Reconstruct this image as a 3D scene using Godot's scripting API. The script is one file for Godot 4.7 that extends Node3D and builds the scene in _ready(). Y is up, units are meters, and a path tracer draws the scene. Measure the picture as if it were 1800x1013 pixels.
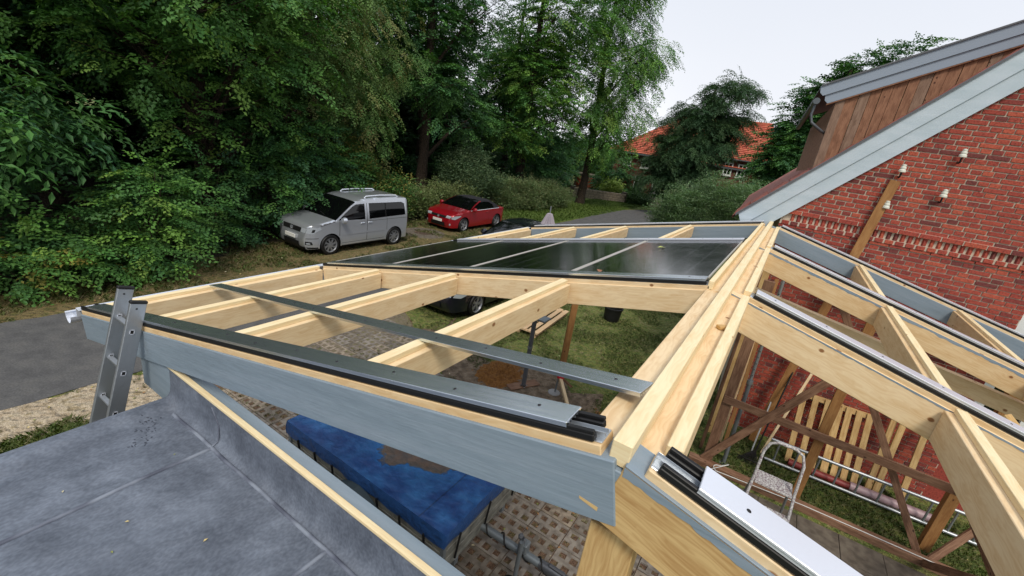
extends Node3D
# A half-built timber carport in front of a brick house, seen from a ladder on an overcast day. Metres, y up, ground at y = 0.
const EYE := Vector3(0, 4.5, 0)
const SLOPE := 0.2493            # roof pitch, both sides of the ridge
const RIDGE_X := -0.18
const RIDGE_Y := 3.75
var cam_basis := Basis(Vector3(0.833212, 0.144814, -0.533653), Vector3(-0.292618, 0.934363, -0.203323), Vector3(0.469182, 0.325568, 0.820898))
var rng := RandomNumberGenerator.new()
var M := {}
var taken := {}
var noise := FastNoiseLite.new()

# ---------------------------------------------------------------- positions
func ray(px: float, py: float) -> Vector3:
	return (cam_basis.x * (px - 900.0) + cam_basis.y * (506.5 - py) - cam_basis.z * 782.0).normalized()
func on_y(px: float, py: float, y: float) -> Vector3:
	var r := ray(px, py)
	return EYE + r * ((y - EYE.y) / r.y)
func on_z(px: float, py: float, z: float) -> Vector3:
	var r := ray(px, py)
	return EYE + r * (z / r.z)
func roof_y(x: float) -> float:
	return RIDGE_Y - absf(x - RIDGE_X) * SLOPE

# ---------------------------------------------------------------- mesh collector
class MB:
	var v := PackedVector3Array()
	var n := PackedVector3Array()
	var uv := PackedVector2Array()
	var c := PackedColorArray()
	var col := Color(1, 1, 1)
	var use_col := false
	func vert(p: Vector3, nn: Vector3, t: Vector2) -> void:
		v.append(p); n.append(nn); uv.append(t); c.append(col)
	# corners run counter-clockwise seen from outside
	func tri(a: Vector3, b: Vector3, d: Vector3, ta := Vector2.ZERO, tb := Vector2.ZERO, td := Vector2.ZERO) -> void:
		var nn := (b - a).cross(d - a)
		if nn.length_squared() < 1e-16: return
		nn = nn.normalized()
		vert(a, nn, ta); vert(d, nn, td); vert(b, nn, tb)
	func tri_n(a: Vector3, b: Vector3, d: Vector3, na: Vector3, nb: Vector3, nd: Vector3, ta := Vector2.ZERO, tb := Vector2.ZERO, td := Vector2.ZERO) -> void:
		var g := (b - a).cross(d - a)
		if g.dot(na + nb + nd) >= 0:
			vert(a, na, ta); vert(d, nd, td); vert(b, nb, tb)
		else:
			vert(a, na, ta); vert(b, nb, tb); vert(d, nd, td)
	func quad(a: Vector3, b: Vector3, d: Vector3, e: Vector3) -> void:
		# planar mapping in metres
		var nn := (b - a).cross(e - a).normalized()
		var t := [Vector2.ZERO, Vector2.ZERO, Vector2.ZERO, Vector2.ZERO]
		var p := [a, b, d, e]
		for i in 4:
			var q: Vector3 = p[i]
			if absf(nn.y) >= absf(nn.x) and absf(nn.y) >= absf(nn.z): t[i] = Vector2(q.x, q.z)
			elif absf(nn.z) >= absf(nn.x): t[i] = Vector2(q.x, q.y)
			else: t[i] = Vector2(q.z, q.y)
		tri(a, b, d, t[0], t[1], t[2]); tri(a, d, e, t[0], t[2], t[3])
	func box(lo: Vector3, hi: Vector3, b := 0.0, off := Vector2.ZERO) -> void:
		hexa([Vector3(lo.x, lo.y, lo.z), Vector3(hi.x, lo.y, lo.z), Vector3(hi.x, lo.y, hi.z), Vector3(lo.x, lo.y, hi.z), Vector3(lo.x, hi.y, lo.z), Vector3(hi.x, hi.y, lo.z), Vector3(hi.x, hi.y, hi.z), Vector3(lo.x, hi.y, hi.z)], b, off)
	# eight corners: bottom ring then top ring; b chamfers every edge
	func hexa(p: Array, b := 0.0, off := Vector2.ZERO) -> void:
		var faces := [[0, 1, 2, 3], [4, 7, 6, 5], [0, 4, 5, 1], [1, 5, 6, 2], [2, 6, 7, 3], [3, 7, 4, 0]]
		var centre := Vector3.ZERO
		for q in p: centre += q
		centre /= 8.0
		var inset := {}
		for f in 6:
			var fc: Array = faces[f]
			var pts: Array[Vector3] = []
			for i in 4:
				var q: Vector3 = p[fc[i]]
				if b > 0.0:
					var e1: Vector3 = (p[fc[(i + 1) % 4]] - q).normalized()
					var e2: Vector3 = (p[fc[(i + 3) % 4]] - q).normalized()
					q += (e1 + e2) * b
				pts.append(q)
				inset[f * 8 + fc[i]] = q
			face(pts, centre, off)
		if b > 0.0:
			for e in [[0, 1], [1, 2], [2, 3], [3, 0], [4, 5], [5, 6], [6, 7], [7, 4], [0, 4], [1, 5], [2, 6], [3, 7]]:
				var fs := []
				for f in 6:
					if e[0] in faces[f] and e[1] in faces[f]: fs.append(f)
				face([inset[fs[0] * 8 + e[0]], inset[fs[0] * 8 + e[1]], inset[fs[1] * 8 + e[1]], inset[fs[1] * 8 + e[0]]], centre, off)
			for k in 8:
				var cs: Array[Vector3] = []
				for f in 6:
					if k in faces[f]: cs.append(inset[f * 8 + k])
				face([cs[0], cs[1], cs[2]], centre, off)
	func face(pts: Array, centre: Vector3, off: Vector2) -> void:
		var nn: Vector3 = (pts[1] - pts[0]).cross(pts[pts.size() - 1] - pts[0])
		if nn.length_squared() < 1e-18: return
		nn = nn.normalized()
		var q := pts
		if nn.dot(pts[0] - centre) < 0:
			q = pts.duplicate(); q.reverse(); nn = -nn
		var t: Array[Vector2] = []
		for a in q:
			if absf(nn.x) > 0.75: t.append(Vector2(a.z * 0.35, a.y) + off)
			elif absf(nn.y) > absf(nn.z): t.append(Vector2(a.x, a.z) + off)
			else: t.append(Vector2(a.x, a.y + 0.31) + off)
		tri(q[0], q[1], q[2], t[0], t[1], t[2])
		if q.size() == 4: tri(q[0], q[2], q[3], t[0], t[2], t[3])
	func tube(path: Array, radii: Array, sides := 8, caps := true) -> void:
		var rings := []
		for i in path.size():
			var d: Vector3 = (path[mini(i + 1, path.size() - 1)] - path[maxi(i - 1, 0)]).normalized()
			var u := d.cross(Vector3(0.31, 0.9, 0.17)).normalized()
			if i > 0:
				u = (rings[i - 1][1] - d * d.dot(rings[i - 1][1])).normalized()
			rings.append([path[i], u, d.cross(u), radii[i] if radii.size() > 1 else radii[0]])
		var along := 0.0
		for i in path.size() - 1:
			var a: Array = rings[i]
			var b: Array = rings[i + 1]
			var seg: float = (b[0] - a[0]).length()
			for k in sides:
				var t0 := TAU * k / sides
				var t1 := TAU * (k + 1) / sides
				var n0: Vector3 = a[1] * cos(t0) + a[2] * sin(t0)
				var n1: Vector3 = a[1] * cos(t1) + a[2] * sin(t1)
				var m0: Vector3 = b[1] * cos(t0) + b[2] * sin(t0)
				var m1: Vector3 = b[1] * cos(t1) + b[2] * sin(t1)
				var ua := Vector2(along, t0 * a[3]); var ub := Vector2(along, t1 * a[3])
				var uc := Vector2(along + seg, t1 * a[3]); var ud := Vector2(along + seg, t0 * a[3])
				tri_n(a[0] + n0 * a[3], a[0] + n1 * a[3], b[0] + m1 * b[3], n0, n1, m1, ua, ub, uc)
				tri_n(a[0] + n0 * a[3], b[0] + m1 * b[3], b[0] + m0 * b[3], n0, m1, m0, ua, uc, ud)
			along += seg
		if caps:
			for e in [0, path.size() - 1]:
				var a: Array = rings[e]
				var s := -1.0 if e == 0 else 1.0
				var nn: Vector3 = a[1].cross(a[2]) * s
				for k in sides:
					var t0 := TAU * k / sides
					var t1 := TAU * (k + 1) / sides
					tri_n(a[0], a[0] + (a[1] * cos(t0) + a[2] * sin(t0)) * a[3], a[0] + (a[1] * cos(t1) + a[2] * sin(t1)) * a[3], nn, nn, nn)
	# profile of (radius, along) turned about an axis through o
	func lathe(o: Vector3, axis: Vector3, prof: Array, sides := 16) -> void:
		var u := axis.cross(Vector3(0.31, 0.9, 0.17)).normalized()
		var w := axis.cross(u).normalized()
		for i in prof.size() - 1:
			var a: Vector2 = prof[i]
			var b: Vector2 = prof[i + 1]
			var sl := Vector2(b.y - a.y, -(b.x - a.x)).normalized()
			for k in sides:
				var t0 := TAU * k / sides
				var t1 := TAU * (k + 1) / sides
				var r0 := u * cos(t0) + w * sin(t0)
				var r1 := u * cos(t1) + w * sin(t1)
				var n0 := r0 * sl.x + axis * sl.y
				var n1 := r1 * sl.x + axis * sl.y
				tri_n(o + r0 * a.x + axis * a.y, o + r1 * a.x + axis * a.y, o + r1 * b.x + axis * b.y, n0, n1, n1)
				tri_n(o + r0 * a.x + axis * a.y, o + r1 * b.x + axis * b.y, o + r0 * b.x + axis * b.y, n0, n1, n0)
	func mesh(keep_colors := false) -> ArrayMesh:
		var arr := []
		arr.resize(Mesh.ARRAY_MAX)
		arr[Mesh.ARRAY_VERTEX] = v
		arr[Mesh.ARRAY_NORMAL] = n
		arr[Mesh.ARRAY_TEX_UV] = uv
		if keep_colors: arr[Mesh.ARRAY_COLOR] = c
		var m := ArrayMesh.new()
		m.add_surface_from_arrays(Mesh.PRIMITIVE_TRIANGLES, arr)
		return m

# ---------------------------------------------------------------- nodes
func numbered(called: String) -> String:
	if not taken.has(called):
		taken[called] = 0
		return called
	taken[called] += 1
	return "%s_%03d" % [called, taken[called]]
func thing(called: String, label: String, category: String, at := Vector3.ZERO, group := "") -> Node3D:
	var o := Node3D.new()
	o.name = numbered(called)
	add_child(o)
	o.position = at
	tag(o, label, category, group)
	return o
func tag(o: Node, label: String, category: String, group := "") -> void:
	o.set_meta("label", label)
	o.set_meta("category", category)
	if group: o.set_meta("group", group)
func put(parent: Node, called: String, mesh: Mesh, mat: Material, xf := Transform3D.IDENTITY) -> MeshInstance3D:
	var o := MeshInstance3D.new()
	o.mesh = mesh
	o.material_override = mat
	o.transform = xf
	o.name = called if parent != self else numbered(called)
	parent.add_child(o, true)
	return o
func struct(called: String, mesh: Mesh, mat: Material) -> MeshInstance3D:
	var o := put(self, called, mesh, mat)
	o.set_meta("kind", "structure")
	return o
func many(parent: Node, called: String, mesh: Mesh, mat: Material, xfs: Array, cols: Array = []) -> MultiMeshInstance3D:
	var mm := MultiMesh.new()
	mm.transform_format = MultiMesh.TRANSFORM_3D
	mm.use_colors = not cols.is_empty()
	mm.mesh = mesh
	mm.instance_count = xfs.size()
	for i in xfs.size():
		mm.set_instance_transform(i, xfs[i])
		if cols.size(): mm.set_instance_color(i, cols[i])
	var o := MultiMeshInstance3D.new()
	o.multimesh = mm
	o.material_override = mat
	o.name = called if parent != self else numbered(called)
	parent.add_child(o, true)
	return o
func frame_of(a: Vector3, b: Vector3, up: Vector3) -> Transform3D:
	var x := (b - a).normalized()
	var z := x.cross(up).normalized()
	var y := z.cross(x)
	return Transform3D(Basis(x, y, z), a)
# a squared timber; a-b is the centre line of its top face
func beam(parent: Node, called: String, a: Vector3, b: Vector3, w: float, h: float, mat: Material, up := Vector3.UP, bevel := 0.003) -> MeshInstance3D:
	if mat == M.pine: mat = [M.pine, M.pine_b, M.pine_c][rng.randi() % 3]
	var mb := MB.new()
	mb.box(Vector3(0, -h, -w / 2), Vector3((b - a).length(), 0, w / 2), bevel, Vector2(rng.randf() * 7.0, rng.randf() * 3.0))
	return put(parent, called, mb.mesh(), mat, frame_of(a, b, up))
func tube(parent: Node, called: String, path: Array, r: float, mat: Material, sides := 8) -> MeshInstance3D:
	var mb := MB.new()
	mb.tube(path, [r] if path.size() == 0 else Array(path).map(func(_p): return r), sides)
	return put(parent, called, mb.mesh(), mat)

# ---------------------------------------------------------------- materials
func lin(r: float, g: float, b: float) -> Color:
	return Color(r, g, b).linear_to_srgb()
func mat(color: Color, rough := 0.8, metal := 0.0) -> StandardMaterial3D:
	var m := StandardMaterial3D.new()
	m.albedo_color = color
	m.roughness = rough
	m.metallic = metal
	return m
func noise_image(sd: int, freq: float, oct: int, size: int, stops: Array, contrast := 1.0, sx := 1, sy := 1) -> ImageTexture:
	var f := FastNoiseLite.new()
	f.seed = sd
	f.frequency = freq
	f.fractal_octaves = oct
	f.noise_type = FastNoiseLite.TYPE_SIMPLEX_SMOOTH
	var src := f.get_seamless_image(size, size)
	var out := Image.create(size, size, false, Image.FORMAT_RGB8)
	for y in size:
		for x in size:
			var t := src.get_pixel((x * sx) % size, (y * sy) % size).r
			t = clampf((t - 0.5) * contrast + 0.5, 0.0, 0.9999) * (stops.size() - 1)
			var i := int(t)
			out.set_pixel(x, y, (stops[i] as Color).lerp(stops[i + 1], t - i))
	return ImageTexture.create_from_image(out)
func grain(sd: int, pale: Color, dark: Color, knot: Color, knots: int, ring := 26.0, size := 512) -> ImageTexture:
	var f := FastNoiseLite.new()
	f.seed = sd
	f.frequency = 0.012
	f.fractal_octaves = 3
	var a := f.get_seamless_image(size, size)
	f.seed = sd + 9
	f.frequency = 0.05
	var b := f.get_seamless_image(size, size)
	var r := RandomNumberGenerator.new()
	r.seed = sd
	var ks := []
	for k in knots: ks.append(Vector3(r.randf() * size, r.randf() * size, r.randf_range(8.0, 14.0)))
	var out := Image.create(size, size, false, Image.FORMAT_RGB8)
	for y in size:
		for x in size:
			var w := a.get_pixel(x, y).r
			var bend := 0.0
			var kn := 0.0
			for k in ks:
				var dx := wrapf(x - k.x, -size / 2.0, size / 2.0) * 2.7
				var dy := wrapf(y - k.y, -size / 2.0, size / 2.0) / 1.0
				var d = sqrt(dx * dx + dy * dy) / k.z
				if d < 6.0: bend += 1.8 * exp(-d * 0.8)
				if d < 1.6: kn = maxf(kn, clampf((1.25 - d) * 2.2, 0.0, 1.0))
			var s := sin(TAU * (y * ring / size + w * 2.6 + bend))
			var fine := b.get_pixel((x / 6) % size, y).r
			var t := clampf(0.34 + 0.24 * s * s * s + (fine - 0.5) * 0.6 + (w - 0.5) * 0.9, 0.0, 1.0)
			var cc := pale.lerp(dark, t)
			out.set_pixel(x, y, cc.lerp(knot, kn * 0.8))
	return ImageTexture.create_from_image(out)
func bump(m: StandardMaterial3D, sd: int, freq: float, strength: float, scale: float, size := 256) -> void:
	var f := FastNoiseLite.new()
	f.seed = sd
	f.frequency = freq
	f.fractal_octaves = 4
	var img := f.get_seamless_image(size, size)
	img.convert(Image.FORMAT_RGBA8)
	img.bump_map_to_normal_map(strength)
	m.normal_enabled = true
	m.normal_texture = ImageTexture.create_from_image(img)
	m.normal_scale = scale
func tri_map(m: StandardMaterial3D, s: float, world := true) -> void:
	m.uv1_triplanar = true
	m.uv1_world_triplanar = world
	m.uv1_scale = Vector3.ONE * s

func make_materials() -> void:
	var wt := grain(11, Color(0.905, 0.815, 0.665), Color(0.835, 0.71, 0.535), Color(0.47, 0.29, 0.15), 5)
	M.pine = mat(Color(1, 1, 1), 0.62)
	M.pine.albedo_texture = wt
	M.pine.uv1_scale = Vector3(0.55, 1.9, 1)
	M.pine_b = M.pine.duplicate()
	M.pine_b.albedo_color = Color(0.965, 0.94, 0.90)
	M.pine_c = M.pine.duplicate()
	M.pine_c.albedo_texture = grain(19, Color(0.91, 0.82, 0.67), Color(0.845, 0.725, 0.55), Color(0.47, 0.29, 0.15), 6, 19.0)
	M.pine_pale = mat(Color(1.0, 1.0, 0.97), 0.65)
	M.pine_pale.albedo_texture = grain(23, Color(0.925, 0.86, 0.725), Color(0.875, 0.775, 0.61), Color(0.55, 0.36, 0.2), 2)
	M.pine_pale.uv1_scale = Vector3(0.5, 2.3, 1)
	M.pine_old = mat(Color(1, 1, 1), 0.8)
	M.pine_old.albedo_texture = grain(31, Color(0.80, 0.68, 0.47), Color(0.66, 0.51, 0.31), Color(0.36, 0.22, 0.11), 3)
	M.pine_old.uv1_scale = Vector3(0.5, 2.2, 1)
	M.brown = mat(Color(1, 1, 1), 0.85)
	M.brown.albedo_texture = grain(41, Color(0.56, 0.43, 0.34), Color(0.36, 0.24, 0.17), Color(0.2, 0.12, 0.08), 4, 34.0)
	M.brown.uv1_scale = Vector3(0.5, 2.2, 1)
	M.orange_wood = mat(Color(0.78, 0.68, 0.60), 0.8)
	M.orange_wood.albedo_texture = M.pine_old.albedo_texture
	M.orange_wood.uv1_scale = Vector3(0.5, 2.2, 1)
	M.weathered = mat(Color(1, 1, 1), 0.85)
	M.weathered.albedo_texture = grain(57, Color(0.60, 0.44, 0.34), Color(0.43, 0.29, 0.21), Color(0.22, 0.11, 0.07), 6, 30.0)
	M.weathered.uv1_scale = Vector3(0.6, 2.0, 1)
	M.weathered_grey = mat(Color(0.98, 1.02, 1.05), 0.85)
	M.weathered_grey.albedo_texture = grain(58, Color(0.58, 0.46, 0.38), Color(0.43, 0.32, 0.25), Color(0.24, 0.14, 0.1), 5, 30.0)
	M.weathered_grey.uv1_scale = Vector3(0.6, 2.0, 1)
	# grey paint, brushed on unevenly
	M.grey_paint = mat(Color(1, 1, 1), 0.5)
	M.grey_paint.albedo_texture = noise_image(5, 0.012, 4, 256, [Color(0.475, 0.535, 0.585), Color(0.50, 0.56, 0.61), Color(0.525, 0.58, 0.63)], 1.2)
	M.grey_paint.uv1_scale = Vector3(0.25, 4.0, 1)
	bump(M.grey_paint, 6, 0.06, 3.0, 0.25)
	M.verge_paint = mat(Color(1, 1, 1), 0.55)
	M.verge_paint.albedo_texture = noise_image(7, 0.02, 4, 128, [Color(0.69, 0.75, 0.79), Color(0.74, 0.79, 0.83)], 1.3)
	M.verge_paint.uv1_scale = Vector3(0.6, 2.0, 1)
	M.verge_dark = mat(Color(0.55, 0.60, 0.66), 0.5)
	M.alu = mat(Color(0.80, 0.82, 0.84), 0.34, 0.85)
	M.alu_white = mat(Color(0.86, 0.88, 0.92), 0.3, 0.35)
	M.alu_dull = mat(Color(0.66, 0.68, 0.70), 0.45, 0.8)
	bump(M.alu_dull, 12, 0.08, 2.0, 0.12)
	M.steel = mat(Color(0.55, 0.58, 0.6), 0.5, 0.7)
	M.rubber = mat(Color(0.045, 0.045, 0.05), 0.55)
	M.black = mat(Color(0.05, 0.05, 0.055), 0.6)
	M.plastic_grey = mat(Color(0.35, 0.36, 0.38), 0.6)
	M.white_paint = mat(Color(0.86, 0.87, 0.86), 0.5)
	M.mortar = mat(Color(0.73, 0.68, 0.61), 0.95)
	M.glass_dark = mat(Color(0.03, 0.035, 0.04), 0.04)
	M.glass_dark.metallic_specular = 0.5
	M.concrete = mat(Color(1, 1, 1), 0.92)
	M.concrete.albedo_texture = noise_image(14, 0.03, 5, 256, [Color(0.40, 0.375, 0.345), Color(0.49, 0.46, 0.43), Color(0.545, 0.52, 0.485)], 1.6)
	tri_map(M.concrete, 0.9)
	M.slab = mat(Color(0.78, 0.76, 0.72), 0.92)
	M.slab.albedo_texture = M.concrete.albedo_texture
	tri_map(M.slab, 0.7)
	M.bark = mat(Color(1, 1, 1), 0.95)
	M.bark.albedo_texture = noise_image(15, 0.04, 4, 128, [Color(0.16, 0.13, 0.1), Color(0.30, 0.25, 0.2)], 1.7, 3, 1)
	M.bark.uv1_scale = Vector3(0.6, 2.0, 1)
	bump(M.bark, 16, 0.08, 6.0, 0.8, 128)
func brick_mat(c: Color) -> StandardMaterial3D:
	var m := mat(c, 0.9)
	m.albedo_texture = M.brick_tex
	tri_map(m, 2.3)
	return m
func _ready() -> void:
	rng.seed = 20240901
	noise.seed = 77
	noise.frequency = 0.35
	noise.fractal_octaves = 2
	# --- camera
	var cam := Camera3D.new()
	cam.name = "camera"
	cam.keep_aspect = Camera3D.KEEP_HEIGHT
	cam.fov = 65.862
	cam.near = 0.05
	cam.far = 600.0
	cam.transform = Transform3D(cam_basis.orthonormalized(), EYE)
	add_child(cam)
	cam.current = true
	# --- sky: even cloud
	var env := Environment.new()
	env.background_mode = Environment.BG_SKY
	var sky := Sky.new()
	var sm := ProceduralSkyMaterial.new()
	sm.sky_top_color = Color(0.715, 0.74, 0.785)
	sm.sky_horizon_color = Color(0.81, 0.815, 0.83)
	sm.sky_curve = 0.22
	sm.ground_bottom_color = Color(0.25, 0.27, 0.2)
	sm.ground_horizon_color = Color(0.55, 0.56, 0.52)
	sm.sky_energy_multiplier = 1.0
	sm.sun_angle_max = 1.0
	sm.sky_cover = noise_image(3, 0.008, 4, 512, [Color(0, 0, 0), Color(0.10, 0.10, 0.103), Color(0.36, 0.36, 0.36)], 2.2)
	sm.sky_cover_modulate = Color(1, 1, 1, 1)
	sky.sky_material = sm
	env.sky = sky
	env.background_energy_multiplier = 1.0
	env.tonemap_mode = Environment.TONE_MAPPER_LINEAR
	env.tonemap_exposure = 1.55
	env.sdfgi_enabled = true
	env.ssao_enabled = true
	env.ssil_enabled = true
	var we := WorldEnvironment.new()
	we.name = "world_environment"
	we.environment = env
	add_child(we)
	# --- the veiled sun
	var sun := DirectionalLight3D.new()
	sun.name = "sun"
	sun.light_color = Color(1.0, 0.965, 0.91)
	sun.light_energy = 0.5
	sun.light_angular_distance = 14.0
	sun.shadow_enabled = true
	add_child(sun)
	sun.look_at_from_position(Vector3(5, 11, 7), Vector3.ZERO)
	# --- the place
	make_materials()
	build_ground()
	build_house()
	build_carport()
	build_solar_panels()
	build_flat_roof()
	build_under_roof()
	build_yard()
	build_trailer()
	build_cars()
	build_far_house()
	build_trees()
	build_small_plants()
	build_debris()

# ================================================================ ground
# a flat sheet from an outline in x-z, its edge broken up by noise
func sheet(pts: Array, y: float, rough_edge := 0.0, step := 0.5) -> ArrayMesh:
	var poly := PackedVector2Array()
	for i in pts.size():
		var a: Vector2 = pts[i]
		var b: Vector2 = pts[(i + 1) % pts.size()]
		var n := maxi(1, int(a.distance_to(b) / step)) if rough_edge > 0.0 else 1
		for k in n:
			var p := a.lerp(b, float(k) / n)
			if rough_edge > 0.0:
				p += Vector2(noise.get_noise_2d(p.x * 4.0, p.y * 4.0), noise.get_noise_2d(p.y * 4.0 + 50.0, p.x * 4.0)) * rough_edge * 2.0
			poly.append(p)
	var mb := MB.new()
	var idx := Geometry2D.triangulate_polygon(poly)
	for k in range(0, idx.size(), 3):
		var q := []
		for j in 3: q.append(Vector3(poly[idx[k + j]].x, y, poly[idx[k + j]].y))
		mb.tri_n(q[0], q[1], q[2], Vector3.UP, Vector3.UP, Vector3.UP, Vector2(q[0].x, q[0].z), Vector2(q[1].x, q[1].z), Vector2(q[2].x, q[2].z))
	return mb.mesh()
func ground_mat(sd: int, stops: Array, scale: float, fine: Array, bump_scale := 0.8) -> StandardMaterial3D:
	var m := mat(Color(1, 1, 1), 0.97)
	m.albedo_texture = noise_image(sd, 0.016, 5, 512, stops, 1.7)
	m.detail_enabled = true
	m.detail_blend_mode = BaseMaterial3D.BLEND_MODE_MUL
	m.detail_albedo = noise_image(sd + 3, 0.06, 3, 512, fine, 1.9)
	tri_map(m, scale)
	m.detail_uv_layer = BaseMaterial3D.DETAIL_UV_2
	m.uv2_triplanar = true
	m.uv2_world_triplanar = true
	m.uv2_scale = Vector3.ONE * scale * 3.7
	bump(m, sd + 1, 0.07, 8.0, bump_scale)
	return m
func build_ground() -> void:
	M.lawn = ground_mat(101, [Color(0.36, 0.42, 0.17), Color(0.44, 0.48, 0.23), Color(0.53, 0.51, 0.31), Color(0.40, 0.48, 0.20), Color(0.55, 0.53, 0.35)], 0.33, [Color(0.62, 0.64, 0.55), Color(1, 1, 1)])
	M.dry = ground_mat(111, [Color(0.39, 0.39, 0.20), Color(0.50, 0.44, 0.28), Color(0.55, 0.49, 0.34), Color(0.43, 0.43, 0.23)], 0.4, [Color(0.6, 0.58, 0.52), Color(1, 1, 1)])
	M.sand = ground_mat(121, [Color(0.66, 0.60, 0.51), Color(0.75, 0.69, 0.61), Color(0.80, 0.75, 0.67), Color(0.63, 0.57, 0.46)], 0.45, [Color(0.72, 0.70, 0.64), Color(1, 1, 1)])
	M.soil = ground_mat(131, [Color(0.44, 0.38, 0.31), Color(0.56, 0.49, 0.41), Color(0.63, 0.56, 0.48)], 0.6, [Color(0.6, 0.58, 0.55), Color(1, 1, 1)])
	M.litter = ground_mat(141, [Color(0.17, 0.15, 0.09), Color(0.26, 0.22, 0.14), Color(0.20, 0.22, 0.10)], 0.5, [Color(0.55, 0.5, 0.45), Color(1, 1, 1)])
	M.asphalt = ground_mat(151, [Color(0.335, 0.335, 0.34), Color(0.365, 0.365, 0.368), Color(0.39, 0.388, 0.385)], 0.25, [Color(0.86, 0.86, 0.86), Color(1, 1, 1)], 0.15)
	M.fill = ground_mat(181, [Color(0.47, 0.43, 0.36), Color(0.57, 0.53, 0.45), Color(0.49, 0.48, 0.34)], 0.8, [Color(0.6, 0.58, 0.55), Color(1, 1, 1)])
	struct("ground", sheet([Vector2(-260, -300), Vector2(200, -300), Vector2(200, 120), Vector2(-260, 120)], 0.0), M.lawn)
	struct("forest_floor", sheet([Vector2(-60, 14), Vector2(-13.0, 14), Vector2(-12.7, -4), Vector2(-13.6, -8), Vector2(-14.4, -14), Vector2(-15.6, -21), Vector2(-15.2, -30), Vector2(-60, -45)], 0.004, 0.25), M.litter)
	struct("dry_verge", sheet([Vector2(-13.1, 14), Vector2(-11.0, 14), Vector2(-11.05, -8), Vector2(-11.0, -20.5), Vector2(-13.6, -20.2), Vector2(-14.4, -14), Vector2(-13.6, -8), Vector2(-12.7, -4)], 0.008, 0.14), M.dry)
	# the road runs past the carport, then bends to the right and away
	var road: Array = []
	for p in [Vector2(-11.1, 30), Vector2(-11.1, -8), Vector2(-11.15, -16), Vector2(-10.95, -21.5), Vector2(-11.0, -27), Vector2(-11.7, -33.5), Vector2(-10.6, -37.5), Vector2(-8.6, -42), Vector2(2, -48), Vector2(30, -58), Vector2(32, -53), Vector2(4, -43.5), Vector2(-4.5, -38), Vector2(-6.6, -32), Vector2(-7.4, -25), Vector2(-8.05, -16), Vector2(-8.05, 30)]: road.append(p)
	struct("road", sheet(road, 0.012, 0.035, 0.4), M.asphalt)
	struct("sand_verge", sheet([Vector2(-8.12, 12), Vector2(-7.3, 12), Vector2(-7.25, 0), Vector2(-7.1, -1.4), Vector2(-6.6, -2.2), Vector2(-7.3, -4.0), Vector2(-7.7, -8.4), Vector2(-8.1, -9.5)], 0.008, 0.2), M.sand)
	struct("bare_soil", sheet([Vector2(-6.0, -6.6), Vector2(-4.6, -5.6), Vector2(-2.6, -5.9), Vector2(-1.7, -6.4), Vector2(-2.1, -7.3), Vector2(-3.3, -7.6), Vector2(-4.7, -7.0), Vector2(-6.2, -8.0)], 0.008, 0.35), M.soil)
	# kerb line of pale stones along the far grass strip
	var grass_strip := sheet([Vector2(-15.2, -20.5), Vector2(-11.0, -21.4), Vector2(-11.2, -27), Vector2(-12.0, -33.5), Vector2(-10.9, -38), Vector2(-9, -43), Vector2(-16.5, -43), Vector2(-16, -30)], 0.006)
	M.bright_grass = ground_mat(161, [Color(0.33, 0.42, 0.14), Color(0.42, 0.51, 0.19), Color(0.47, 0.52, 0.24)], 0.3, [Color(0.7, 0.72, 0.6), Color(1, 1, 1)])
	struct("grass_strip", grass_strip, M.bright_grass)
	# grid paving: concrete lattice stones with soil in their cells
	struct("paving_bed", sheet([Vector2(-6.5, 0.2), Vector2(0.2, 0.2), Vector2(0.2, -4.9), Vector2(-4.4, -5.7), Vector2(-6.3, -6.9), Vector2(-7.7, -7.6), Vector2(-7.45, -3.5), Vector2(-6.5, -2.3)], 0.019, 0.12), soil_red())
	struct("paving_fill", sheet([Vector2(-6.9, -3.6), Vector2(-5.4, -3.9), Vector2(-4.0, -4.3), Vector2(-2.6, -4.6), Vector2(0.2, -4.6), Vector2(0.2, -4.9), Vector2(-4.4, -5.75), Vector2(-6.3, -6.95), Vector2(-7.65, -7.6), Vector2(-7.6, -3.4)], 0.0285, 0.1), M.fill)
	var pav := Node3D.new()
	pav.name = "paving"
	pav.set_meta("kind", "structure")
	add_child(pav)
	var stones: Array = []
	for k in 3: stones.append(lattice_stone(k))
	var sm: Array = [M.concrete, M.concrete.duplicate(), M.concrete.duplicate()]
	sm[1].albedo_color = Color(0.9, 0.89, 0.87)
	sm[2].albedo_color = Color(1.08, 1.05, 1.0)
	for i in 18:
		for j in 23:
			var x := -7.5 + i * 0.426
			var z := -0.35 - j * 0.316
			if z < -5.1 - maxf(0.0, -x - 3.8) * 0.55: continue
			if x < -6.4 and z > -3.4 + (x + 7.5) * 1.1: continue
			var xf := Transform3D(Basis(Vector3.UP, rng.randf_range(-0.012, 0.012)).rotated(Vector3.RIGHT, rng.randf_range(-0.012, 0.012)), Vector3(x + 0.21, 0.034 + rng.randf_range(-0.005, 0.004), z))
			put(pav, "paving_stone", stones[(i + j) % 3], sm[rng.randi() % 3], xf)
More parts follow.
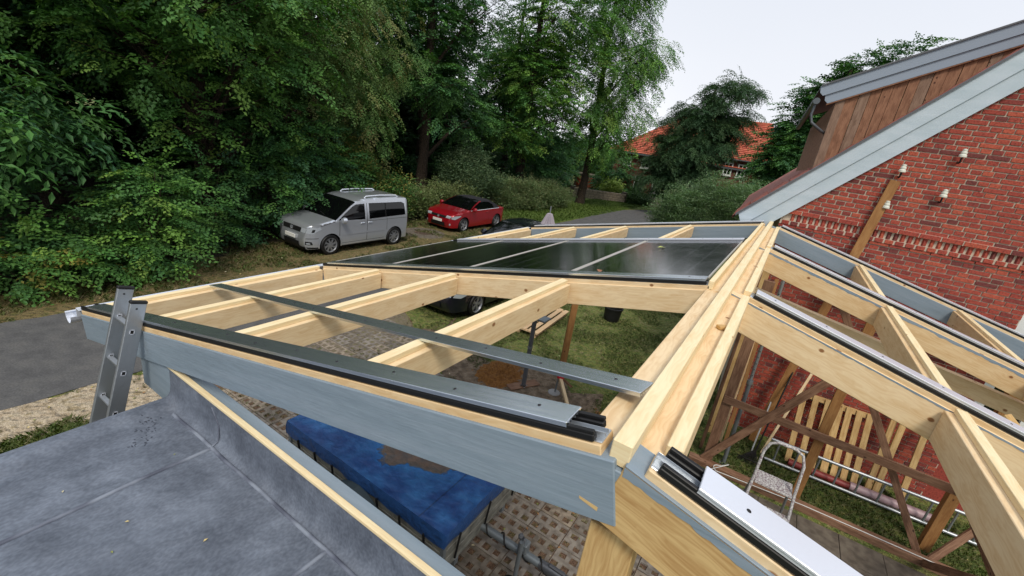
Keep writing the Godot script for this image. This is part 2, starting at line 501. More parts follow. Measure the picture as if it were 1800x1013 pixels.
func lattice_stone(k: int) -> ArrayMesh:
	# 0.42 x 0.31 m, 3 x 2.. staggered cells; every cell a square hole with sloping sides
	var mb := MB.new()
	var r := RandomNumberGenerator.new()
	r.seed = 300 + k
	var nx := 3
	var nz := 2
	var px := 0.138
	var pz := 0.152
	for i in nx:
		for j in nz:
			var cx := (i - 1) * px + (0.022 if j == 0 else -0.022)
			var cz := (j - 0.5) * pz
			var o: Array = []
			var x0 := -0.207 if i == 0 else cx - px / 2
			var x1 := 0.207 if i == nx - 1 else cx + px / 2
			for c in [[x0, cz - pz / 2], [x1, cz - pz / 2], [x1, cz + pz / 2], [x0, cz + pz / 2]]: o.append(Vector3(c[0], 0, c[1]))
			var q: Array = []
			var d: Array = []
			var hs := 0.043 + r.randf_range(-0.004, 0.004)
			for c in [[-1, -1], [1, -1], [1, 1], [-1, 1]]:
				q.append(Vector3(cx + c[0] * hs + r.randf_range(-0.004, 0.004), 0, cz + c[1] * hs + r.randf_range(-0.004, 0.004)))
				d.append(Vector3(cx + c[0] * (hs - 0.009), -0.03, cz + c[1] * (hs - 0.009)))
			for s in 4:
				var t := (s + 1) % 4
				mb.quad(o[t], o[s], q[s], q[t])
				mb.quad(q[t], q[s], d[s], d[t])
	var e: Array = [Vector3(-0.207, 0, -0.152), Vector3(0.207, 0, -0.152), Vector3(0.207, 0, 0.152), Vector3(-0.207, 0, 0.152)]
	for s in 4:
		var t := (s + 1) % 4
		mb.quad(e[s], e[t], e[t] - Vector3(0, 0.06, 0), e[s] - Vector3(0, 0.06, 0))
	return mb.mesh()
func soil_red() -> StandardMaterial3D:
	if not M.has("soil_cell"):
		M.soil_cell = ground_mat(171, [Color(0.45, 0.36, 0.29), Color(0.54, 0.44, 0.36), Color(0.46, 0.43, 0.29)], 0.9, [Color(0.55, 0.5, 0.48), Color(1, 1, 1)])
	return M.soil_cell

# ================================================================ carport
func on_roof(x: float, z: float, up := 0.0) -> Vector3:
	return Vector3(x, roof_y(x) + up, z)
# grey paint lapped over the top edge of a timber, its lower edge ragged; seen on the face that looks along +z
func paint_lap(parent: Node, a: Vector3, b: Vector3, z: float, deep: float, wander: float) -> void:
	var mb := MB.new()
	var n := 220
	var prev_t := Vector3.ZERO
	var prev_b := Vector3.ZERO
	for i in n + 1:
		var t := a.lerp(b, float(i) / n)
		var low := deep * (1.0 + wander * (0.7 * noise.get_noise_1d(i * 0.35 + z * 31.0) + 0.35 * noise.get_noise_1d(i * 4.1 + z * 7.0)))
		var p := Vector3(t.x, t.y - 0.003, z)
		var q := Vector3(t.x, t.y - maxf(low, 0.004), z)
		if i > 0: mb.quad(prev_b, q, p, prev_t)
		prev_t = p; prev_b = q
	put(parent, "paint_lap", mb.mesh(), M.grey_paint)
# aluminium glazing rail on a wooden strip: base, two rubber lips, and a cover strip
func glazing_rail(parent: Node, a: Vector3, b: Vector3, cover_from: float, cover_to: float, cover_mat: Material, strip := true) -> void:
	var up := Vector3.UP
	var d := (b - a).normalized()
	var n := d.cross(Vector3(0, 0, -1)).normalized()
	if n.y < 0: n = -n
	if strip: beam(parent, "wood_strip", a + n * 0.03, b + n * 0.03, 0.10, 0.034, M.pine, up)
	var base := beam(parent, "glazing_rail", a + n * 0.034, b + n * 0.034, 0.078, 0.004, M.alu)
	var mb := MB.new()
	for s in [-0.012, 0.012]: mb.box(Vector3(0, 0.0, s - 0.0015), Vector3((b - a).length(), 0.016, s + 0.0015))
	put(base, "rib", mb.mesh(), M.alu)
	for s in [-1, 1]:
		var r := MB.new()
		r.box(Vector3(0.02, 0.0005, s * 0.037 - 0.013), Vector3((b - a).length(), 0.022, s * 0.037 + 0.013), 0.003)
		r.box(Vector3(0.02, 0.022, s * 0.042 - 0.007), Vector3((b - a).length(), 0.034, s * 0.042 + 0.007), 0.002)
		put(base, "rubber_seal", r.mesh(), M.rubber)
	if cover_to > cover_from:
		cover_strip(base, Vector3(cover_from, 0.040, 0), cover_to - cover_from, cover_mat)
func cover_strip(parent: Node, at: Vector3, length: float, m: Material) -> MeshInstance3D:
	var mb := MB.new()
	mb.box(Vector3(0, -0.004, -0.053), Vector3(length, 0.004, 0.053), 0.0015)
	for s in [-0.048, -0.032, -0.014, 0.014, 0.032, 0.048]: mb.box(Vector3(0.002, -0.014, s - 0.0012), Vector3(length - 0.002, -0.004, s + 0.0012))
	
	var o := put(parent, "cover_strip", mb.mesh(), m, Transform3D(Basis.IDENTITY, at))
	var hole := MB.new()
	hole.lathe(Vector3.ZERO, Vector3.UP, [Vector2(0.0, 0.0016), Vector2(0.005, 0.0016), Vector2(0.0062, 0.0)], 10)
	var hm := hole.mesh()
	var n := int(length / 0.32)
	for i in n: put(o, "screw_hole", hm, M.black, Transform3D(Basis.IDENTITY, Vector3(0.12 + i * 0.32, 0.0042, 0.007 if i % 2 == 0 else -0.012)))
	return o
func jack(parent: Node, x: float, z0: float, z1: float, w := 0.085, h := 0.17, side := -1.0) -> void:
	var t := roof_y(x)
	var o := beam(parent, "jack_rafter", Vector3(x, t - 0.03, z0), Vector3(x, t - 0.03, z1), w, h, M.pine)
	var mb := MB.new()
	mb.box(Vector3(0, 0.0005, side * 0.014 - 0.026), Vector3(absf(z1 - z0), 0.031, side * 0.014 + 0.026), 0.002, Vector2(rng.randf() * 5.0, rng.randf()))
	put(o, "batten", mb.mesh(), M.pine_pale)
func build_carport() -> void:
	M.alu_dark = mat(Color(1, 1, 1), 0.25, 0.95)
	M.alu_dark.albedo_texture = noise_image(201, 0.03, 4, 256, [Color(0.80, 0.83, 0.86), Color(0.84, 0.87, 0.89), Color(0.87, 0.89, 0.91)], 1.3)
	M.alu_dark.uv1_scale = Vector3(0.5, 6.0, 1)
	M.alu_brushed = mat(Color(1, 1, 1), 0.30, 0.75)
	M.alu_brushed.albedo_texture = noise_image(203, 0.05, 3, 256, [Color(0.66, 0.69, 0.72), Color(0.78, 0.80, 0.83), Color(0.84, 0.86, 0.88)], 1.4, 1, 4)
	M.alu_brushed.uv1_scale = Vector3(0.4, 5.0, 1)
	var c := thing("carport_frame", "half-finished carport of pale timber and grey painted beams between flat roof and brick gable", "carport")
	var zs := [-1.09, -3.27, -5.70, -8.28]
	# ridge: two timbers side by side, battens on top
	var rb := beam(c, "ridge_beam", Vector3(-0.255, 3.693, -1.155), Vector3(-0.255, 3.693, -8.22), 0.125, 0.22, M.pine)
	var rb2 := beam(c, "ridge_beam", Vector3(-0.118, 3.690, -1.16), Vector3(-0.118, 3.690, -8.22), 0.135, 0.22, M.pine)
	beam(rb, "ridge_batten", Vector3.ZERO, Vector3(7.44, 0, 0), 0.056, 0.075, M.pine_pale).position = Vector3(-0.105, 0.0752, 0.066)
	for s in [[0.03, 2.02], [2.16, 4.42], [4.58, 6.95]]:
		beam(rb2, "batten", Vector3.ZERO, Vector3(s[1] - s[0], 0, 0), 0.048, 0.042, M.pine_pale).position = Vector3(s[0], 0.0425, 0.046)
	var rbk := MB.new()
	rbk.box(Vector3(-0.262, 3.50, -1.152), Vector3(-0.088, 3.689, -1.036), 0.003)
	put(c, "ridge_block", rbk.mesh(), M.grey_paint)
	var sc := MB.new()
	sc.hexa([Vector3(-0.262, 3.548, -1.0296), Vector3(-0.205, 3.538, -1.0296), Vector3(-0.205, 3.538, -1.0288), Vector3(-0.262, 3.548, -1.0288), Vector3(-0.264, 3.556, -1.0296), Vector3(-0.205, 3.551, -1.0296), Vector3(-0.205, 3.551, -1.0288), Vector3(-0.264, 3.556, -1.0288)])
	put(c, "scratch", sc.mesh(), M.pine_old)
	# left rafters
	for i in 4:
		var z: float = zs[i]
		var grey := i == 0 or i == 3
		var a := on_roof(-0.195, z, -0.03)
		var b := on_roof(-4.46, z, -0.03)
		beam(c, "rafter", a, b, 0.12, 0.205 if grey else 0.18, M.grey_paint if grey else M.pine, Vector3.UP, 0.004)
	# the far end rafter's inner board and the small bevel board along the front one
	glazing_rail(c, on_roof(-0.235, zs[0], -0.03), on_roof(-4.46, zs[0], -0.03), 0.10, 4.18, M.alu_dark)
	glazing_rail(c, on_roof(-0.30, zs[1], -0.03), on_roof(-4.46, zs[1], -0.03), 0.02, 4.2, M.alu_dark)
	glazing_rail(c, on_roof(-0.30, zs[2], -0.03), on_roof(-4.46, zs[2], -0.03), 0.02, 4.2, M.alu_white)
	glazing_rail(c, on_roof(-0.26, zs[3], -0.03), on_roof(-4.46, zs[3], -0.03), 0.02, 4.25, M.alu_white)
	# left jack rafters
	for bay in [[0, -1.15, -3.18], [2, -5.79, -8.21]]:
		for x in [-1.33, -2.45, -3.47]:
			jack(c, x, bay[1], bay[2])
	for x in [-1.33, -2.45, -3.47]: jack(c, x, -3.36, -5.61)
	# eaves timber with drip edge and gutter
	for bay in [[-1.03, -3.20], [-3.34, -5.63], [-5.77, -8.21]]:
		var t := roof_y(-4.5)
		var o := beam(c, "eaves_beam", Vector3(-4.5, t - 0.03, bay[0] - 0.12), Vector3(-4.5, t - 0.03, bay[1]), 0.12, 0.17, M.pine)
		var l: float = absf(bay[1] - bay[0] + 0.12)
		beam(o, "batten", Vector3.ZERO, Vector3(l, 0, 0), 0.05, 0.03, M.pine_pale).position = Vector3(0, 0.0305, -0.02)
	var dm := MB.new()
	dm.box(Vector3(-4.60, roof_y(-4.6) + 0.004, -8.35), Vector3(-4.54, roof_y(-4.6) + 0.008, -1.04), 0.001)
	dm.box(Vector3(-4.603, roof_y(-4.6) - 0.07, -8.35), Vector3(-4.600, roof_y(-4.6) + 0.012, -1.04))
	put(c, "drip_edge", dm.mesh(), M.alu_white)
	var gm := MB.new()
	var prof: Array = []
	for k in 9:
		var t := PI * k / 8.0
		prof.append(Vector2(-4.665 - 0.062 * cos(t), roof_y(-4.6) - 0.065 - 0.07 * sin(t)))
	for k in prof.size() - 1:
		var a: Vector2 = prof[k]
		var b: Vector2 = prof[k + 1]
		for w in [1.0, 0.95]:
			var ca := Vector2(-4.665, roof_y(-4.6) - 0.065)
			var a2: Vector2 = ca + (a - ca) * w
			var b2: Vector2 = ca + (b - ca) * w
			gm.quad(Vector3(a2.x, a2.y, -1.0), Vector3(a2.x, a2.y, -8.4), Vector3(b2.x, b2.y, -8.4), Vector3(b2.x, b2.y, -1.0))
	gm.tube([Vector3(-4.727, roof_y(-4.6) - 0.06, -1.0), Vector3(-4.727, roof_y(-4.6) - 0.06, -8.4)], [0.009, 0.009], 8)
	for z in [-1.04, -8.36]:
		for k in prof.size() - 1:
			gm.tri(Vector3(-4.665, roof_y(-4.6) - 0.065, z), Vector3(prof[k].x, prof[k].y, z), Vector3(prof[k + 1].x, prof[k + 1].y, z))
	put(c, "gutter", gm.mesh(), M.alu_white)
	# right rafters
	for i in 4:
		var z: float = zs[i] - 0.004
		var a := on_roof(-0.165, z, -0.03)
		var b := on_roof(3.6, z, -0.03)
		var o := beam(c, "rafter", a, b, 0.12, 0.215, M.grey_paint if i == 3 else M.pine, Vector3.UP, 0.004)
		if i == 0:
			o.material_override = M.pine_old
			beam(c, "rafter_top_paint", a + Vector3(0, 0.0025, 0), b + Vector3(0, 0.0025, 0), 0.123, 0.003, M.grey_paint)
		if i < 3: paint_lap(c, a, b, z + 0.0613, [0.030, 0.014, 0.028][i], [0.55, 0.5, 0.6][i])
	glazing_rail(c, on_roof(-0.115, zs[0] - 0.005, -0.03), on_roof(3.6, zs[0] - 0.005, -0.03), 0.115, 3.75, M.alu_white)
	for i in [1, 2, 3]:
		glazing_rail(c, on_roof(-0.06, zs[i], -0.03), on_roof(3.6, zs[i], -0.03), 0.02, 3.7, M.alu_white)
	for bay in [[-1.16, -3.20], [-3.34, -5.63], [-5.77, -8.21]]:
		for x in [1.10, 2.33]: jack(c, x, bay[0], bay[1], 0.10, 0.20, 1.0)
	for bay in [[-1.16, -3.20], [-3.34, -5.63], [-5.77, -8.21]]:
		beam(c, "eaves_beam", Vector3(3.55, roof_y(3.55) - 0.03, bay[0]), Vector3(3.55, roof_y(3.55) - 0.03, bay[1]), 0.12, 0.2, M.pine)
	# lower tie timbers on the right and a knee brace
	beam(c, "tie_beam", Vector3(-0.06, 3.21, -5.86), Vector3(3.5, 2.62, -5.86), 0.1, 0.16, M.pine)
	beam(c, "knee_brace", Vector3(2.0, 2.92, -5.0), Vector3(2.75, 2.25, -4.4), 0.1, 0.14, M.pine_old)
	# posts
	beam(c, "ridge_post", Vector3(-0.155, 3.452, -1.075), Vector3(-0.155, 0.0, -1.075), 0.14, 0.15, M.pine_old, Vector3(0, 0, 1), 0.003)
	beam(c, "ridge_post", Vector3(-0.04, 3.45, -7.9), Vector3(-0.04, 0.0, -7.9), 0.14, 0.14, M.pine_old, Vector3(0, 0, 1), 0.003)
	for z in [-1.2, -5.6]: beam(c, "eaves_post", Vector3(3.55, 2.58, z), Vector3(3.55, 0.0, z), 0.12, 0.12, M.pine, Vector3(0, 0, 1), 0.003)
	# the loose cover strip laid across the rafters
	var ls := thing("loose_cover_strip", "loose dark aluminium cover strip laid askew across the open pale rafters", "strip")
	var a := Vector3(-0.225, roof_y(-0.225) + 0.02, -1.41)
	var b := Vector3(-4.45, roof_y(-4.45) + 0.018, -2.02)
	var o := cover_strip(ls, Vector3.ZERO, (b - a).length(), M.alu_dark)
	o.transform = frame_of(a, b, Vector3.UP)
	var rm := MB.new()
	for s in [-0.038, 0.038]: rm.box(Vector3(0.01, -0.016, s - 0.006), Vector3((b - a).length() - 0.01, -0.005, s + 0.006), 0.001)
	put(ls, "rubber_seal", rm.mesh(), M.rubber, frame_of(a, b, Vector3.UP))
func build_solar_panels() -> void:
	# cells as print on the panel's back sheet: dark cells, hair-thin silver busbars
	var img := Image.create(512, 1024, false, Image.FORMAT_RGB8)
	img.fill(Color(0.028, 0.03, 0.036))
	var cw := 512.0 / 6.0
	for i in 7: img.fill_rect(Rect2i(clampi(int(i * cw) - 1, 0, 509), 0, 3, 1024), Color(0.42, 0.43, 0.45))
	for j in 25: img.fill_rect(Rect2i(0, clampi(int(j * 1024.0 / 24.0), 0, 1022), 512, 2), Color(0.075, 0.08, 0.09))
	for i in 60: img.fill_rect(Rect2i(int((i + 0.5) * 512.0 / 60.0), 0, 1, 1024), Color(0.06, 0.063, 0.07))
	M.joint = mat(Color(0.70, 0.69, 0.66), 0.6, 0.2)
	var pm := mat(Color(1, 1, 1), 0.16)
	pm.albedo_texture = ImageTexture.create_from_image(img)
	pm.clearcoat_enabled = true
	pm.clearcoat = 0.65
	pm.clearcoat_roughness = 0.12
	pm.roughness_texture = noise_image(211, 0.02, 5, 256, [Color(0.75, 0.75, 0.75), Color(1, 1, 1)], 1.6)
	pm.roughness = 0.2
	var where := ["beside the ridge batten, mirroring the bright sky", "one away from the ridge batten", "one away from the gutter", "at the gutter edge beside the parked cars"]
	var xs := [-0.33, -1.39, -2.45, -3.51, -4.52]
	for k in 4:
		var x0: float = xs[k] - 0.016
		var x1: float = xs[k + 1] + 0.016
		var t := thing("solar_panel", "black solar panel " + where[k], "solar panel", Vector3.ZERO, "solar panels on the carport")
		var a := on_roof(x0, 0, 0.027)
		var b := on_roof(x1, 0, 0.027)
		var z0 := -3.36
		var z1 := -5.62
		var mb := MB.new()
		var n := Vector3(-SLOPE, 1, 0).normalized()
		var p := [Vector3(a.x, a.y, z0), Vector3(b.x, b.y, z0), Vector3(b.x, b.y, z1), Vector3(a.x, a.y, z1)]
		mb.tri_n(p[0], p[1], p[2], n, n, n, Vector2(0, 0), Vector2(1, 0), Vector2(1, 1))
		mb.tri_n(p[0], p[2], p[3], n, n, n, Vector2(0, 0), Vector2(1, 1), Vector2(0, 1))
		for q in p.size():
			mb.quad(p[q], p[(q + 1) % 4], p[(q + 1) % 4] - n * 0.008, p[q] - n * 0.008)
		put(t, "glass", mb.mesh(), pm)
		for e in [[a, 1.0], [b, -1.0]]:
			var c0: Vector3 = e[0]
			beam(t, "edge_trim", Vector3(c0.x, c0.y + 0.004, z0), Vector3(c0.x, c0.y + 0.004, z1), 0.012, 0.014, M.joint, n, 0.001)
	var c := get_node("carport_frame")
	for k in [1, 2, 3]:
		var x: float = xs[k]
		beam(c, "panel_joint_strip", on_roof(x, -3.36, 0.026), on_roof(x, -5.62, 0.026), 0.022, 0.012, M.joint)
	# wooden stop blocks between the panel row and the ridge
	beam(c, "edge_board", on_roof(-0.30, -3.22, 0.035), on_roof(-0.30, -5.72, 0.035), 0.035, 0.06, M.pine_pale)
	beam(c, "edge_board", on_roof(-0.30, -5.76, 0.02), on_roof(-0.30, -8.2, 0.02), 0.04, 0.06, M.pine_pale)

# ================================================================ brick house
const WALL_DIR := Vector3(0.99837, 0, -0.0571)
func on_wall(s: float, y: float, out := 0.0) -> Vector3:      # s metres along the gable wall from the corner
	return Vector3(-0.085, 0, -8.5) + WALL_DIR * s + Vector3(0, y, 0) + Vector3(0.0571, 0, 0.99837) * out
func verge_y(s: float) -> float:                              # underside of the verge boards above the wall
	return 3.86 + s * 1.015
func build_house() -> void:
	M.zinc = mat(Color(0.38, 0.40, 0.42), 0.45, 0.6)
	M.brick_tex = noise_image(301, 0.05, 4, 256, [Color(0.74, 0.72, 0.72), Color(0.93, 0.92, 0.92), Color(1, 1, 1)], 1.5)
	var tones := [Color(0.68, 0.31, 0.245), Color(0.63, 0.275, 0.225), Color(0.72, 0.35, 0.265), Color(0.56, 0.25, 0.22), Color(0.47, 0.235, 0.22), Color(0.655, 0.295, 0.24)]
	var weight := [0, 0, 0, 1, 1, 1, 2, 2, 3, 3, 4, 5, 5, 5]
	var mats: Array = []
	for t in tones: mats.append(brick_mat(t))
	var h := thing("brick_house", "red brick house with steep grey-edged gable and timber-clad dormer", "house")
	# wall core, mortar coloured, a hand's breadth behind the brick faces
	var wall_len := 8.0
	var peak := 4.2
	var core := MB.new()
	var th := -0.30
	var ring: Array = [Vector2(0, 0), Vector2(wall_len, 0), Vector2(wall_len, verge_y(peak) - 0.02), Vector2(peak, verge_y(peak) - 0.02), Vector2(0, verge_y(0) - 0.02)]
	# right half of the gable goes out of the picture: close it with the far slope
	ring = [Vector2(0, 0), Vector2(3.19, 0), Vector2(3.19, 3.26), Vector2(4.35, 3.26), Vector2(4.35, 0), Vector2(2.0 * peak, 0), Vector2(2.0 * peak, verge_y(0)), Vector2(peak, verge_y(peak)), Vector2(0, verge_y(0))]
	var idx := Geometry2D.triangulate_polygon(PackedVector2Array(ring))
	for out in [-0.012, th]:
		for k in range(0, idx.size(), 3):
			var n: Vector3 = Vector3(0.0571, 0, 0.99837) * (1.0 if out > th else -1.0)
			var p: Array = []
			for j in 3: p.append(on_wall(ring[idx[k + j]].x, ring[idx[k + j]].y, out))
			core.tri_n(p[0], p[1], p[2], n, n, n)
	for k in ring.size():
		var a: Vector2 = ring[k]
		var b: Vector2 = ring[(k + 1) % ring.size()]
		core.quad(on_wall(a.x, a.y, -0.012), on_wall(b.x, b.y, -0.012), on_wall(b.x, b.y, th), on_wall(a.x, a.y, th))
	# eaves wall running back from the corner
	core.quad(on_wall(0, 0, th), on_wall(0, 3.8, th), on_wall(0, 3.8, -9.0), on_wall(0, 0, -9.0))
	var wall := put(h, "wall", core.mesh(), M.mortar)
	# bricks: stretcher and header courses in turn
	var basis := Basis(WALL_DIR, Vector3.UP, Vector3(0.0571, 0, 0.99837))
	var ch := 0.0685
	var list: Array = []
	var band_top := 4.005
	for row in 130:
		var y := 0.02 + row * ch
		if y > verge_y(peak): break
		var head := row % 2 == 1
		var bl := 0.122 if head else 0.2465
		var s := -0.02 + (0.06 if head else 0.0) + (0.125 if row % 4 == 2 else 0.0) - bl
		while s < 4.6:
			var l := bl - 0.0135 + rng.randf_range(-0.003, 0.003)
			var s0 := maxf(s, 0.0)
			var s1 := minf(s + l, 4.6)
			s += bl
			if s1 - s0 < 0.03: continue
			var yc := y + 0.029
			if yc > band_top - 0.27 and yc < band_top + 0.01: continue
			if yc - 0.03 > verge_y(s1) + 0.20: continue
			if yc < 3.29:
				if s0 > 3.16: continue
				s1 = minf(s1, 3.185)
			list.append([s0, s1, yc, 0.0272, 0.0, 0.0])
	# string course: a projecting stretcher row, a saw-tooth row, a header row with open joints, a stretcher row
	var bs := 0.02
	while bs < 4.6:
		list.append([bs, bs + 0.236, band_top - 0.035, 0.031, 0.032, 0.0]); bs += 0.249
	bs = 0.12
	while bs < 4.6:
		list.append([bs, bs + 0.084, band_top - 0.122, 0.052, -0.022, 0.55]); bs += 0.0845
	bs = 0.03
	while bs < 4.6:
		list.append([bs, bs + 0.100, band_top - 0.208, 0.029, 0.026, 0.0]); bs += 0.125
	bs = 0.0
	while bs < 4.6:
		list.append([bs, bs + 0.236, band_top - 0.262, 0.021, 0.012, 0.0]); bs += 0.2465
	var bandm := MB.new()
	prism_on_wall(bandm, [Vector2(0.0, band_top - 0.239), Vector2(4.6, band_top - 0.239), Vector2(4.6, band_top - 0.177), Vector2(0.0, band_top - 0.177)], -0.01, 0.017)
	prism_on_wall(bandm, [Vector2(0.0, band_top - 0.068), Vector2(4.6, band_top - 0.068), Vector2(4.6, band_top - 0.003), Vector2(0.0, band_top - 0.003)], -0.01, 0.024)
	put(wall, "band_mortar", bandm.mesh(), M.mortar)
	# those that show largest are bricks of their own, the rest one mass
	var unit := MB.new()
	unit.box(Vector3(-0.5, -0.5, -0.5), Vector3(0.5, 0.5, 0.5), 0.0)
	var shapes := {}
	var scored: Array = []
	for b in list:
		var c: Vector3 = on_wall((b[0] + b[1]) / 2, b[2])
		var low = roof_y(c.x) + 0.06 + (4.5 - roof_y(c.x)) * 0.0 < b[2]
		var d := (c - EYE).length()
		var ang: float = (b[1] - b[0]) / d * (1.0 if low and c.x < 2.75 else 0.25) * (1.3 if b[4] > 0.02 else 1.0)
		scored.append([ang, b])
	scored.sort_custom(func(p, q): return p[0] > q[0])
	var xfs: Array = []
	var cols: Array = []
	var box_cache := {}
	for k in scored.size():
		var b: Array = scored[k][1]
		var c := on_wall((b[0] + b[1]) / 2, b[2] + rng.randf_range(-0.0015, 0.0015), b[4] - 0.025 + rng.randf_range(-0.0025, 0.0025))
		var tone: int = weight[rng.randi() % weight.size()]
		var bb := basis.rotated(Vector3.UP, b[5]) if b[5] != 0.0 else basis.rotated(Vector3(0.0571, 0, 0.99837), rng.randf_range(-0.006, 0.006))
		if k < 300:
			var key := Vector2i(int((b[1] - b[0]) * 250.0), int(b[3] * 500.0))
			if not box_cache.has(key):
				var mb := MB.new()
				var half := Vector3(key.x / 500.0, key.y / 500.0, 0.026 if b[5] == 0.0 else 0.045)
				mb.box(-half, half, 0.003)
				box_cache[key] = mb.mesh()
			put(wall, "brick", box_cache[key], mats[tone], Transform3D(bb, c))
		else:
			xfs.append(Transform3D(bb.scaled_local(Vector3(b[1] - b[0], b[3] * 2.0, 0.052 if b[5] == 0.0 else 0.09)), c))
			var cc: Color = tones[tone].srgb_to_linear()
			cols.append(cc)
	var bm := brick_mat(Color(1, 1, 1))
	bm.vertex_color_use_as_albedo = true
	var rest := many(wall, "brickwork", unit.mesh(), bm, xfs, cols)
	rest.set_meta("kind", "stuff")
	# verge: two overlapping boards, a roof of red tiles behind them
	var va := on_wall(-0.50, 0, 0.05)
	for v in [[0.0, 0.205, 0.062, -0.47], [0.20, 0.20, 0.088, -0.54]]:
		# boards follow the pitch; v = height above the lower edge, depth, stand-off, start
		var s0: float = v[3] + v[0] * 0.1
		var mb := MB.new()
		var up: float = v[0] * 1.42
		var lo0 := verge_y(s0) + up
		var lo1 := verge_y(peak + 0.2) + up
		var w: float = v[1] * 1.42
		var pts: Array = []
		for q in [[s0 + 0.10, verge_y(s0 + 0.10) + up], [peak + 0.2, lo1], [peak + 0.2, lo1 + w], [s0 - 0.10, verge_y(s0 - 0.10) + up + w], [s0 - 0.04, verge_y(s0 - 0.04) + up + w * 0.35], [s0 + 0.03, verge_y(s0 + 0.03) + up + w * 0.04]]: pts.append(Vector2(q[0], q[1]))
		prism_on_wall(mb, pts, v[2] - 0.024, v[2])
		put(h, "verge_board", mb.mesh(), M.verge_paint)
	# underside boards between wall and verge
	var sof := MB.new()
	sof.quad(on_wall(-0.35, verge_y(-0.35) + 0.02, 0.06), on_wall(peak, verge_y(peak) + 0.02, 0.06), on_wall(peak, verge_y(peak) + 0.02, -0.05), on_wall(-0.35, verge_y(-0.35) + 0.02, -0.05))
	put(h, "soffit", sof.mesh(), M.verge_paint)
	var cap := MB.new()
	prism_on_wall(cap, [Vector2(-0.66, verge_y(-0.66) + 0.56), Vector2(peak + 0.2, verge_y(peak + 0.2) + 0.575), Vector2(peak + 0.2, verge_y(peak + 0.2) + 0.605), Vector2(-0.66, verge_y(-0.66) + 0.60)], -0.06, 0.115)
	put(h, "verge_flashing", cap.mesh(), M.plastic_grey)
	# roof: rows of pan tiles, each tile its own piece
	M.tile = mat(Color(1, 1, 1), 0.75)
	M.tile.albedo_texture = noise_image(305, 0.03, 4, 128, [Color(0.46, 0.27, 0.24), Color(0.60, 0.36, 0.31), Color(0.66, 0.43, 0.38)], 1.5)
	tri_map(M.tile, 1.4)
	var roof := MB.new()
	for q in [[-0.7, peak]]:
		roof.quad(on_wall(q[0], verge_y(q[0]) + 0.54, -0.05), on_wall(q[1], verge_y(q[1]) + 0.54, -0.05), on_wall(q[1], verge_y(q[1]) + 0.54, -9.0), on_wall(q[0], verge_y(q[0]) + 0.54, -9.0))
		roof.quad(on_wall(2 * peak - q[0], verge_y(q[0]) + 0.54, -0.05), on_wall(q[1], verge_y(q[1]) + 0.54, -0.05), on_wall(q[1], verge_y(q[1]) + 0.54, -9.0), on_wall(2 * peak - q[0], verge_y(q[0]) + 0.54, -9.0))
	var rf := put(h, "roof", roof.mesh(), M.tile)
	var tile := pan_tile()
	var sl := sqrt(1.0 + 1.015 * 1.015)
	var tb := Basis(WALL_DIR * (1.0 / sl) + Vector3(0, 1.015 / sl, 0), (Vector3(0, 1.0, 0) - WALL_DIR * 1.015) / sl, Vector3(0.0571, 0, 0.99837))
	for i in 19:
		for j in 8:
			var s := -0.70 + i * 0.235
			if s > peak - 0.2: continue
			put(rf, "roof_tile", tile, M.tile, Transform3D(tb.rotated(Vector3(0.0571, 0, 0.99837), 0.05), on_wall(s, verge_y(s) + 0.558, -0.03 - j * 0.205)))
	# eaves gutter seen at the corner
	# window with white surround, lower right
	var win := MB.new()
	for q in [[3.19, 0.9, 3.31, 3.26], [4.23, 0.9, 4.35, 3.26], [3.31, 3.14, 4.23, 3.26], [3.31, 0.9, 4.23, 1.02], [3.74, 1.02, 3.80, 3.14]]:
		prism_on_wall(win, [Vector2(q[0], q[1]), Vector2(q[2], q[1]), Vector2(q[2], q[3]), Vector2(q[0], q[3])], -0.10, -0.02)
	var w := put(h, "window_frame", win.mesh(), M.white_paint)
	var pane := MB.new()
	prism_on_wall(pane, [Vector2(3.31, 1.02), Vector2(4.23, 1.02), Vector2(4.23, 3.14), Vector2(3.31, 3.14)], -0.075, -0.065)
	put(w, "pane", pane.mesh(), M.glass_dark)
	var apron := MB.new()
	prism_on_wall(apron, [Vector2(3.19, 0), Vector2(4.35, 0), Vector2(4.35, 0.9), Vector2(3.19, 0.9)], -0.25, -0.02)
	put(h, "window_apron", apron.mesh(), mats[1])
	build_dormer(h)
	# porcelain insulators on iron hooks
	for p in [[1.81, 5.12], [1.25, 4.83], [1.80, 4.58], [1.24, 4.31]]:
		var o := on_wall(p[0], p[1] - 0.05, 0.09)
		var mb := MB.new()
		mb.lathe(o, Vector3.UP, [Vector2(0.0, 0.0), Vector2(0.034, 0.0), Vector2(0.044, 0.006), Vector2(0.043, 0.03), Vector2(0.032, 0.045), Vector2(0.036, 0.055), Vector2(0.034, 0.075), Vector2(0.024, 0.083), Vector2(0.028, 0.092), Vector2(0.026, 0.108), Vector2(0.0, 0.116)], 14)
		var ins := put(h, "insulator", mb.mesh(), porcelain())
		var hk := MB.new()
		hk.tube([on_wall(p[0], p[1] - 0.115, 0.0), on_wall(p[0], p[1] - 0.125, 0.05), on_wall(p[0], p[1] - 0.115, 0.085), o], [0.011, 0.011, 0.011, 0.011], 8)
		put(ins, "hook", hk.mesh(), M.black)
func porcelain() -> StandardMaterial3D:
	if not M.has("porcelain"):
		M.porcelain = mat(Color(0.84, 0.85, 0.80), 0.18)
	return M.porcelain
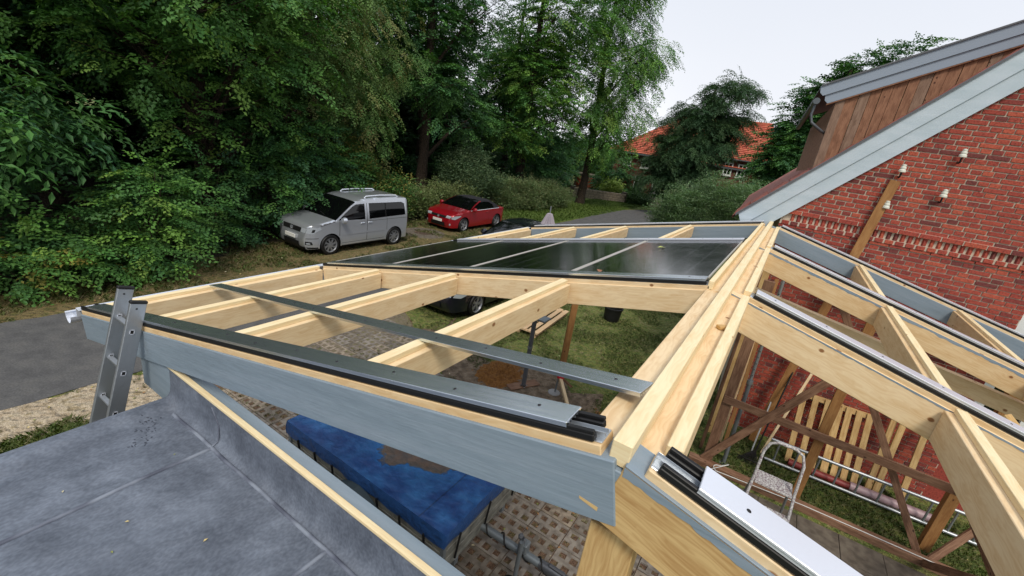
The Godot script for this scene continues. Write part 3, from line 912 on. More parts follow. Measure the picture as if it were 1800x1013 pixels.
func prism_on_wall(mb: MB, pts: Array, o0: float, o1: float) -> void:
	var idx := Geometry2D.triangulate_polygon(PackedVector2Array(pts))
	var n := Vector3(0.0571, 0, 0.99837)
	for k in range(0, idx.size(), 3):
		for o in [o0, o1]:
			var p: Array = []
			var t: Array = []
			for j in 3:
				p.append(on_wall(pts[idx[k + j]].x, pts[idx[k + j]].y, o))
				t.append(pts[idx[k + j]])
			var nn := n if o == o1 else -n
			mb.tri_n(p[0], p[1], p[2], nn, nn, nn, t[0], t[1], t[2])
	var area := 0.0
	for k in pts.size(): area += pts[k].cross(pts[(k + 1) % pts.size()])
	for k in pts.size():
		var a: Vector2 = pts[k]
		var b: Vector2 = pts[(k + 1) % pts.size()]
		var q := [on_wall(a.x, a.y, o1), on_wall(a.x, a.y, o0), on_wall(b.x, b.y, o0), on_wall(b.x, b.y, o1)]
		if area > 0: mb.quad(q[0], q[1], q[2], q[3])
		else: mb.quad(q[3], q[2], q[1], q[0])
func pan_tile() -> ArrayMesh:
	var mb := MB.new()
	var n := 7
	for k in n:
		var t0 := float(k) / n
		var t1 := float(k + 1) / n
		var y0 := 0.018 * cos(TAU * t0)
		var y1 := 0.018 * cos(TAU * t1)
		var z0 := -t0 * 0.21
		var z1 := -t1 * 0.21
		mb.quad(Vector3(0, y0, z0), Vector3(0.28, y0, z0), Vector3(0.28, y1, z1), Vector3(0, y1, z1))
		mb.quad(Vector3(0, y0 - 0.016, z0), Vector3(0, y0, z0), Vector3(0, y1, z1), Vector3(0, y1 - 0.016, z1))
	return mb.mesh()
func build_dormer(h: Node) -> void:
	var back := -0.78           # the cheek stands back from the gable face
	var d := Node3D.new()
	d.name = "dormer"
	h.add_child(d)
	var top := func(s: float) -> float: return 5.70 + (s - 0.2) * 0.478
	# boards lean with the cheek: upright planks, tops cut to the dormer roof, feet to the main roof
	var s := 0.36
	var k := 0
	while s < 4.0:
		var w := rng.randf_range(0.115, 0.165)
		var a := s
		var b := s + w - 0.006
		var lo_a: float = verge_y(a) + 0.53
		var lo_b: float = verge_y(b) + 0.53
		if top.call(b) <= lo_b + 0.02: break
		var mb := MB.new()
		var pts := [Vector2(a, lo_a), Vector2(b, lo_b), Vector2(b, top.call(b)), Vector2(a, top.call(a))]
		prism_on_wall(mb, pts, back - 0.03, back + (0.0 if k % 2 == 0 else 0.012))
		var o := put(d, "board", turned_uv(mb), M.weathered if k % 5 != 1 else M.weathered_grey)
		o.set_meta("label", "weathered brown board")
		s += w
		k += 1
	# corner post and front face
	var cp := MB.new()
	prism_on_wall(cp, [Vector2(0.24, verge_y(0.24) + 0.5), Vector2(0.36, verge_y(0.36) + 0.5), Vector2(0.36, top.call(0.36)), Vector2(0.24, top.call(0.24))], back - 0.1, back + 0.02)
	put(d, "corner_post", turned_uv(cp), M.weathered_grey)
	var fr := MB.new()
	fr.quad(on_wall(0.25, verge_y(0.25) + 0.5, back), on_wall(0.25, top.call(0.25), back), on_wall(0.25, top.call(0.25), back - 5.0), on_wall(0.25, verge_y(0.25) + 0.5, back - 5.0))
	put(d, "front_wall", fr.mesh(), M.weathered)
	# dormer roof with two verge boards
	for v in [[0.02, 0.16, 0.06, 0.10], [0.17, 0.17, 0.085, 0.0]]:
		var mb := MB.new()
		var s0: float = v[3]
		var pts: Array = []
		for q in [[s0 + 0.03, v[0]], [4.4, v[0]], [4.4, v[0] + v[1]], [s0 - 0.04, v[0] + v[1]], [s0 - 0.02, v[0] + v[1] * 0.4]]: pts.append(Vector2(q[0], top.call(q[0]) + q[1]))
		prism_on_wall(mb, pts, back + v[2] - 0.03, back + v[2])
		put(d, "verge_board", mb.mesh(), M.verge_dark)
	var rr := MB.new()
	prism_on_wall(rr, [Vector2(-0.03, top.call(-0.03) + 0.335), Vector2(4.4, top.call(4.4) + 0.335), Vector2(4.4, top.call(4.4) + 0.36), Vector2(-0.03, top.call(-0.03) + 0.36)], back - 5.0, back + 0.11)
	put(d, "dormer_roof", rr.mesh(), M.plastic_grey)
	var so := MB.new()
	prism_on_wall(so, [Vector2(0.12, top.call(0.12) + 0.0), Vector2(4.4, top.call(4.4) + 0.0), Vector2(4.4, top.call(4.4) + 0.02), Vector2(0.12, top.call(0.12) + 0.02)], back - 0.05, back + 0.055)
	put(d, "soffit", so.mesh(), M.weathered)
	# gutter along the front and its swan-neck
	var g := MB.new()
	var go := on_wall(0.0, top.call(0.0) + 0.12, back)
	g.tube([on_wall(-0.03, top.call(0.0) + 0.10, back + 0.1), on_wall(-0.03, top.call(0.0) + 0.10, back - 5.0)], [0.05, 0.05], 10)
	put(d, "gutter", g.mesh(), M.zinc)
	var sp := MB.new()
	sp.tube([on_wall(-0.03, top.call(0.0) + 0.05, back + 0.02), on_wall(-0.04, top.call(0.0) - 0.10, back + 0.02), on_wall(0.0, top.call(0.0) - 0.22, back + 0.02), on_wall(0.17, top.call(0.0) - 0.33, back + 0.02), on_wall(0.26, top.call(0.0) - 0.36, back - 0.12)], [0.024, 0.024, 0.024, 0.024, 0.024], 10)
	put(d, "downpipe", sp.mesh(), M.zinc)
# swap the mapping so that the grain runs up the board
func turned_uv(mb: MB) -> ArrayMesh:
	for i in mb.uv.size():
		var t := mb.uv[i]
		mb.uv[i] = Vector2(t.y + rng.seed % 7, t.x)
	return mb.mesh()

# ================================================================ flat roof at the photographer's feet
func build_flat_roof() -> void:
	M.membrane = mat(Color(1, 1, 1), 0.55)
	M.membrane.albedo_texture = membrane_texture()
	M.membrane.uv1_scale = Vector3(0.32, 0.32, 1)
	bump(M.membrane, 402, 0.05, 4.0, 0.35)
	M.chalk = mat(Color(0.50, 0.53, 0.58), 0.7)
	M.chalk.albedo_texture = noise_image(404, 0.04, 3, 128, [Color(0.62, 0.62, 0.66), Color(1, 1, 1)], 1.8)
	var t := thing("flat_roof", "flat roof with dusty blue-grey rubber membrane below the carport's grey front beam", "roof")
	var y := 2.55
	var x0 := -2.99             # outer edge
	# floor, the rolled edge, and the coved upstand
	var mb := MB.new()
	var n := 40
	var cols := 30
	var prof: Array = []       # from the camera's side to the upstand's top: (z, y)
	prof.append_array([Vector2(2.4, y), Vector2(1.4, y), Vector2(0.6, y), Vector2(0.2, y), Vector2(-0.1, y), Vector2(-0.35, y), Vector2(-0.6, y), Vector2(-0.8, y), Vector2(-0.965, y + 0.001), Vector2(-1.0, y + 0.006), Vector2(-1.024, y + 0.022), Vector2(-1.038, y + 0.045), Vector2(-1.045, y + 0.09), Vector2(-1.049, y + 0.235)])
	var xs: Array = [x0 + 0.0, x0 + 0.03, x0 + 0.07, x0 + 0.12, x0 + 0.16, x0 + 0.2]
	for k in 24: xs.append(x0 + 0.2 + (k + 1) * 0.11)
	for i in xs.size() - 1:
		for j in prof.size() - 1:
			var q: Array = []
			for c in [[i, j], [i + 1, j], [i + 1, j + 1], [i, j + 1]]:
				var x: float = xs[c[0]]
				var e := clampf(1.0 - (x - x0) / 0.16, 0.0, 1.0)
				var p: Vector2 = prof[c[1]]
				var lift := 0.045 * e * e * (3 - 2 * e)
				if c[0] == 0: lift = 0.03
				var wav := 0.0 if c[1] < 8 else 0.004 * noise.get_noise_2d(x * 5.0, 9.0)
				q.append(Vector3(x, p.y + lift * clampf((prof[13].y - p.y) / 0.2, 0, 1) + wav, p.x + (wav if c[1] > 9 else 0.0)))
			var nn: Array = []
			var g: Vector3 = (q[1] - q[0]).cross(q[3] - q[0]).normalized()
			if g.y < 0 and j < 9: g = -g
			if g.z < 0 and j >= 9: g = -g
			var tt: Array = []
			for c in [[i, j], [i + 1, j], [i + 1, j + 1], [i, j + 1]]:
				var p: Vector2 = prof[c[1]]
				tt.append(Vector2(xs[c[0]], p.x - (p.y - y)))
			mb.tri_n(q[0], q[1], q[2], g, g, g, tt[0], tt[1], tt[2])
			mb.tri_n(q[0], q[2], q[3], g, g, g, tt[0], tt[2], tt[3])
	put(t, "membrane", smooth(mb), M.membrane)
	# edge trim hanging over the outer wall
	var eg := MB.new()
	eg.box(Vector3(x0 - 0.02, y - 0.12, -1.048), Vector3(x0 + 0.01, y + 0.034, 2.4), 0.006)
	put(t, "edge_trim", eg.mesh(), M.membrane)
	# welded seams, chalky along their raised line
	for s in [[x0 + 0.61, 2.4, -0.99], [x0 + 1.65, 2.4, -0.99]]:
		var sm := MB.new()
		var path: Array = []
		for k in 31:
			var z := lerpf(s[1], s[2], k / 30.0)
			var p := Vector3(s[0] + 0.012 * noise.get_noise_1d(z * 4.0), y + 0.0005, z)
			path.append(p)
		sm.tube(path, path.map(func(_q): return 0.011), 8, false)
		put(t, "seam", sm.mesh(), M.chalk)
	var cs := MB.new()
	var pp: Array = []
	for k in 41:
		var x := lerpf(x0 + 0.16, 0.0, k / 40.0)
		var p := Vector3(x, y + 0.003, -0.992 + 0.008 * noise.get_noise_1d(x * 5.0))
		pp.append(p)
	cs.tube(pp, pp.map(func(_q): return 0.011), 8, false)
	put(t, "seam", cs.mesh(), M.chalk)
	var up := MB.new()
	up.tube([Vector3(x0 + 0.61, y + 0.006, -0.995), Vector3(x0 + 0.617, y + 0.03, -1.028), Vector3(x0 + 0.60, y + 0.12, -1.046), Vector3(x0 + 0.53, y + 0.21, -1.048)], [0.006, 0.005, 0.005, 0.004], 6, false)
	put(t, "seam", up.mesh(), M.chalk)
	# capping strip and the grey plate behind it
	beam(t, "capping_strip", Vector3(-3.42, 2.806, -1.063), Vector3(0.1, 2.806, -1.063), 0.030, 0.02, M.pine_pale)
	var pl := beam(t, "wall_plate", Vector3(-3.43, 2.785, -1.102), Vector3(0.1, 2.785, -1.102), 0.100, 0.30, M.grey_paint)
	# walls of the building below
	var wl := MB.new()
	wl.box(Vector3(x0 + 0.02, 0, -1.045), Vector3(0.0, 2.42, 2.38))
	put(t, "wall", wl.mesh(), M.grey_paint)
	# leaves that have blown onto the membrane are left to build_debris
func smooth(mb: MB) -> ArrayMesh:
	var acc := {}
	for i in mb.v.size():
		var k := Vector3i((mb.v[i] * 2000.0).round())
		acc[k] = acc.get(k, Vector3.ZERO) + mb.n[i]
	for i in mb.v.size():
		var s: Vector3 = acc[Vector3i((mb.v[i] * 2000.0).round())]
		if s.length_squared() > 1e-9: mb.n[i] = s.normalized()
	return mb.mesh()
func membrane_texture() -> ImageTexture:
	var size := 1024
	var f := FastNoiseLite.new()
	f.seed = 401
	f.frequency = 0.006
	f.fractal_octaves = 5
	var a := f.get_seamless_image(size, size)
	f.seed = 433
	f.frequency = 0.03
	var b := f.get_seamless_image(size, size)
	f.seed = 455
	f.frequency = 0.11
	f.fractal_octaves = 3
	var e2 := f.get_seamless_image(size, size)
	var out := Image.create(size, size, false, Image.FORMAT_RGB8)
	var dark := Color(0.30, 0.325, 0.37)
	var pale := Color(0.49, 0.525, 0.58)
	for y in size:
		for x in size:
			var w := a.get_pixel(x, y).r
			var s := b.get_pixel((x + y / 4) % size, (y / 2) % size).r     # wiping streaks
			var t := clampf(0.42 + (w - 0.5) * 0.65 + (s - 0.5) * 0.35 + (e2.get_pixel((x * 3 / 2) % size, y).r - 0.5) * 0.55, 0.0, 1.0)
			out.set_pixel(x, y, dark.lerp(pale, t))
	# boot prints: clusters of small tread marks
	var r := RandomNumberGenerator.new()
	r.seed = 77
	for k in 16:
		var c := Vector2(r.randf() * size, r.randf() * size)
		var dir := Vector2.from_angle(r.randf() * TAU)
		for i in 46:
			var p := c + dir * r.randf_range(-45, 45) + dir.orthogonal() * r.randf_range(-17, 17)
			var e := Vector2.from_angle(r.randf() * TAU)
			for m in 3:
				var q := p + e * m
				for dx in 3:
					var ix := posmod(int(q.x) + dx, size)
					var iy := posmod(int(q.y), size)
					out.set_pixel(ix, iy, out.get_pixel(ix, iy).lerp(Color(0.12, 0.13, 0.17), 0.75))
	return ImageTexture.create_from_image(out)

# ================================================================ what stands under and around the frame
func build_under_roof() -> void:
	# temporary bracing in rough brown boards, in one upright plane
	var z := -7.0
	var f := thing("bracing_frame", "rough brown boards nailed up as temporary bracing below the open right roof", "bracing")
	beam(f, "rail", Vector3(0.0, 1.25, z + 0.06), Vector3(2.82, 1.22, z + 0.06), 0.03, 0.12, M.brown)
	beam(f, "diagonal", Vector3(-0.05, 0.12, z + 0.10), Vector3(1.62, 3.0, z + 0.10), 0.035, 0.11, M.brown, Vector3(-0.8, 0.6, 0))
	beam(f, "post", Vector3(1.3, 3.1, z), Vector3(1.3, 0.0, z), 0.12, 0.05, M.orange_wood, Vector3(0, 0, 1))
	beam(f, "diagonal", Vector3(2.78, 0.0, z - 0.05), Vector3(0.95, 3.0, z - 0.05), 0.09, 0.035, M.brown, Vector3(0, 0, 1))
	beam(f, "post", Vector3(0.06, 3.1, z + 0.03), Vector3(0.06, 0.0, z + 0.03), 0.14, 0.05, M.brown, Vector3(0, 0, 1))
	beam(f, "post", Vector3(-0.06, 3.1, z - 0.35), Vector3(-0.06, 0.0, z - 0.35), 0.14, 0.05, M.brown, Vector3(1, 0, 0))
	beam(f, "post", Vector3(2.86, 2.9, z - 0.2), Vector3(2.86, 0.0, z - 0.2), 0.12, 0.12, M.orange_wood, Vector3(0, 0, 1))
	beam(f, "rail", Vector3(2.8, 1.25, z), Vector3(2.62, 1.25, -4.2), 0.05, 0.14, M.brown)
	beam(f, "brace", Vector3(2.8, 0.06, z + 0.15), Vector3(2.72, 1.1, -5.4), 0.09, 0.04, M.brown, Vector3(1, 0, 0))
	beam(f, "brace", Vector3(2.86, 0.05, z + 0.05), Vector3(3.4, 0.9, z - 0.4), 0.09, 0.04, M.brown, Vector3(0, 0, 1))
	# raking board flat against the brick wall
	var rk := thing("raking_board", "long brown board leaning flat against the red brick gable", "board")
	beam(rk, "board", on_wall(1.23, 4.66, 0.075), on_wall(0.70, 0.02, 0.36), 0.125, 0.03, M.orange_wood, Vector3(0, 0, 1))
	# steel prop: perforated inner tube in an outer tube
	var sp := thing("steel_prop", "galvanised adjustable steel prop with perforated upper tube", "prop", Vector3(0.30, 0, -7.16))
	tube(sp, "outer_tube", [Vector3(0, 0.0, 0), Vector3(-0.04, 1.55, 0)], 0.03, M.steel, 12)
	tube(sp, "inner_tube", [Vector3(-0.04, 1.5, 0), Vector3(-0.085, 3.15, 0)], 0.024, M.alu_dull, 12)
	var hole := MB.new()
	hole.lathe(Vector3.ZERO, Vector3(0, 0, 1), [Vector2(0, 0.002), Vector2(0.007, 0.002), Vector2(0.008, 0)], 8)
	var hm := hole.mesh()
	for k in 14:
		var p := Vector3(-0.041 - k * 0.003, 1.62 + k * 0.1, 0.0245)
		put(sp, "pin_hole", hm, M.black, Transform3D(Basis.IDENTITY, p))
	var ring := MB.new()
	ring.lathe(Vector3(-0.04, 1.50, 0), Vector3.UP, [Vector2(0.03, -0.03), Vector2(0.045, -0.03), Vector2(0.045, 0.03), Vector2(0.03, 0.03)], 14)
	put(sp, "collar", ring.mesh(), M.alu_dull)
	var bp := MB.new()
	bp.box(Vector3(-0.06, 0.0, -0.06), Vector3(0.06, 0.006, 0.06))
	put(sp, "foot_plate", bp.mesh(), M.steel)
	# loose laths beside the prop, a white rod and a dark one
	var names := [["pale narrow lath standing against the brick wall beside the steel prop", Vector3(0.16, 0, -7.7), Vector3(0.14, 2.35, -8.38), 0.05, M.pine], ["pale lath leaning on the brick wall beside the pallets", Vector3(0.80, 0, -7.9), Vector3(1.20, 2.2, -8.42), 0.04, M.pine], ["brown lath standing close behind the steel prop", Vector3(0.24, 0, -7.55), Vector3(0.16, 2.9, -8.3), 0.06, M.orange_wood]]
	for k in names:
		var l := thing("lath", k[0], "lath", Vector3.ZERO)
		beam(l, "lath", k[1], k[2], k[3], 0.025, k[4], Vector3(0, 0, 1))
	var wr := thing("rake", "black garden rake with grey handle leaning on the brick wall", "rake")
	tube(wr, "handle", [Vector3(0.70, 0.03, -7.75), Vector3(0.86, 1.75, -8.4)], 0.013, M.black, 8)
	var hd := MB.new()
	for k in 15:
		var a := -0.6 + 1.2 * k / 14.0
		hd.tube([Vector3(0.70, 0.12, -7.76), Vector3(0.62 + sin(a) * 0.30, 0.03, -7.62 + cos(a) * 0.22)], [0.005, 0.004], 4)
	hd.tube([Vector3(0.45, 0.05, -7.52), Vector3(0.60, 0.07, -7.47), Vector3(0.78, 0.05, -7.5)], [0.008, 0.008, 0.008], 5)
	put(wr, "head", hd.mesh(), M.black)
	var rod := thing("white_rod", "thin white rod leaning beside the rake at the brick wall", "rod")
	tube(rod, "rod", [Vector3(0.66, 0.0, -7.86), Vector3(0.70, 0.95, -8.3)], 0.012, M.white_paint, 8)
	# pallets on edge against the wall
	for k in [[1.20, 0.0, "left one", 0.0], [1.70, 0.04, "right one", 0.0]]:
		var p := thing("upright_pallet", ["slatted pale pallet upright against brick wall, nearer the steel prop", "slatted pale pallet upright against brick wall, nearer the loose studs"][int(k[0] > 1.5)], "pallet", Vector3.ZERO, "pallets leaning on the brick wall")
		var x: float = k[0]
		var wd := 0.52 if x < 1.5 else 0.42
		var lo := Vector3(x, 0.0, -8.02)
		var hi := Vector3(x - 0.08, 1.12, -8.46)
		for i in 4:
			var off := WALL_DIR * (wd * i / 3.0)
			beam(p, "slat", lo + off, hi + off, 0.085, 0.022, M.pine_old, Vector3(0, 0.3, 1))
		for q in [0.02, 0.97]:
			var c := lo.lerp(hi, q) + Vector3(0, -0.01, -0.026)
			beam(p, "crosspiece", c - WALL_DIR * 0.04, c + WALL_DIR * (wd + 0.04), 0.09, 0.07, M.pine_old, Vector3(0, 0.3, 1))
	for k in [[2.30, 0.0, 1.4, 0.05], [2.40, 0.02, 1.75, 0.05], [2.70, 0.0, 1.25, 0.045]]:
		var s := thing("stud", "pale %s stud leaning on the brick wall %s" % [["short", "long", "thin"][[2.30, 2.40, 2.70].find(k[0])], ["next to the pallets", "behind the short stud", "apart from the other studs"][[2.30, 2.40, 2.70].find(k[0])]], "stud", Vector3.ZERO)
		beam(s, "stud", Vector3(k[0], 0, -8.05 - k[1]), Vector3(k[0] + 0.02, k[2], -8.5), 0.08, k[3], M.pine_old, Vector3(0, 0, 1))
	# extension ladder on its side along the wall
	var ld := thing("lying_ladder", "aluminium ladder lying on edge along the brick wall in front of pallets", "ladder", Vector3.ZERO)
	for s in [0.06, 0.44]:
		tube(ld, "stile", [Vector3(0.85, s + 0.0, -7.74), Vector3(3.6, s, -7.86)], 0.026, M.alu_dull, 10)
	for i in 10:
		var x := 0.98 + i * 0.28
		tube(ld, "rung", [Vector3(x, 0.06, -7.745 - i * 0.012), Vector3(x, 0.44, -7.745 - i * 0.012)], 0.015, M.alu_dull, 8)
	var rl := thing("plastic_roll", "pink and red plastic pipe lying behind the ladder", "pipe", Vector3.ZERO)
	M.pink = mat(Color(0.66, 0.56, 0.58), 0.45)
	M.red = mat(Color(0.52, 0.20, 0.19), 0.5)
	tube(rl, "pink_pipe", [Vector3(2.05, 0.075, -7.96), Vector3(3.15, 0.075, -8.0)], 0.07, M.pink, 14)
	tube(rl, "red_pipe", [Vector3(1.2, 0.06, -7.93), Vector3(2.05, 0.06, -7.96)], 0.058, M.red, 14)
	# step stool with a hoop, spattered with paint
	M.spatter = mat(Color(1, 1, 1), 0.5)
	M.spatter.albedo_texture = noise_image(421, 0.09, 3, 128, [Color(0.46, 0.36, 0.41), Color(0.58, 0.57, 0.58), Color(0.72, 0.72, 0.72), Color(0.80, 0.80, 0.80)], 2.0)
	tri_map(M.spatter, 3.0, false)
	var st := thing("step_ladder", "paint-spattered aluminium step ladder with tall hoop handle", "step ladder", Vector3.ZERO)
	var top := Vector3(0.80, 1.02, -5.62)
	var hoop: Array = []
	for p in [[-0.22, 0.0, 0.10], [-0.21, 0.35, 0.0], [-0.17, 0.46, -0.03], [-0.09, 0.50, -0.04], [0.09, 0.50, -0.04], [0.17, 0.46, -0.03], [0.21, 0.35, 0.0], [0.22, 0.0, 0.10]]: hoop.append(top + Vector3(p[0], p[1], p[2]))
	tube(st, "hoop", hoop, 0.017, M.spatter, 10)
	var pf := MB.new()
	pf.box(Vector3(-0.20, -0.03, -0.13), Vector3(0.20, 0.0, 0.14), 0.006)
	for i in 9: pf.box(Vector3(-0.19, 0.0, -0.12 + i * 0.029), Vector3(0.19, 0.004, -0.11 + i * 0.029))
	put(st, "platform", pf.mesh(), M.spatter, Transform3D(Basis.IDENTITY, top))
	for s in [-1, 1]:
		tube(st, "leg", [top + Vector3(0.22 * s, 0.0, 0.10), Vector3(top.x + 0.28 * s, 0.02, top.z + 0.55)], 0.018, M.spatter, 8)
		tube(st, "leg", [top + Vector3(0.19 * s, -0.02, -0.08), Vector3(top.x + 0.26 * s, 0.02, top.z - 0.42)], 0.016, M.alu_dull, 8)
	for k in 3:
		var q := 0.25 + k * 0.25
		beam(st, "tread", top + Vector3(-0.23, -q, 0.10 + q * 0.44), top + Vector3(0.23, -q, 0.10 + q * 0.44), 0.09, 0.03, M.spatter)
	# paving slabs and the timber edging in front of the wall
	var sl := Node3D.new()
	sl.name = "terrace"
	sl.set_meta("kind", "structure")
	add_child(sl)
	for i in 8:
		for j in 6:
			var mb := MB.new()
			mb.box(Vector3(-0.247, -0.05, -0.247), Vector3(0.247, 0.0, 0.247), 0.004)
			put(sl, "slab", mb.mesh(), M.slab, Transform3D(Basis.IDENTITY.rotated(Vector3.RIGHT, rng.randf_range(-0.006, 0.006)), Vector3(0.1 + i * 0.5, 0.016 + rng.randf_range(-0.003, 0.003), -6.46 + j * 0.5)))
	var edging := thing("timber_edging", "brown timber edging along the slabs below the open roof", "edging", Vector3.ZERO)
	beam(edging, "board", Vector3(-0.2, 0.10, -6.86), Vector3(3.3, 0.10, -6.92), 0.14, 0.1, M.brown)
	var cd := thing("white_cable", "thin white cable looped on the slabs beside the brown posts", "cable", Vector3.ZERO)
	var cp: Array = []
	for k in 26:
		var t := k / 25.0
		cp.append(Vector3(0.12 + 0.16 * sin(t * 5.2) + t * 0.25, 0.115 + 0.22 * maxf(0, sin(t * 5.0)) * (1.0 - t), -6.75 + 0.12 * cos(t * 5.2)))
	cp.append(Vector3(1.4, 0.11, -6.84)); cp.append(Vector3(3.2, 0.11, -6.9))
	tube(cd, "cable", cp, 0.006, M.white_paint, 6)

# ================================================================ yard
func build_yard() -> void:
	M.pallet = mat(Color(0.86, 0.80, 0.76), 0.85)
	M.pallet.albedo_texture = M.pine_pale.albedo_texture
	M.pallet.uv1_scale = Vector3(0.5, 2.2, 1)
	# ladder leaning on the front beam
	var ld := thing("leaning_ladder", "aluminium ladder with black end caps leaning against the grey front beam", "ladder", Vector3.ZERO)
	var foot_z := -0.13
	for k in 2:
		var x: float = [-3.50, -3.26][k]
		var top := Vector3(x, [3.185, 3.165][k], [-1.005, -0.985][k])
		var foot := Vector3(x, 0.0, foot_z)
		var f := frame_of(foot, top, Vector3(0, 0.25, 1))
		var l := (top - foot).length()
		var mb := MB.new()
		# channel section: web towards the outside, flanges
		var out := 1.0 if k == 1 else -1.0
		mb.box(Vector3(0, -0.088, -0.0125), Vector3(l, 0.0, 0.0125), 0.004)
		var o := put(ld, "stile", mb.mesh(), M.alu_dull, f)
		var cap := MB.new()
		cap.box(Vector3(l - 0.004, -0.091, -0.0155), Vector3(l + 0.016, 0.003, 0.0155), 0.005)
		put(o, "end_cap", cap.mesh(), M.black)
		var bolt := MB.new()
		bolt.lathe(Vector3.ZERO, Vector3(0, 0, 1), [Vector2(0, 0.003), Vector2(0.005, 0.003), Vector2(0.006, 0)], 8)
		for sd in [1.0, -1.0]:
			put(o, "rivet", bolt.mesh(), M.black, Transform3D(Basis.IDENTITY if sd > 0 else Basis(Vector3.UP, PI), Vector3(l - 0.035, -0.037, 0.0128 * sd)))
		# square sockets where the rungs come through
		for i in 11:
			var s := l - 0.19 - i * 0.28
			if s < 0.1: continue
			for sd in [1.0, -1.0]:
				var rim := MB.new()
				for q in [[-0.016, -0.013, 0.032, 0.004], [-0.016, 0.009, 0.032, 0.004], [-0.016, -0.013, 0.004, 0.026], [0.012, -0.013, 0.004, 0.026]]:
					rim.box(Vector3(q[0], q[1], 0), Vector3(q[0] + q[2], q[1] + q[3], 0.003))
				put(o, "socket_rim", rim.mesh(), M.alu_white, Transform3D(Basis.IDENTITY if sd > 0 else Basis(Vector3.RIGHT, PI), Vector3(s, -0.037, 0.0125 * sd)))
				var dk := MB.new()
				dk.box(Vector3(-0.012, -0.009, -0.004), Vector3(0.012, 0.009, 0.001))
				put(o, "socket", dk.mesh(), M.black, Transform3D(Basis.IDENTITY if sd > 0 else Basis(Vector3.RIGHT, PI), Vector3(s, -0.037, 0.0125 * sd)))
	for i in 11:
		var s := 3.29 - 0.19 - i * 0.28
		if s < 0.1: continue
		var t := s / 3.29
		var y := lerpf(0.0, 3.175, t) - 0.008
		var z := lerpf(foot_z, -0.995, t) - 0.037
		beam(ld, "rung", Vector3(-3.49, y + 0.012, z), Vector3(-3.27, y + 0.012, z), 0.03, 0.026, M.alu_dull, Vector3(0, 1, 0.25))
	# two old stakes just beyond the flat roof
	var stk := thing("stakes", "pair of short dark wooden stakes beyond the flat roof corner", "stakes", Vector3.ZERO)
	for p in [[Vector3(-3.75, 0, -1.25), 1.98, 0.045], [Vector3(-3.62, 0, -1.34), 1.95, 0.042]]:
		var mb := MB.new()
		mb.tube([p[0], p[0] + Vector3(0.01, p[1] * 0.97, 0), p[0] + Vector3(0.012, p[1], 0)], [p[2] * 1.1, p[2], p[2] * 0.75], 9)
		put(stk, "stake", mb.mesh(), M.brown)
	# galvanised post with a bracket plate on top
	var mp := thing("metal_post", "grey metal post with flat plate on top beside the sand heap", "post", Vector3(-3.26, 0, -6.71))
	var mb := MB.new()
	mb.box(Vector3(-0.032, 0.03, -0.032), Vector3(0.032, 1.52, 0.032), 0.004)
	put(mp, "shaft", mb.mesh(), M.plastic_grey)
	mb = MB.new()
	mb.box(Vector3(-0.034, 0.82, -0.034), Vector3(0.034, 0.87, 0.034), 0.002)
	put(mp, "tape", mb.mesh(), M.steel)
	mb = MB.new()
	mb.box(Vector3(-0.02, 1.50, -0.02), Vector3(0.30, 1.535, 0.22), 0.004)
	put(mp, "top_plate", mb.mesh(), M.steel)
	mb = MB.new()
	mb.box(Vector3(-0.06, 0.022, -0.06), Vector3(0.06, 0.03, 0.06), 0.002)
	put(mp, "foot_plate", mb.mesh(), M.alu_dull)
	var bp := thing("base_board", "brown board under the grey metal post", "board", Vector3(-3.26, 0.0, -6.73))
	beam(bp, "board", Vector3(-0.17, 0.03, 0.28), Vector3(0.13, 0.03, -0.30), 0.2, 0.02, M.brown)
	# timber prop with red mark and two splayed feet
	var wp := thing("timber_prop", "brown timber prop with red mark and splayed feet on the lawn", "prop", Vector3(-2.68, 0, -7.02))
	beam(wp, "post", Vector3(0.0, 3.0, 0.0), Vector3(0.0, 0.30, 0.0), 0.11, 0.09, M.orange_wood, Vector3(0.6, 0, 1))
	beam(wp, "foot", Vector3(0.02, 0.36, 0.03), Vector3(0.36, 0.02, 0.27), 0.06, 0.05, M.pine, Vector3(0, 1, 0))
	beam(wp, "foot", Vector3(0.02, 0.34, -0.05), Vector3(0.16, 0.10, -0.28), 0.06, 0.05, M.brown, Vector3(0, 1, 0))
	mb = MB.new()
	mb.box(Vector3(-0.063, 0.33, -0.063), Vector3(0.063, 0.41, 0.063), 0.01)
	put(wp, "red_mark", mb.mesh(), mat(Color(0.80, 0.12, 0.2), 0.6), Transform3D(Basis(Vector3.UP, 0.55), Vector3.ZERO))
	mb = MB.new()
	mb.tube([Vector3(-0.03, 0.0, 0.05), Vector3(-0.02, 0.32, 0.04)], [0.016, 0.016], 8)
	put(wp, "steel_pin", mb.mesh(), M.steel)
	mb = MB.new()
	mb.lathe(Vector3(-0.04, 0.0, 0.06), Vector3.UP, [Vector2(0.12, 0.0), Vector2(0.115, 0.018), Vector2(0.09, 0.03), Vector2(0, 0.032)], 14)
	put(wp, "concrete_pad", mb.mesh(), mat(Color(0.6, 0.6, 0.6), 0.9))
	# heap of orange sand: a lumpy mound of its own grains
	M.orange_sand = ground_mat(441, [Color(0.56, 0.38, 0.17), Color(0.68, 0.48, 0.24), Color(0.50, 0.33, 0.15)], 0.9, [Color(0.6, 0.55, 0.5), Color(1, 1, 1)], 1.2)
	var hp := thing("sand_heap", "low heap of orange sand beside the grey metal post", "sand heap", Vector3(-3.84, 0, -6.75))
	put(hp, "mound", heap(0.46, 0.62, 0.17), M.orange_sand)
	var hp2 := thing("sand_patch", "thin scatter of orange sand on the lawn near the timber prop", "sand", Vector3(-1.75, 0, -6.95))
	put(hp2, "mound", heap(0.2, 0.22, 0.02), M.orange_sand)
	# pallet on the lawn
	var pl := thing("pallet", "long pale wooden pallet lying on the lawn behind the posts", "pallet", Vector3.ZERO)
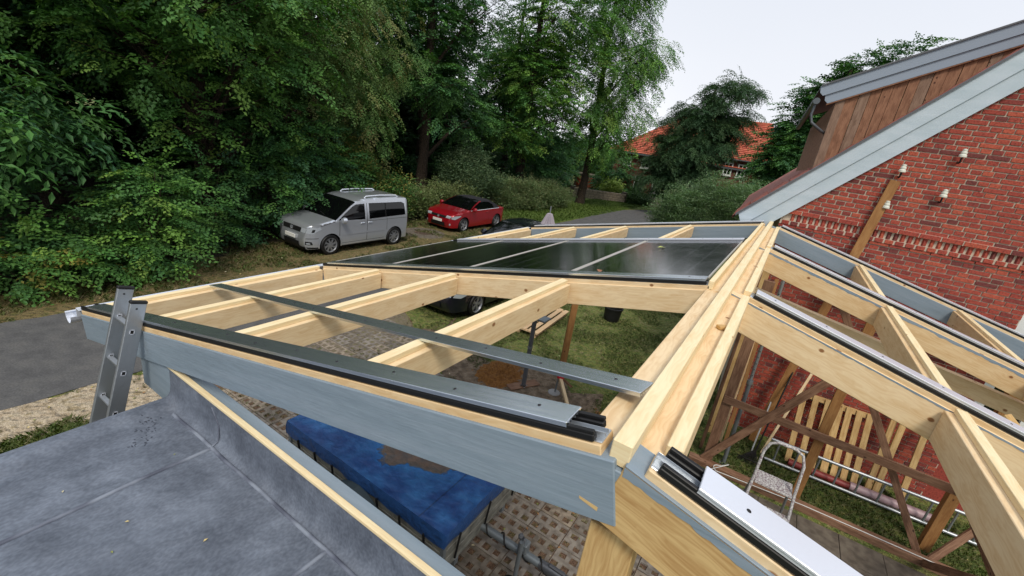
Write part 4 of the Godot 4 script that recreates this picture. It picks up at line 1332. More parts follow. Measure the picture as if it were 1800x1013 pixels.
	var pa := Vector3(-4.12, 0.15, -8.75)
	var along := (Vector3(-4.25, 0.15, -10.75) - pa).normalized()
	var across := (Vector3(-5.0, 0.15, -8.7) - pa).normalized()
	for i in 6:
		var o := pa + across * (0.05 + i * 0.172)
		beam(pl, "plank", o, o + along * 2.0, 0.12, 0.022, M.pallet, Vector3.UP)
	for i in 3:
		var o := pa + along * (0.05 + i * 0.94) + Vector3(0, -0.023, 0)
		beam(pl, "crosspiece", o, o + across * 1.0, 0.1, 0.022, M.pallet)
		for k in 3:
			var q := o + across * (0.06 + k * 0.43) + Vector3(0, -0.023, 0)
			beam(pl, "block", q, q + across * 0.13, 0.1, 0.08, M.pallet)
	for k in 3:
		var q := pa + across * (0.1 + k * 0.43) + Vector3(0, -0.126, 0)
		beam(pl, "runner", q, q + along * 2.0, 0.1, 0.022, M.pallet)
	# black plant pot
	var pt := thing("plant_pot", "empty black plastic pot standing on the lawn", "pot", Vector3(-3.28, 0, -11.55))
	mb = MB.new()
	mb.lathe(Vector3.ZERO, Vector3.UP, [Vector2(0, 0.0), Vector2(0.20, 0.0), Vector2(0.25, 0.36), Vector2(0.27, 0.36), Vector2(0.27, 0.40), Vector2(0.245, 0.40), Vector2(0.22, 0.1), Vector2(0, 0.08)], 22)
	put(pt, "pot", mb.mesh(), M.black)
	# manhole in the verge
	var mh := thing("manhole", "round iron manhole cover in a concrete ring between the silver and red car", "manhole", Vector3(-12.6, 0, -13.9))
	mb = MB.new()
	mb.lathe(Vector3.ZERO, Vector3.UP, [Vector2(0.9, 0.0), Vector2(0.88, 0.03), Vector2(0.40, 0.034), Vector2(0.39, 0.02)], 28)
	put(mh, "ring", mb.mesh(), M.slab)
	mb = MB.new()
	mb.lathe(Vector3.ZERO, Vector3.UP, [Vector2(0.385, 0.0), Vector2(0.385, 0.03), Vector2(0.33, 0.031), Vector2(0.32, 0.024), Vector2(0.22, 0.024), Vector2(0.21, 0.031), Vector2(0.0, 0.031)], 28)
	put(mh, "cover", mb.mesh(), mat(Color(0.33, 0.27, 0.23), 0.7, 0.3))
	# closed parasol beyond the carport
	var ps := thing("parasol", "closed pale grey parasol standing beyond the carport's far beam", "parasol", Vector3(-7.0, 0, -14.1))
	tube(ps, "pole", [Vector3(0, 0, 0), Vector3(0, 2.3, 0)], 0.022, M.alu_dull, 10)
	var cloth := MB.new()
	var np := 16
	var rings := [[2.06, 0.03], [2.04, 0.09], [1.95, 0.13], [1.78, 0.19], [1.66, 0.245], [1.63, 0.235], [1.62, 0.15], [1.3, 0.16], [0.95, 0.13], [0.93, 0.04]]
	for i in rings.size() - 1:
		for k in np * 2:
			var q: Array = []
			for c in [[i, k], [i, k + 1], [i + 1, k + 1], [i + 1, k]]:
				var t = TAU * c[1] / (np * 2)
				var r: float = rings[c[0]][1] * (1.0 + (0.11 if c[1] % 2 == 0 else -0.11))
				q.append(Vector3(cos(t) * r, rings[c[0]][0], sin(t) * r))
			cloth.quad(q[1], q[0], q[3], q[2])
	put(ps, "canopy", cloth.mesh(), mat(Color(0.60, 0.575, 0.61), 0.85))
	mb = MB.new()
	mb.lathe(Vector3.ZERO, Vector3.UP, [Vector2(0.28, 0.0), Vector2(0.27, 0.06), Vector2(0.05, 0.08), Vector2(0.04, 0.3), Vector2(0, 0.3)], 18)
	put(ps, "base", mb.mesh(), M.slab)
func heap(rx: float, rz: float, h: float) -> ArrayMesh:
	var mb := MB.new()
	var n := 26
	for i in n:
		for j in n:
			var q: Array = []
			for c in [[i, j], [i + 1, j], [i + 1, j + 1], [i, j + 1]]:
				var u: float = c[0] * 2.0 / n - 1.0
				var w: float = c[1] * 2.0 / n - 1.0
				var d := sqrt(u * u + w * w)
				var lump := noise.get_noise_2d(u * 9.0 + h * 40.0, w * 9.0)
				var y := h * maxf(0.0, 1.0 - pow(d, 1.3)) * (1.0 + 0.45 * lump) + 0.035 * lump + 0.03 * noise.get_noise_2d(u * 30.0, w * 30.0) - 0.014
				q.append(Vector3(u * rx, y, w * rz))
			mb.quad(q[3], q[2], q[1], q[0])
	return smooth(mb)

# ================================================================ covered trailer
func build_trailer() -> void:
	var t := thing("trailer", "flatbed trailer with grey drop sides under a faded blue tarpaulin", "trailer", Vector3.ZERO)
	var x0 := -4.12
	var x1 := -1.76
	var z0 := -3.92
	var z1 := -2.56
	var bed := 0.50
	var rim := 0.84
	M.trailer_side = mat(Color(1, 1, 1), 0.6, 0.25)
	M.trailer_side.albedo_texture = noise_image(501, 0.03, 4, 128, [Color(0.40, 0.40, 0.38), Color(0.50, 0.50, 0.47), Color(0.57, 0.57, 0.54)], 1.4)
	tri_map(M.trailer_side, 1.2)
	M.galv = mat(Color(0.50, 0.53, 0.55), 0.5, 0.55)
	# floor and frame
	var mb := MB.new()
	mb.box(Vector3(x0, bed - 0.05, z0), Vector3(x1, bed, z1), 0.004)
	put(t, "bed", mb.mesh(), M.trailer_side)
	for z in [z0 + 0.25, z1 - 0.25]: beam(t, "chassis_beam", Vector3(x0, bed - 0.052, z), Vector3(x1, bed - 0.052, z), 0.06, 0.09, M.galv)
	# ribbed side boards
	for s in [[z1, 1.0], [z0, -1.0]]:
		var side := MB.new()
		var z: float = s[0]
		for k in 3:
			var y: float = bed + k * (rim - bed) / 3.0
			side.box(Vector3(x0, y + 0.004, minf(z, z - s[1] * 0.025)), Vector3(x1, y + (rim - bed) / 3.0 - 0.010, maxf(z, z - s[1] * 0.025)), 0.004)
		put(t, "side_board", side.mesh(), M.trailer_side)
	for s in [[x0, -1.0], [x1, 1.0]]:
		var side := MB.new()
		var x: float = s[0]
		for k in 3:
			var y: float = bed + k * (rim - bed) / 3.0
			side.box(Vector3(minf(x, x - s[1] * 0.025), y + 0.004, z0 + 0.03), Vector3(maxf(x, x - s[1] * 0.025), y + (rim - bed) / 3.0 - 0.010, z1 - 0.03), 0.004)
		put(t, "end_board", side.mesh(), M.trailer_side)
	for c in [[x0, z0], [x0, z1], [x1, z0], [x1, z1]]:
		var cp := MB.new()
		cp.box(Vector3(c[0] - 0.022, bed - 0.02, c[1] - 0.022), Vector3(c[0] + 0.022, rim + 0.01, c[1] + 0.022), 0.004)
		put(t, "corner_post", cp.mesh(), M.galv)
	# tarpaulin: sagging top, folded skirts
	M.tarp = mat(Color(1, 1, 1), 0.5)
	M.tarp.albedo_texture = tarp_texture()
	bump(M.tarp, 505, 0.03, 6.0, 0.5)
	var tp := MB.new()
	var nx := 36
	var nz := 20
	var top_y := 1.0
	var pt := func(i: int, j: int) -> Vector3:
		var u := float(i) / nx
		var w := float(j) / nz
		var sag := 0.02 * sin(PI * u) * sin(PI * w) + 0.006 * noise.get_noise_2d(u * 16.0, w * 10.0)
		return Vector3(lerpf(x0 - 0.03, x1 + 0.03, u), top_y - sag, lerpf(z0 - 0.03, z1 + 0.03, w))
	for i in nx:
		for j in nz:
			var q := [pt.call(i, j), pt.call(i + 1, j), pt.call(i + 1, j + 1), pt.call(i, j + 1)]
			var uv := [Vector2(float(i) / nx, float(j) / nz), Vector2(float(i + 1) / nx, float(j) / nz), Vector2(float(i + 1) / nx, float(j + 1) / nz), Vector2(float(i) / nx, float(j + 1) / nz)]
			tp.tri(q[0], q[2], q[1], uv[0], uv[2], uv[1])
			tp.tri(q[0], q[3], q[2], uv[0], uv[3], uv[2])
	var cover := put(t, "tarpaulin", smooth(tp), M.tarp)
	cover.set_meta("label", "faded blue tarpaulin with a brown dirt patch")
	M.tarp_side = mat(Color(0.13, 0.285, 0.50), 0.5)
	bump(M.tarp_side, 507, 0.03, 6.0, 0.6)
	tri_map(M.tarp_side, 1.0)
	var sk := MB.new()
	var loop: Array = []
	for i in nx: loop.append(pt.call(i, nz))
	for j in nz: loop.append(pt.call(nx, nz - j))
	for i in nx: loop.append(pt.call(nx - i, 0))
	for j in nz: loop.append(pt.call(0, j))
	for k in loop.size():
		var a: Vector3 = loop[k]
		var b: Vector3 = loop[(k + 1) % loop.size()]
		var rows := 4
		for r in rows:
			var q: Array = []
			for c in [[a, r, k], [b, r, k + 1], [b, r + 1, k + 1], [a, r + 1, k]]:
				var f := float(c[1]) / rows
				var p: Vector3 = c[0]
				var mid := Vector3((x0 + x1) / 2, p.y, (z0 + z1) / 2)
				var outw := (p - mid)
				outw.y = 0
				var drop := 0.175 + 0.010 * sin(c[2] * 0.45) + 0.006 * sin(c[2] * 1.3)
				q.append(p + Vector3(0, -drop * f, 0) + outw.normalized() * (0.012 * sin(f * PI) + 0.008 * f * sin(c[2] * 0.8)))
			sk.quad(q[1], q[0], q[3], q[2])
	put(cover, "skirt", smooth(sk), M.tarp_side)
	# elastic straps down to hooks on the boards
	for p in [[-3.92, z1], [-3.62, z1], [-3.32, z1], [-2.62, z1], [-2.30, z1], [-1.98, z1]]:
		tube(t, "strap", [Vector3(p[0], 0.86, p[1] + 0.045), Vector3(p[0] + 0.01, 0.70, p[1] + 0.03), Vector3(p[0] + 0.005, bed + 0.02, p[1] + 0.015)], 0.012, M.black, 6)
	for z in [-2.75, -3.25, -3.8]:
		tube(t, "strap", [Vector3(x1 + 0.045, 0.86, z), Vector3(x1 + 0.03, 0.70, z), Vector3(x1 + 0.015, bed + 0.02, z)], 0.012, M.black, 6)
	for x in [-3.45, -2.45]:
		var rf := MB.new()
		rf.lathe(Vector3(x, 0.6, z1 + 0.003), Vector3(0, 0, 1), [Vector2(0.0, 0.008), Vector2(0.026, 0.008), Vector2(0.03, 0.0)], 14)
		put(t, "reflector", rf.mesh(), mat(Color(0.82, 0.25, 0.08), 0.3))
	# mudguards and wheels
	for s in [[z1 + 0.16, 1.0], [z0 - 0.16, -1.0]]:
		var zc: float = s[0]
		var mg := MB.new()
		for k in 10:
			var a0 := PI * 0.06 + PI * 0.88 * k / 10.0
			var a1 := PI * 0.06 + PI * 0.88 * (k + 1) / 10.0
			var c := Vector3(-2.88, 0.40, zc)
			var p0 := c + Vector3(cos(a0) * 0.44, sin(a0) * 0.47, 0)
			var p1 := c + Vector3(cos(a1) * 0.44, sin(a1) * 0.47, 0)
			var w := Vector3(0, 0, 0.115)
			mg.quad(p0 - w, p1 - w, p1 + w, p0 + w)
			mg.quad(p0 + w, p1 + w, p1 + w - (p1 - c) * 0.14, p0 + w - (p0 - c) * 0.14)
			mg.quad(p0 - w, p1 - w, p1 - w - (p1 - c) * 0.14, p0 - w - (p0 - c) * 0.14)
		put(t, "mudguard", mg.mesh(), mat(Color(0.22, 0.27, 0.29), 0.6))
		var wh := MB.new()
		wh.lathe(Vector3(-2.88, 0.30, zc - 0.08), Vector3(0, 0, 1), [Vector2(0.17, 0.0), Vector2(0.28, 0.0), Vector2(0.30, 0.03), Vector2(0.30, 0.13), Vector2(0.28, 0.16), Vector2(0.17, 0.16)], 26)
		var wn := put(t, "wheel", wh.mesh(), M.rubber)
		var rm := MB.new()
		rm.lathe(Vector3(-2.88, 0.30, zc - 0.06), Vector3(0, 0, 1), [Vector2(0, 0.0), Vector2(0.175, 0.0), Vector2(0.175, 0.12), Vector2(0.1, 0.09), Vector2(0, 0.09)], 20)
		put(wn, "rim", rm.mesh(), M.galv)
	# drawbar, jockey wheel, coupling
	var zc := -3.24
	tube(t, "drawbar", [Vector3(-3.2, 0.47, zc), Vector3(-1.7, 0.50, zc), Vector3(-1.02, 0.50, zc - 0.01)], 0.042, M.galv, 12)
	var cl := MB.new()
	cl.box(Vector3(-1.30, 0.535, zc - 0.05), Vector3(-1.20, 0.66, zc + 0.05), 0.012)
	cl.lathe(Vector3(-1.25, 0.60, zc - 0.065), Vector3(0, 0, 1), [Vector2(0, 0.13), Vector2(0.025, 0.13), Vector2(0.025, 0.0), Vector2(0, 0)], 12)
	put(t, "jockey_clamp", cl.mesh(), M.galv)
	tube(t, "clamp_handle", [Vector3(-1.25, 0.66, zc + 0.02), Vector3(-1.27, 0.72, zc + 0.02), Vector3(-1.23, 0.75, zc + 0.06)], 0.014, M.plastic_grey, 8)
	var kn := MB.new()
	kn.lathe(Vector3(-1.29, 0.70, zc + 0.03), Vector3.UP, [Vector2(0, 0.0), Vector2(0.025, 0.005), Vector2(0.03, 0.03), Vector2(0.02, 0.05), Vector2(0, 0.055)], 12)
	put(t, "clamp_knob", kn.mesh(), M.plastic_grey)
	tube(t, "jockey_tube", [Vector3(-1.25, 0.72, zc + 0.08), Vector3(-1.25, 0.20, zc + 0.08)], 0.024, M.galv, 10)
	var jw := MB.new()
	jw.lathe(Vector3(-1.27, 0.11, zc + 0.05), Vector3(0, 0, 1), [Vector2(0.03, 0.0), Vector2(0.09, 0.0), Vector2(0.108, 0.015), Vector2(0.108, 0.05), Vector2(0.09, 0.065), Vector2(0.03, 0.065)], 20)
	var jn := put(t, "jockey_wheel", jw.mesh(), M.rubber)
	var jr := MB.new()
	jr.lathe(Vector3(-1.27, 0.11, zc + 0.055), Vector3(0, 0, 1), [Vector2(0, 0.06), Vector2(0.06, 0.055), Vector2(0.062, 0.0), Vector2(0, 0.0)], 16)
	put(jn, "hub", jr.mesh(), M.steel)
	var cp := MB.new()
	cp.tube([Vector3(-1.05, 0.50, zc - 0.01), Vector3(-0.93, 0.505, zc - 0.01), Vector3(-0.80, 0.51, zc - 0.01), Vector3(-0.74, 0.50, zc - 0.01)], [0.05, 0.055, 0.048, 0.05], 12)
	cp.box(Vector3(-0.96, 0.54, zc - 0.03), Vector3(-0.78, 0.58, zc + 0.01), 0.01)
	put(t, "coupling", cp.mesh(), mat(Color(0.40, 0.41, 0.43), 0.4, 0.7))
	var cable: Array = []
	for k in 30:
		var s := k / 29.0
		cable.append(Vector3(lerpf(-1.72, -0.86, s), 0.50 + 0.056 * cos(s * 24.0), zc - 0.01 + 0.056 * sin(s * 24.0)))
	tube(t, "cable", cable, 0.009, M.black, 6)
func tarp_texture() -> ImageTexture:
	var w := 512
	var h := 320
	var f := FastNoiseLite.new()
	f.seed = 503
	f.frequency = 0.012
	f.fractal_octaves = 5
	var out := Image.create(w, h, false, Image.FORMAT_RGB8)
	for y in h:
		for x in w:
			var n := f.get_noise_2d(x, y)
			var m := f.get_noise_2d(x * 2.5 + 400.0, y * 2.5)
			var c := Color(0.09, 0.21, 0.42).lerp(Color(0.19, 0.40, 0.62), clampf(0.4 + n * 0.7 + m * 0.3, 0, 1))
			# dried puddle: silt and dead leaves with a clear rim
			var d := Vector2((x - 280.0) / 150.0, (y - 175.0) / 85.0).length() + n * 0.55 + m * 0.15
			if d < 0.80: c = c.lerp(Color(0.33, 0.30, 0.27).lerp(Color(0.42, 0.33, 0.26), clampf(m + 0.5, 0, 1)), clampf((0.80 - d) * 7.0, 0, 0.85))
			elif d < 0.98: c = c.lerp(Color(0.15, 0.40, 0.65), (0.98 - d) * 4.0)
			if absf(x - 440.0) < 1.5 or absf(y - 60.0) < 1.0: c = c.darkened(0.25)      # sewn seams
			out.set_pixel(x, y, c)
	return ImageTexture.create_from_image(out)

# ================================================================ cars
# local axes: x runs from the nose back, y up, z to the side. hw() is the body's half width.
class CarShape:
	var length: float
	var half: float
	var belt: float
	var top: float
	var nose: float          # how far the plan rounds off at the front, and at the tail
	var tail: float
	var lean: float          # how much the cabin narrows towards the roof
	var squat := 1.0         # heights above the waist, and the overhangs, drawn in a little
	var stub := 0.0
	var knee := 0.8
	func mx(x: float) -> float:
		if x < 0.45: return x + (0.45 - x) * stub
		if x > 4.0: return x - (x - 4.0) * stub
		return x
	func my(y: float) -> float:
		return y if y < knee else knee + (y - knee) * squat
	func place(p: Vector3) -> Vector3:
		return Vector3(mx(p.x), my(p.y), p.z)
	func hw(x: float, y: float) -> float:
		var w := half
		var a := clampf(1.0 - x / nose, 0.0, 1.0)
		w *= 1.0 - 0.27 * a * a * a - 0.03 * a
		var b := clampf(1.0 - (length - x) / tail, 0.0, 1.0)
		w *= 1.0 - 0.20 * b * b * b - 0.02 * b
		if y > belt: w *= 1.0 - lean * pow((y - belt) / (top - belt), 1.25)
		else: w *= 1.0 - 0.05 * pow((belt - y) / belt, 2.0) + 0.012 * sin(PI * clampf(y / belt, 0, 1))
		return w
	func normal(x: float, y: float) -> Vector3:
		var e := 0.01
		return Vector3(-(hw(x + e, y) - hw(x - e, y)) / (2 * e), -(hw(x, y + e) - hw(x, y - e)) / (2 * e), 1.0).normalized()
# a patch of the flank: outline in x-y, laid on the body's side
func flank(mb: MB, s: CarShape, poly: Array, holes: Array, out: float, cell := 0.075, sides := [1.0, -1.0]) -> void:
	var P := PackedVector2Array(poly)
	var lo := Vector2(1e9, 1e9)
	var hi := -lo
	for p in poly:
		lo = lo.min(p); hi = hi.max(p)
	var nx := int((hi.x - lo.x) / cell) + 1
	var ny := int((hi.y - lo.y) / cell) + 1
	for i in nx:
		for j in ny:
			var o := lo + Vector2(i, j) * cell
			var sq := PackedVector2Array([o, o + Vector2(cell, 0), o + Vector2(cell, cell), o + Vector2(0, cell)])
			var pieces: Array = Geometry2D.intersect_polygons(sq, P)
			for h in holes:
				var left: Array = []
				for q in pieces: left.append_array(Geometry2D.clip_polygons(q, PackedVector2Array(h)))
				pieces = left
			for q in pieces:
				if q.size() < 3 or Geometry2D.is_polygon_clockwise(q) and q.size() < 3: continue
				var idx := Geometry2D.triangulate_polygon(q)
				for k in range(0, idx.size(), 3):
					for side in sides:
						var v: Array = []
						var n: Array = []
						for m in 3:
							var c: Vector2 = q[idx[k + m]]
							var nn := s.normal(c.x, c.y)
							v.append(s.place(Vector3(c.x + nn.x * out, c.y + nn.y * out, (s.hw(c.x, c.y) + out * nn.z) * side)))
							n.append(Vector3(nn.x, nn.y, nn.z * side))
						mb.tri_n(v[0], v[1], v[2], n[0], n[1], n[2])
func flank_pair(t: Node, called: String, s: CarShape, poly: Array, out: float, m: Material, cell := 0.075) -> void:
	for sd in [1.0, -1.0]:
		var g := MB.new()
		flank(g, s, poly, [], out, cell, [sd])
		put(t, called, g.mesh(), m)
# the shell over the top: profile points from nose to tail, spanning the width
func over(mb: MB, s: CarShape, prof: Array, crown: float, out := 0.0, t0 := -1.0, t1 := 1.0, across := 14) -> void:
	var pts: Array = []
	for i in prof.size() - 1:
		var a: Vector2 = prof[i]
		var b: Vector2 = prof[i + 1]
		var n := maxi(1, int(a.distance_to(b) / 0.12))
		for k in n: pts.append(a.lerp(b, float(k) / n))
	pts.append(prof[prof.size() - 1])
	var grid: Array = []
	for i in pts.size():
		var d: Vector2 = (pts[mini(i + 1, pts.size() - 1)] - pts[maxi(i - 1, 0)]).normalized()
		var nrm := Vector2(-d.y, d.x)
		var row: Array = []
		for k in across + 1:
			var t := lerpf(t0, t1, float(k) / across)
			var r: float = crown * (1.0 - pow(absf(t), 6.0)) + crown * 0.6 * (1.0 - t * t) + out
			var p: Vector2 = pts[i] + nrm * r
			row.append(s.place(Vector3(p.x, p.y, s.hw(pts[i].x, pts[i].y) * t)))
		grid.append(row)
	for i in pts.size() - 1:
		for k in across:
			mb.quad(grid[i][k], grid[i][k + 1], grid[i + 1][k + 1], grid[i + 1][k])
func arch(cx: float, r: float, y0: float, n := 12) -> Array:
	var out: Array = []
	var a0 := asin(clampf((y0 - 0.32) / r, -1, 1))
	for k in n + 1:
		var a := PI - a0 - (PI - 2 * a0) * k / n
		out.append(Vector2(cx + cos(a) * r, 0.32 + sin(a) * r))
	return out
func body_outline(prof: Array, sill: float, wf: float, wr: float, r: float) -> Array:
	var o: Array = []
	for p in prof: o.append(p)
	# along the bottom from tail to nose, over the wheel arches
	var a := arch(wr, r, sill); a.reverse()
	o.append_array(a)
	a = arch(wf, r, sill); a.reverse()
	o.append_array(a)
	return o
func wheel(parent: Node, at: Vector3, r: float, side: float, spokes: int, twist: float, rim_mat: Material) -> void:
	var ax := Vector3(0, 0, side)
	var mb := MB.new()
	mb.lathe(at - ax * 0.10, ax, [Vector2(r * 0.60, 0.0), Vector2(r * 0.9, 0.0), Vector2(r, 0.025), Vector2(r, 0.175), Vector2(r * 0.94, 0.20), Vector2(r * 0.70, 0.205), Vector2(r * 0.665, 0.19)], 30)
	var w := put(parent, "wheel", mb.mesh(), M.rubber)
	var rm := MB.new()
	rm.lathe(at - ax * 0.10, ax, [Vector2(r * 0.67, 0.0), Vector2(r * 0.66, 0.19), Vector2(r * 0.70, 0.207), Vector2(r * 0.66, 0.207), Vector2(r * 0.62, 0.17), Vector2(r * 0.6, 0.0)], 30)
	rm.lathe(at - ax * 0.10, ax, [Vector2(0.0, 0.185), Vector2(r * 0.16, 0.18), Vector2(r * 0.2, 0.15)], 16)
	for k in spokes:
		var a := TAU * k / spokes
		var b := a + twist
		var d0 := Vector3(cos(a), sin(a), 0)
		var d1 := Vector3(cos(b), sin(b), 0)
		var w0 := Vector3(-sin(a), cos(a), 0) * r * 0.075
		var w1 := Vector3(-sin(b), cos(b), 0) * r * (0.55 / spokes + 0.035)
		var f0 := at + d0 * r * 0.14 + ax * 0.082
		var f1 := at + d1 * r * 0.64 + ax * 0.078
		rm.hexa([f0 - w0 - ax * 0.02, f1 - w1 - ax * 0.02, f1 + w1 - ax * 0.02, f0 + w0 - ax * 0.02, f0 - w0, f1 - w1, f1 + w1, f0 + w0])
	put(w, "rim", rm.mesh(), rim_mat)
	var bk := MB.new()
	bk.lathe(at - ax * 0.02, ax, [Vector2(0, 0.0), Vector2(r * 0.62, 0.0)], 20)
	put(w, "brake_disc", bk.mesh(), M.black)
func join(a: MB, b: MB) -> void:
	a.v.append_array(b.v); a.n.append_array(b.n); a.uv.append_array(b.uv); a.c.append_array(b.c)
func paint(c: Color, metal: float) -> StandardMaterial3D:
	var m := mat(c, 0.32, metal)
	m.clearcoat_enabled = true
	m.clearcoat = 1.0
	m.clearcoat_roughness = 0.05
	return m
func plate_on(t: Node, called: String, s: CarShape, prof: Array, u: float, width: float, tall: float, m: Material, stand := 0.015) -> void:
	# a flat rectangle on the nose, centred, u along the profile's first points
	var p: Vector2 = prof[0].lerp(prof[1], u)
	p.x = s.mx(p.x)
	var mb := MB.new()
	mb.box(Vector3(p.x - stand - 0.03, p.y - tall / 2, -width / 2), Vector3(p.x - stand, p.y + tall / 2, width / 2), 0.003)
	put(t, called, mb.mesh(), m)
func roundel(t: Node, x: float, y: float, r: float) -> void:
	# round chrome badge: a ring with a V over a W
	var mb := MB.new()
	mb.lathe(Vector3(x, y, 0), Vector3(-1, 0, 0), [Vector2(r * 0.84, 0.0), Vector2(r * 0.84, 0.008), Vector2(r, 0.008), Vector2(r, 0.0)], 20)
	for l in [[-0.35, 0.75, 0.0, 0.05], [0.35, 0.75, 0.0, 0.05], [-0.72, 0.35, -0.36, -0.7], [-0.36, -0.7, 0.0, -0.05], [0.0, -0.05, 0.36, -0.7], [0.36, -0.7, 0.72, 0.35]]:
		mb.tube([Vector3(x - 0.006, y + l[1] * r, l[0] * r), Vector3(x - 0.006, y + l[3] * r, l[2] * r)], [r * 0.09, r * 0.09], 5)
	put(t, "badge", mb.mesh(), M.alu)
func mirror_pair(t: Node, s: CarShape, x: float, y0: float, m: Material) -> void:
	for sd in [1.0, -1.0]:
		var mb := MB.new()
		var z = s.hw(x, y0) * sd
		var y := s.my(y0)
		mb.lathe(Vector3(x + 0.03, y + 0.05, z + 0.13 * sd), Vector3(-1, 0, 0), [Vector2(0.10, 0.0), Vector2(0.105, 0.05), Vector2(0.08, 0.12), Vector2(0.0, 0.15)], 14)
		mb.box(Vector3(x - 0.05, y - 0.02, minf(z, z + 0.08 * sd)), Vector3(x + 0.02, y + 0.02, maxf(z, z + 0.08 * sd)), 0.006)
		put(t, "mirror", mb.mesh(), m)
func build_cars() -> void:
	M.rim_silver = mat(Color(0.62, 0.63, 0.65), 0.35, 0.7)
	M.lamp_glass = mat(Color(0.72, 0.75, 0.78), 0.12, 0.3)
	M.plate = mat(Color(0.86, 0.86, 0.84), 0.4)
	M.silver = paint(Color(0.80, 0.82, 0.85), 0.7)
	M.red_paint = paint(Color(0.60, 0.035, 0.11), 0.35)
	M.navy = paint(Color(0.035, 0.045, 0.11), 0.2)
	M.cloth_top = mat(Color(0.09, 0.09, 0.115), 0.9)
	silver_van()
	red_cabriolet()
	navy_hatch("dark_blue_hatchback", "dark blue hatchback parked on the lawn, its nose under the pale rafters", Vector3(-6.78, 0, -7.86), 1.0)
	navy_hatch("navy_car", "navy car beyond the carport with only its roof showing above the far beam", Vector3(-7.9, 0, -11.55), 1.02)
const CAR_BASIS := Basis(Vector3(0, 0, -1), Vector3(0, 1, 0), Vector3(1, 0, 0))
func silver_van() -> void:
	var s := CarShape.new()
	s.length = 4.42; s.half = 0.875; s.squat = 0.92; s.stub = 0.26; s.belt = 1.06; s.top = 1.84; s.nose = 0.75; s.tail = 0.3; s.lean = 0.14
	var t := thing("silver_van", "silver compact van with roof rails parked on the verge under the trees", "car")
	t.transform = Transform3D(CAR_BASIS, Vector3(-12.75, 0, -7.96))
	var prof := [Vector2(0.10, 0.22), Vector2(0.02, 0.34), Vector2(0.0, 0.52), Vector2(0.03, 0.70), Vector2(0.08, 0.88), Vector2(0.20, 0.97), Vector2(0.60, 1.04), Vector2(1.05, 1.12), Vector2(1.35, 1.36), Vector2(1.68, 1.60), Vector2(1.86, 1.70), Vector2(2.2, 1.775), Vector2(2.8, 1.80), Vector2(3.6, 1.80), Vector2(4.15, 1.765), Vector2(4.30, 1.69), Vector2(4.36, 1.4), Vector2(4.40, 1.0), Vector2(4.42, 0.6), Vector2(4.38, 0.34), Vector2(4.30, 0.24)]
	var w1 := [Vector2(1.16, 1.12), Vector2(1.42, 1.34), Vector2(1.74, 1.57), Vector2(1.88, 1.625), Vector2(2.22, 1.64), Vector2(2.22, 1.08)]
	var w2 := [Vector2(2.40, 1.08), Vector2(2.40, 1.645), Vector2(3.90, 1.625), Vector2(4.04, 1.55), Vector2(4.10, 1.12)]
	var mb := MB.new()
	flank(mb, s, body_outline(prof, 0.24, 0.88, 3.56, 0.385), [w1, w2], 0.0)
	var roof := MB.new()
	over(roof, s, prof.slice(0, 8), 0.018)
	over(roof, s, prof.slice(10, 16), 0.02)
	over(roof, s, prof.slice(15), 0.02)
	# underbody
	roof.box(Vector3(0.34, 0.22, -0.70), Vector3(4.1, 0.26, 0.70))
	join(mb, roof)
	put(t, "body", smooth(mb), M.silver)
	var g := MB.new()
	over(g, s, prof.slice(7, 11), 0.02, -0.004, -0.97, 0.97)
	put(t, "windscreen", smooth(g), M.glass_dark)
	for w in [w1, w2]: flank_pair(t, "side_window", s, w, -0.010, M.glass_dark)
	# dark pillars and trims
	flank_pair(t, "window_divider", s, [Vector2(3.12, 1.09), Vector2(3.15, 1.09), Vector2(3.15, 1.63), Vector2(3.12, 1.63)], -0.004, M.black)
	g = MB.new()
	for r in [[2.30, 0.34, 2.316, 1.66], [1.20, 0.40, 1.216, 1.10], [3.18, 0.62, 3.192, 1.06], [1.21, 0.335, 3.1, 0.345], [2.32, 1.005, 4.2, 1.015]]:
		flank(g, s, [Vector2(r[0], r[1]), Vector2(r[2], r[1]), Vector2(r[2], r[3]), Vector2(r[0], r[3])], [], 0.0016)
	put(t, "door_gap", g.mesh(), M.black)
	flank_pair(t, "side_moulding", s, [Vector2(1.30, 0.60), Vector2(3.12, 0.60), Vector2(3.12, 0.66), Vector2(1.30, 0.66)], 0.012, M.silver)
	flank_pair(t, "sill", s, [Vector2(1.30, 0.27), Vector2(3.14, 0.27), Vector2(3.14, 0.33), Vector2(1.30, 0.33)], 0.014, M.silver)
	for x in [2.10, 2.42]:
		for sd in [1.0, -1.0]:
			var z := s.hw(x, 0.93)
			g = MB.new()
			g.box(Vector3(x - 0.07, 0.92, z * sd + 0.012 * sd - 0.012), Vector3(x + 0.09, 0.955, z * sd + 0.012 * sd + 0.014), 0.008)
			put(t, "door_handle", g.mesh(), M.silver)
	for r in [0.40]:
		for cx in [0.88, 3.56]:
			var ring := arch(cx, 0.425, 0.26, 14)
			var inner := arch(cx, 0.384, 0.26, 14); inner.reverse()
			flank_pair(t, "arch_trim", s, ring + inner, 0.012, M.silver, 0.12)
			for sd in [1.0, -1.0]:
				g = MB.new()
				g.lathe(Vector3(cx, 0.32, 0.55 * sd), Vector3(0, 0, sd), [Vector2(0, 0.0), Vector2(0.38, 0.0), Vector2(0.384, 0.30)], 20)
				put(t, "arch_liner", g.mesh(), M.black)
	# face
	g = MB.new()
	over(g, s, nose(prof, 0.72, 0.865), 0.018, 0.020, -0.68, 0.68)
	put(t, "grille", g.mesh(), M.black)
	g = MB.new()
	over(g, s, nose(prof, 0.30, 0.44), 0.018, 0.018, -0.62, 0.62)
	put(t, "lower_grille", g.mesh(), M.black)
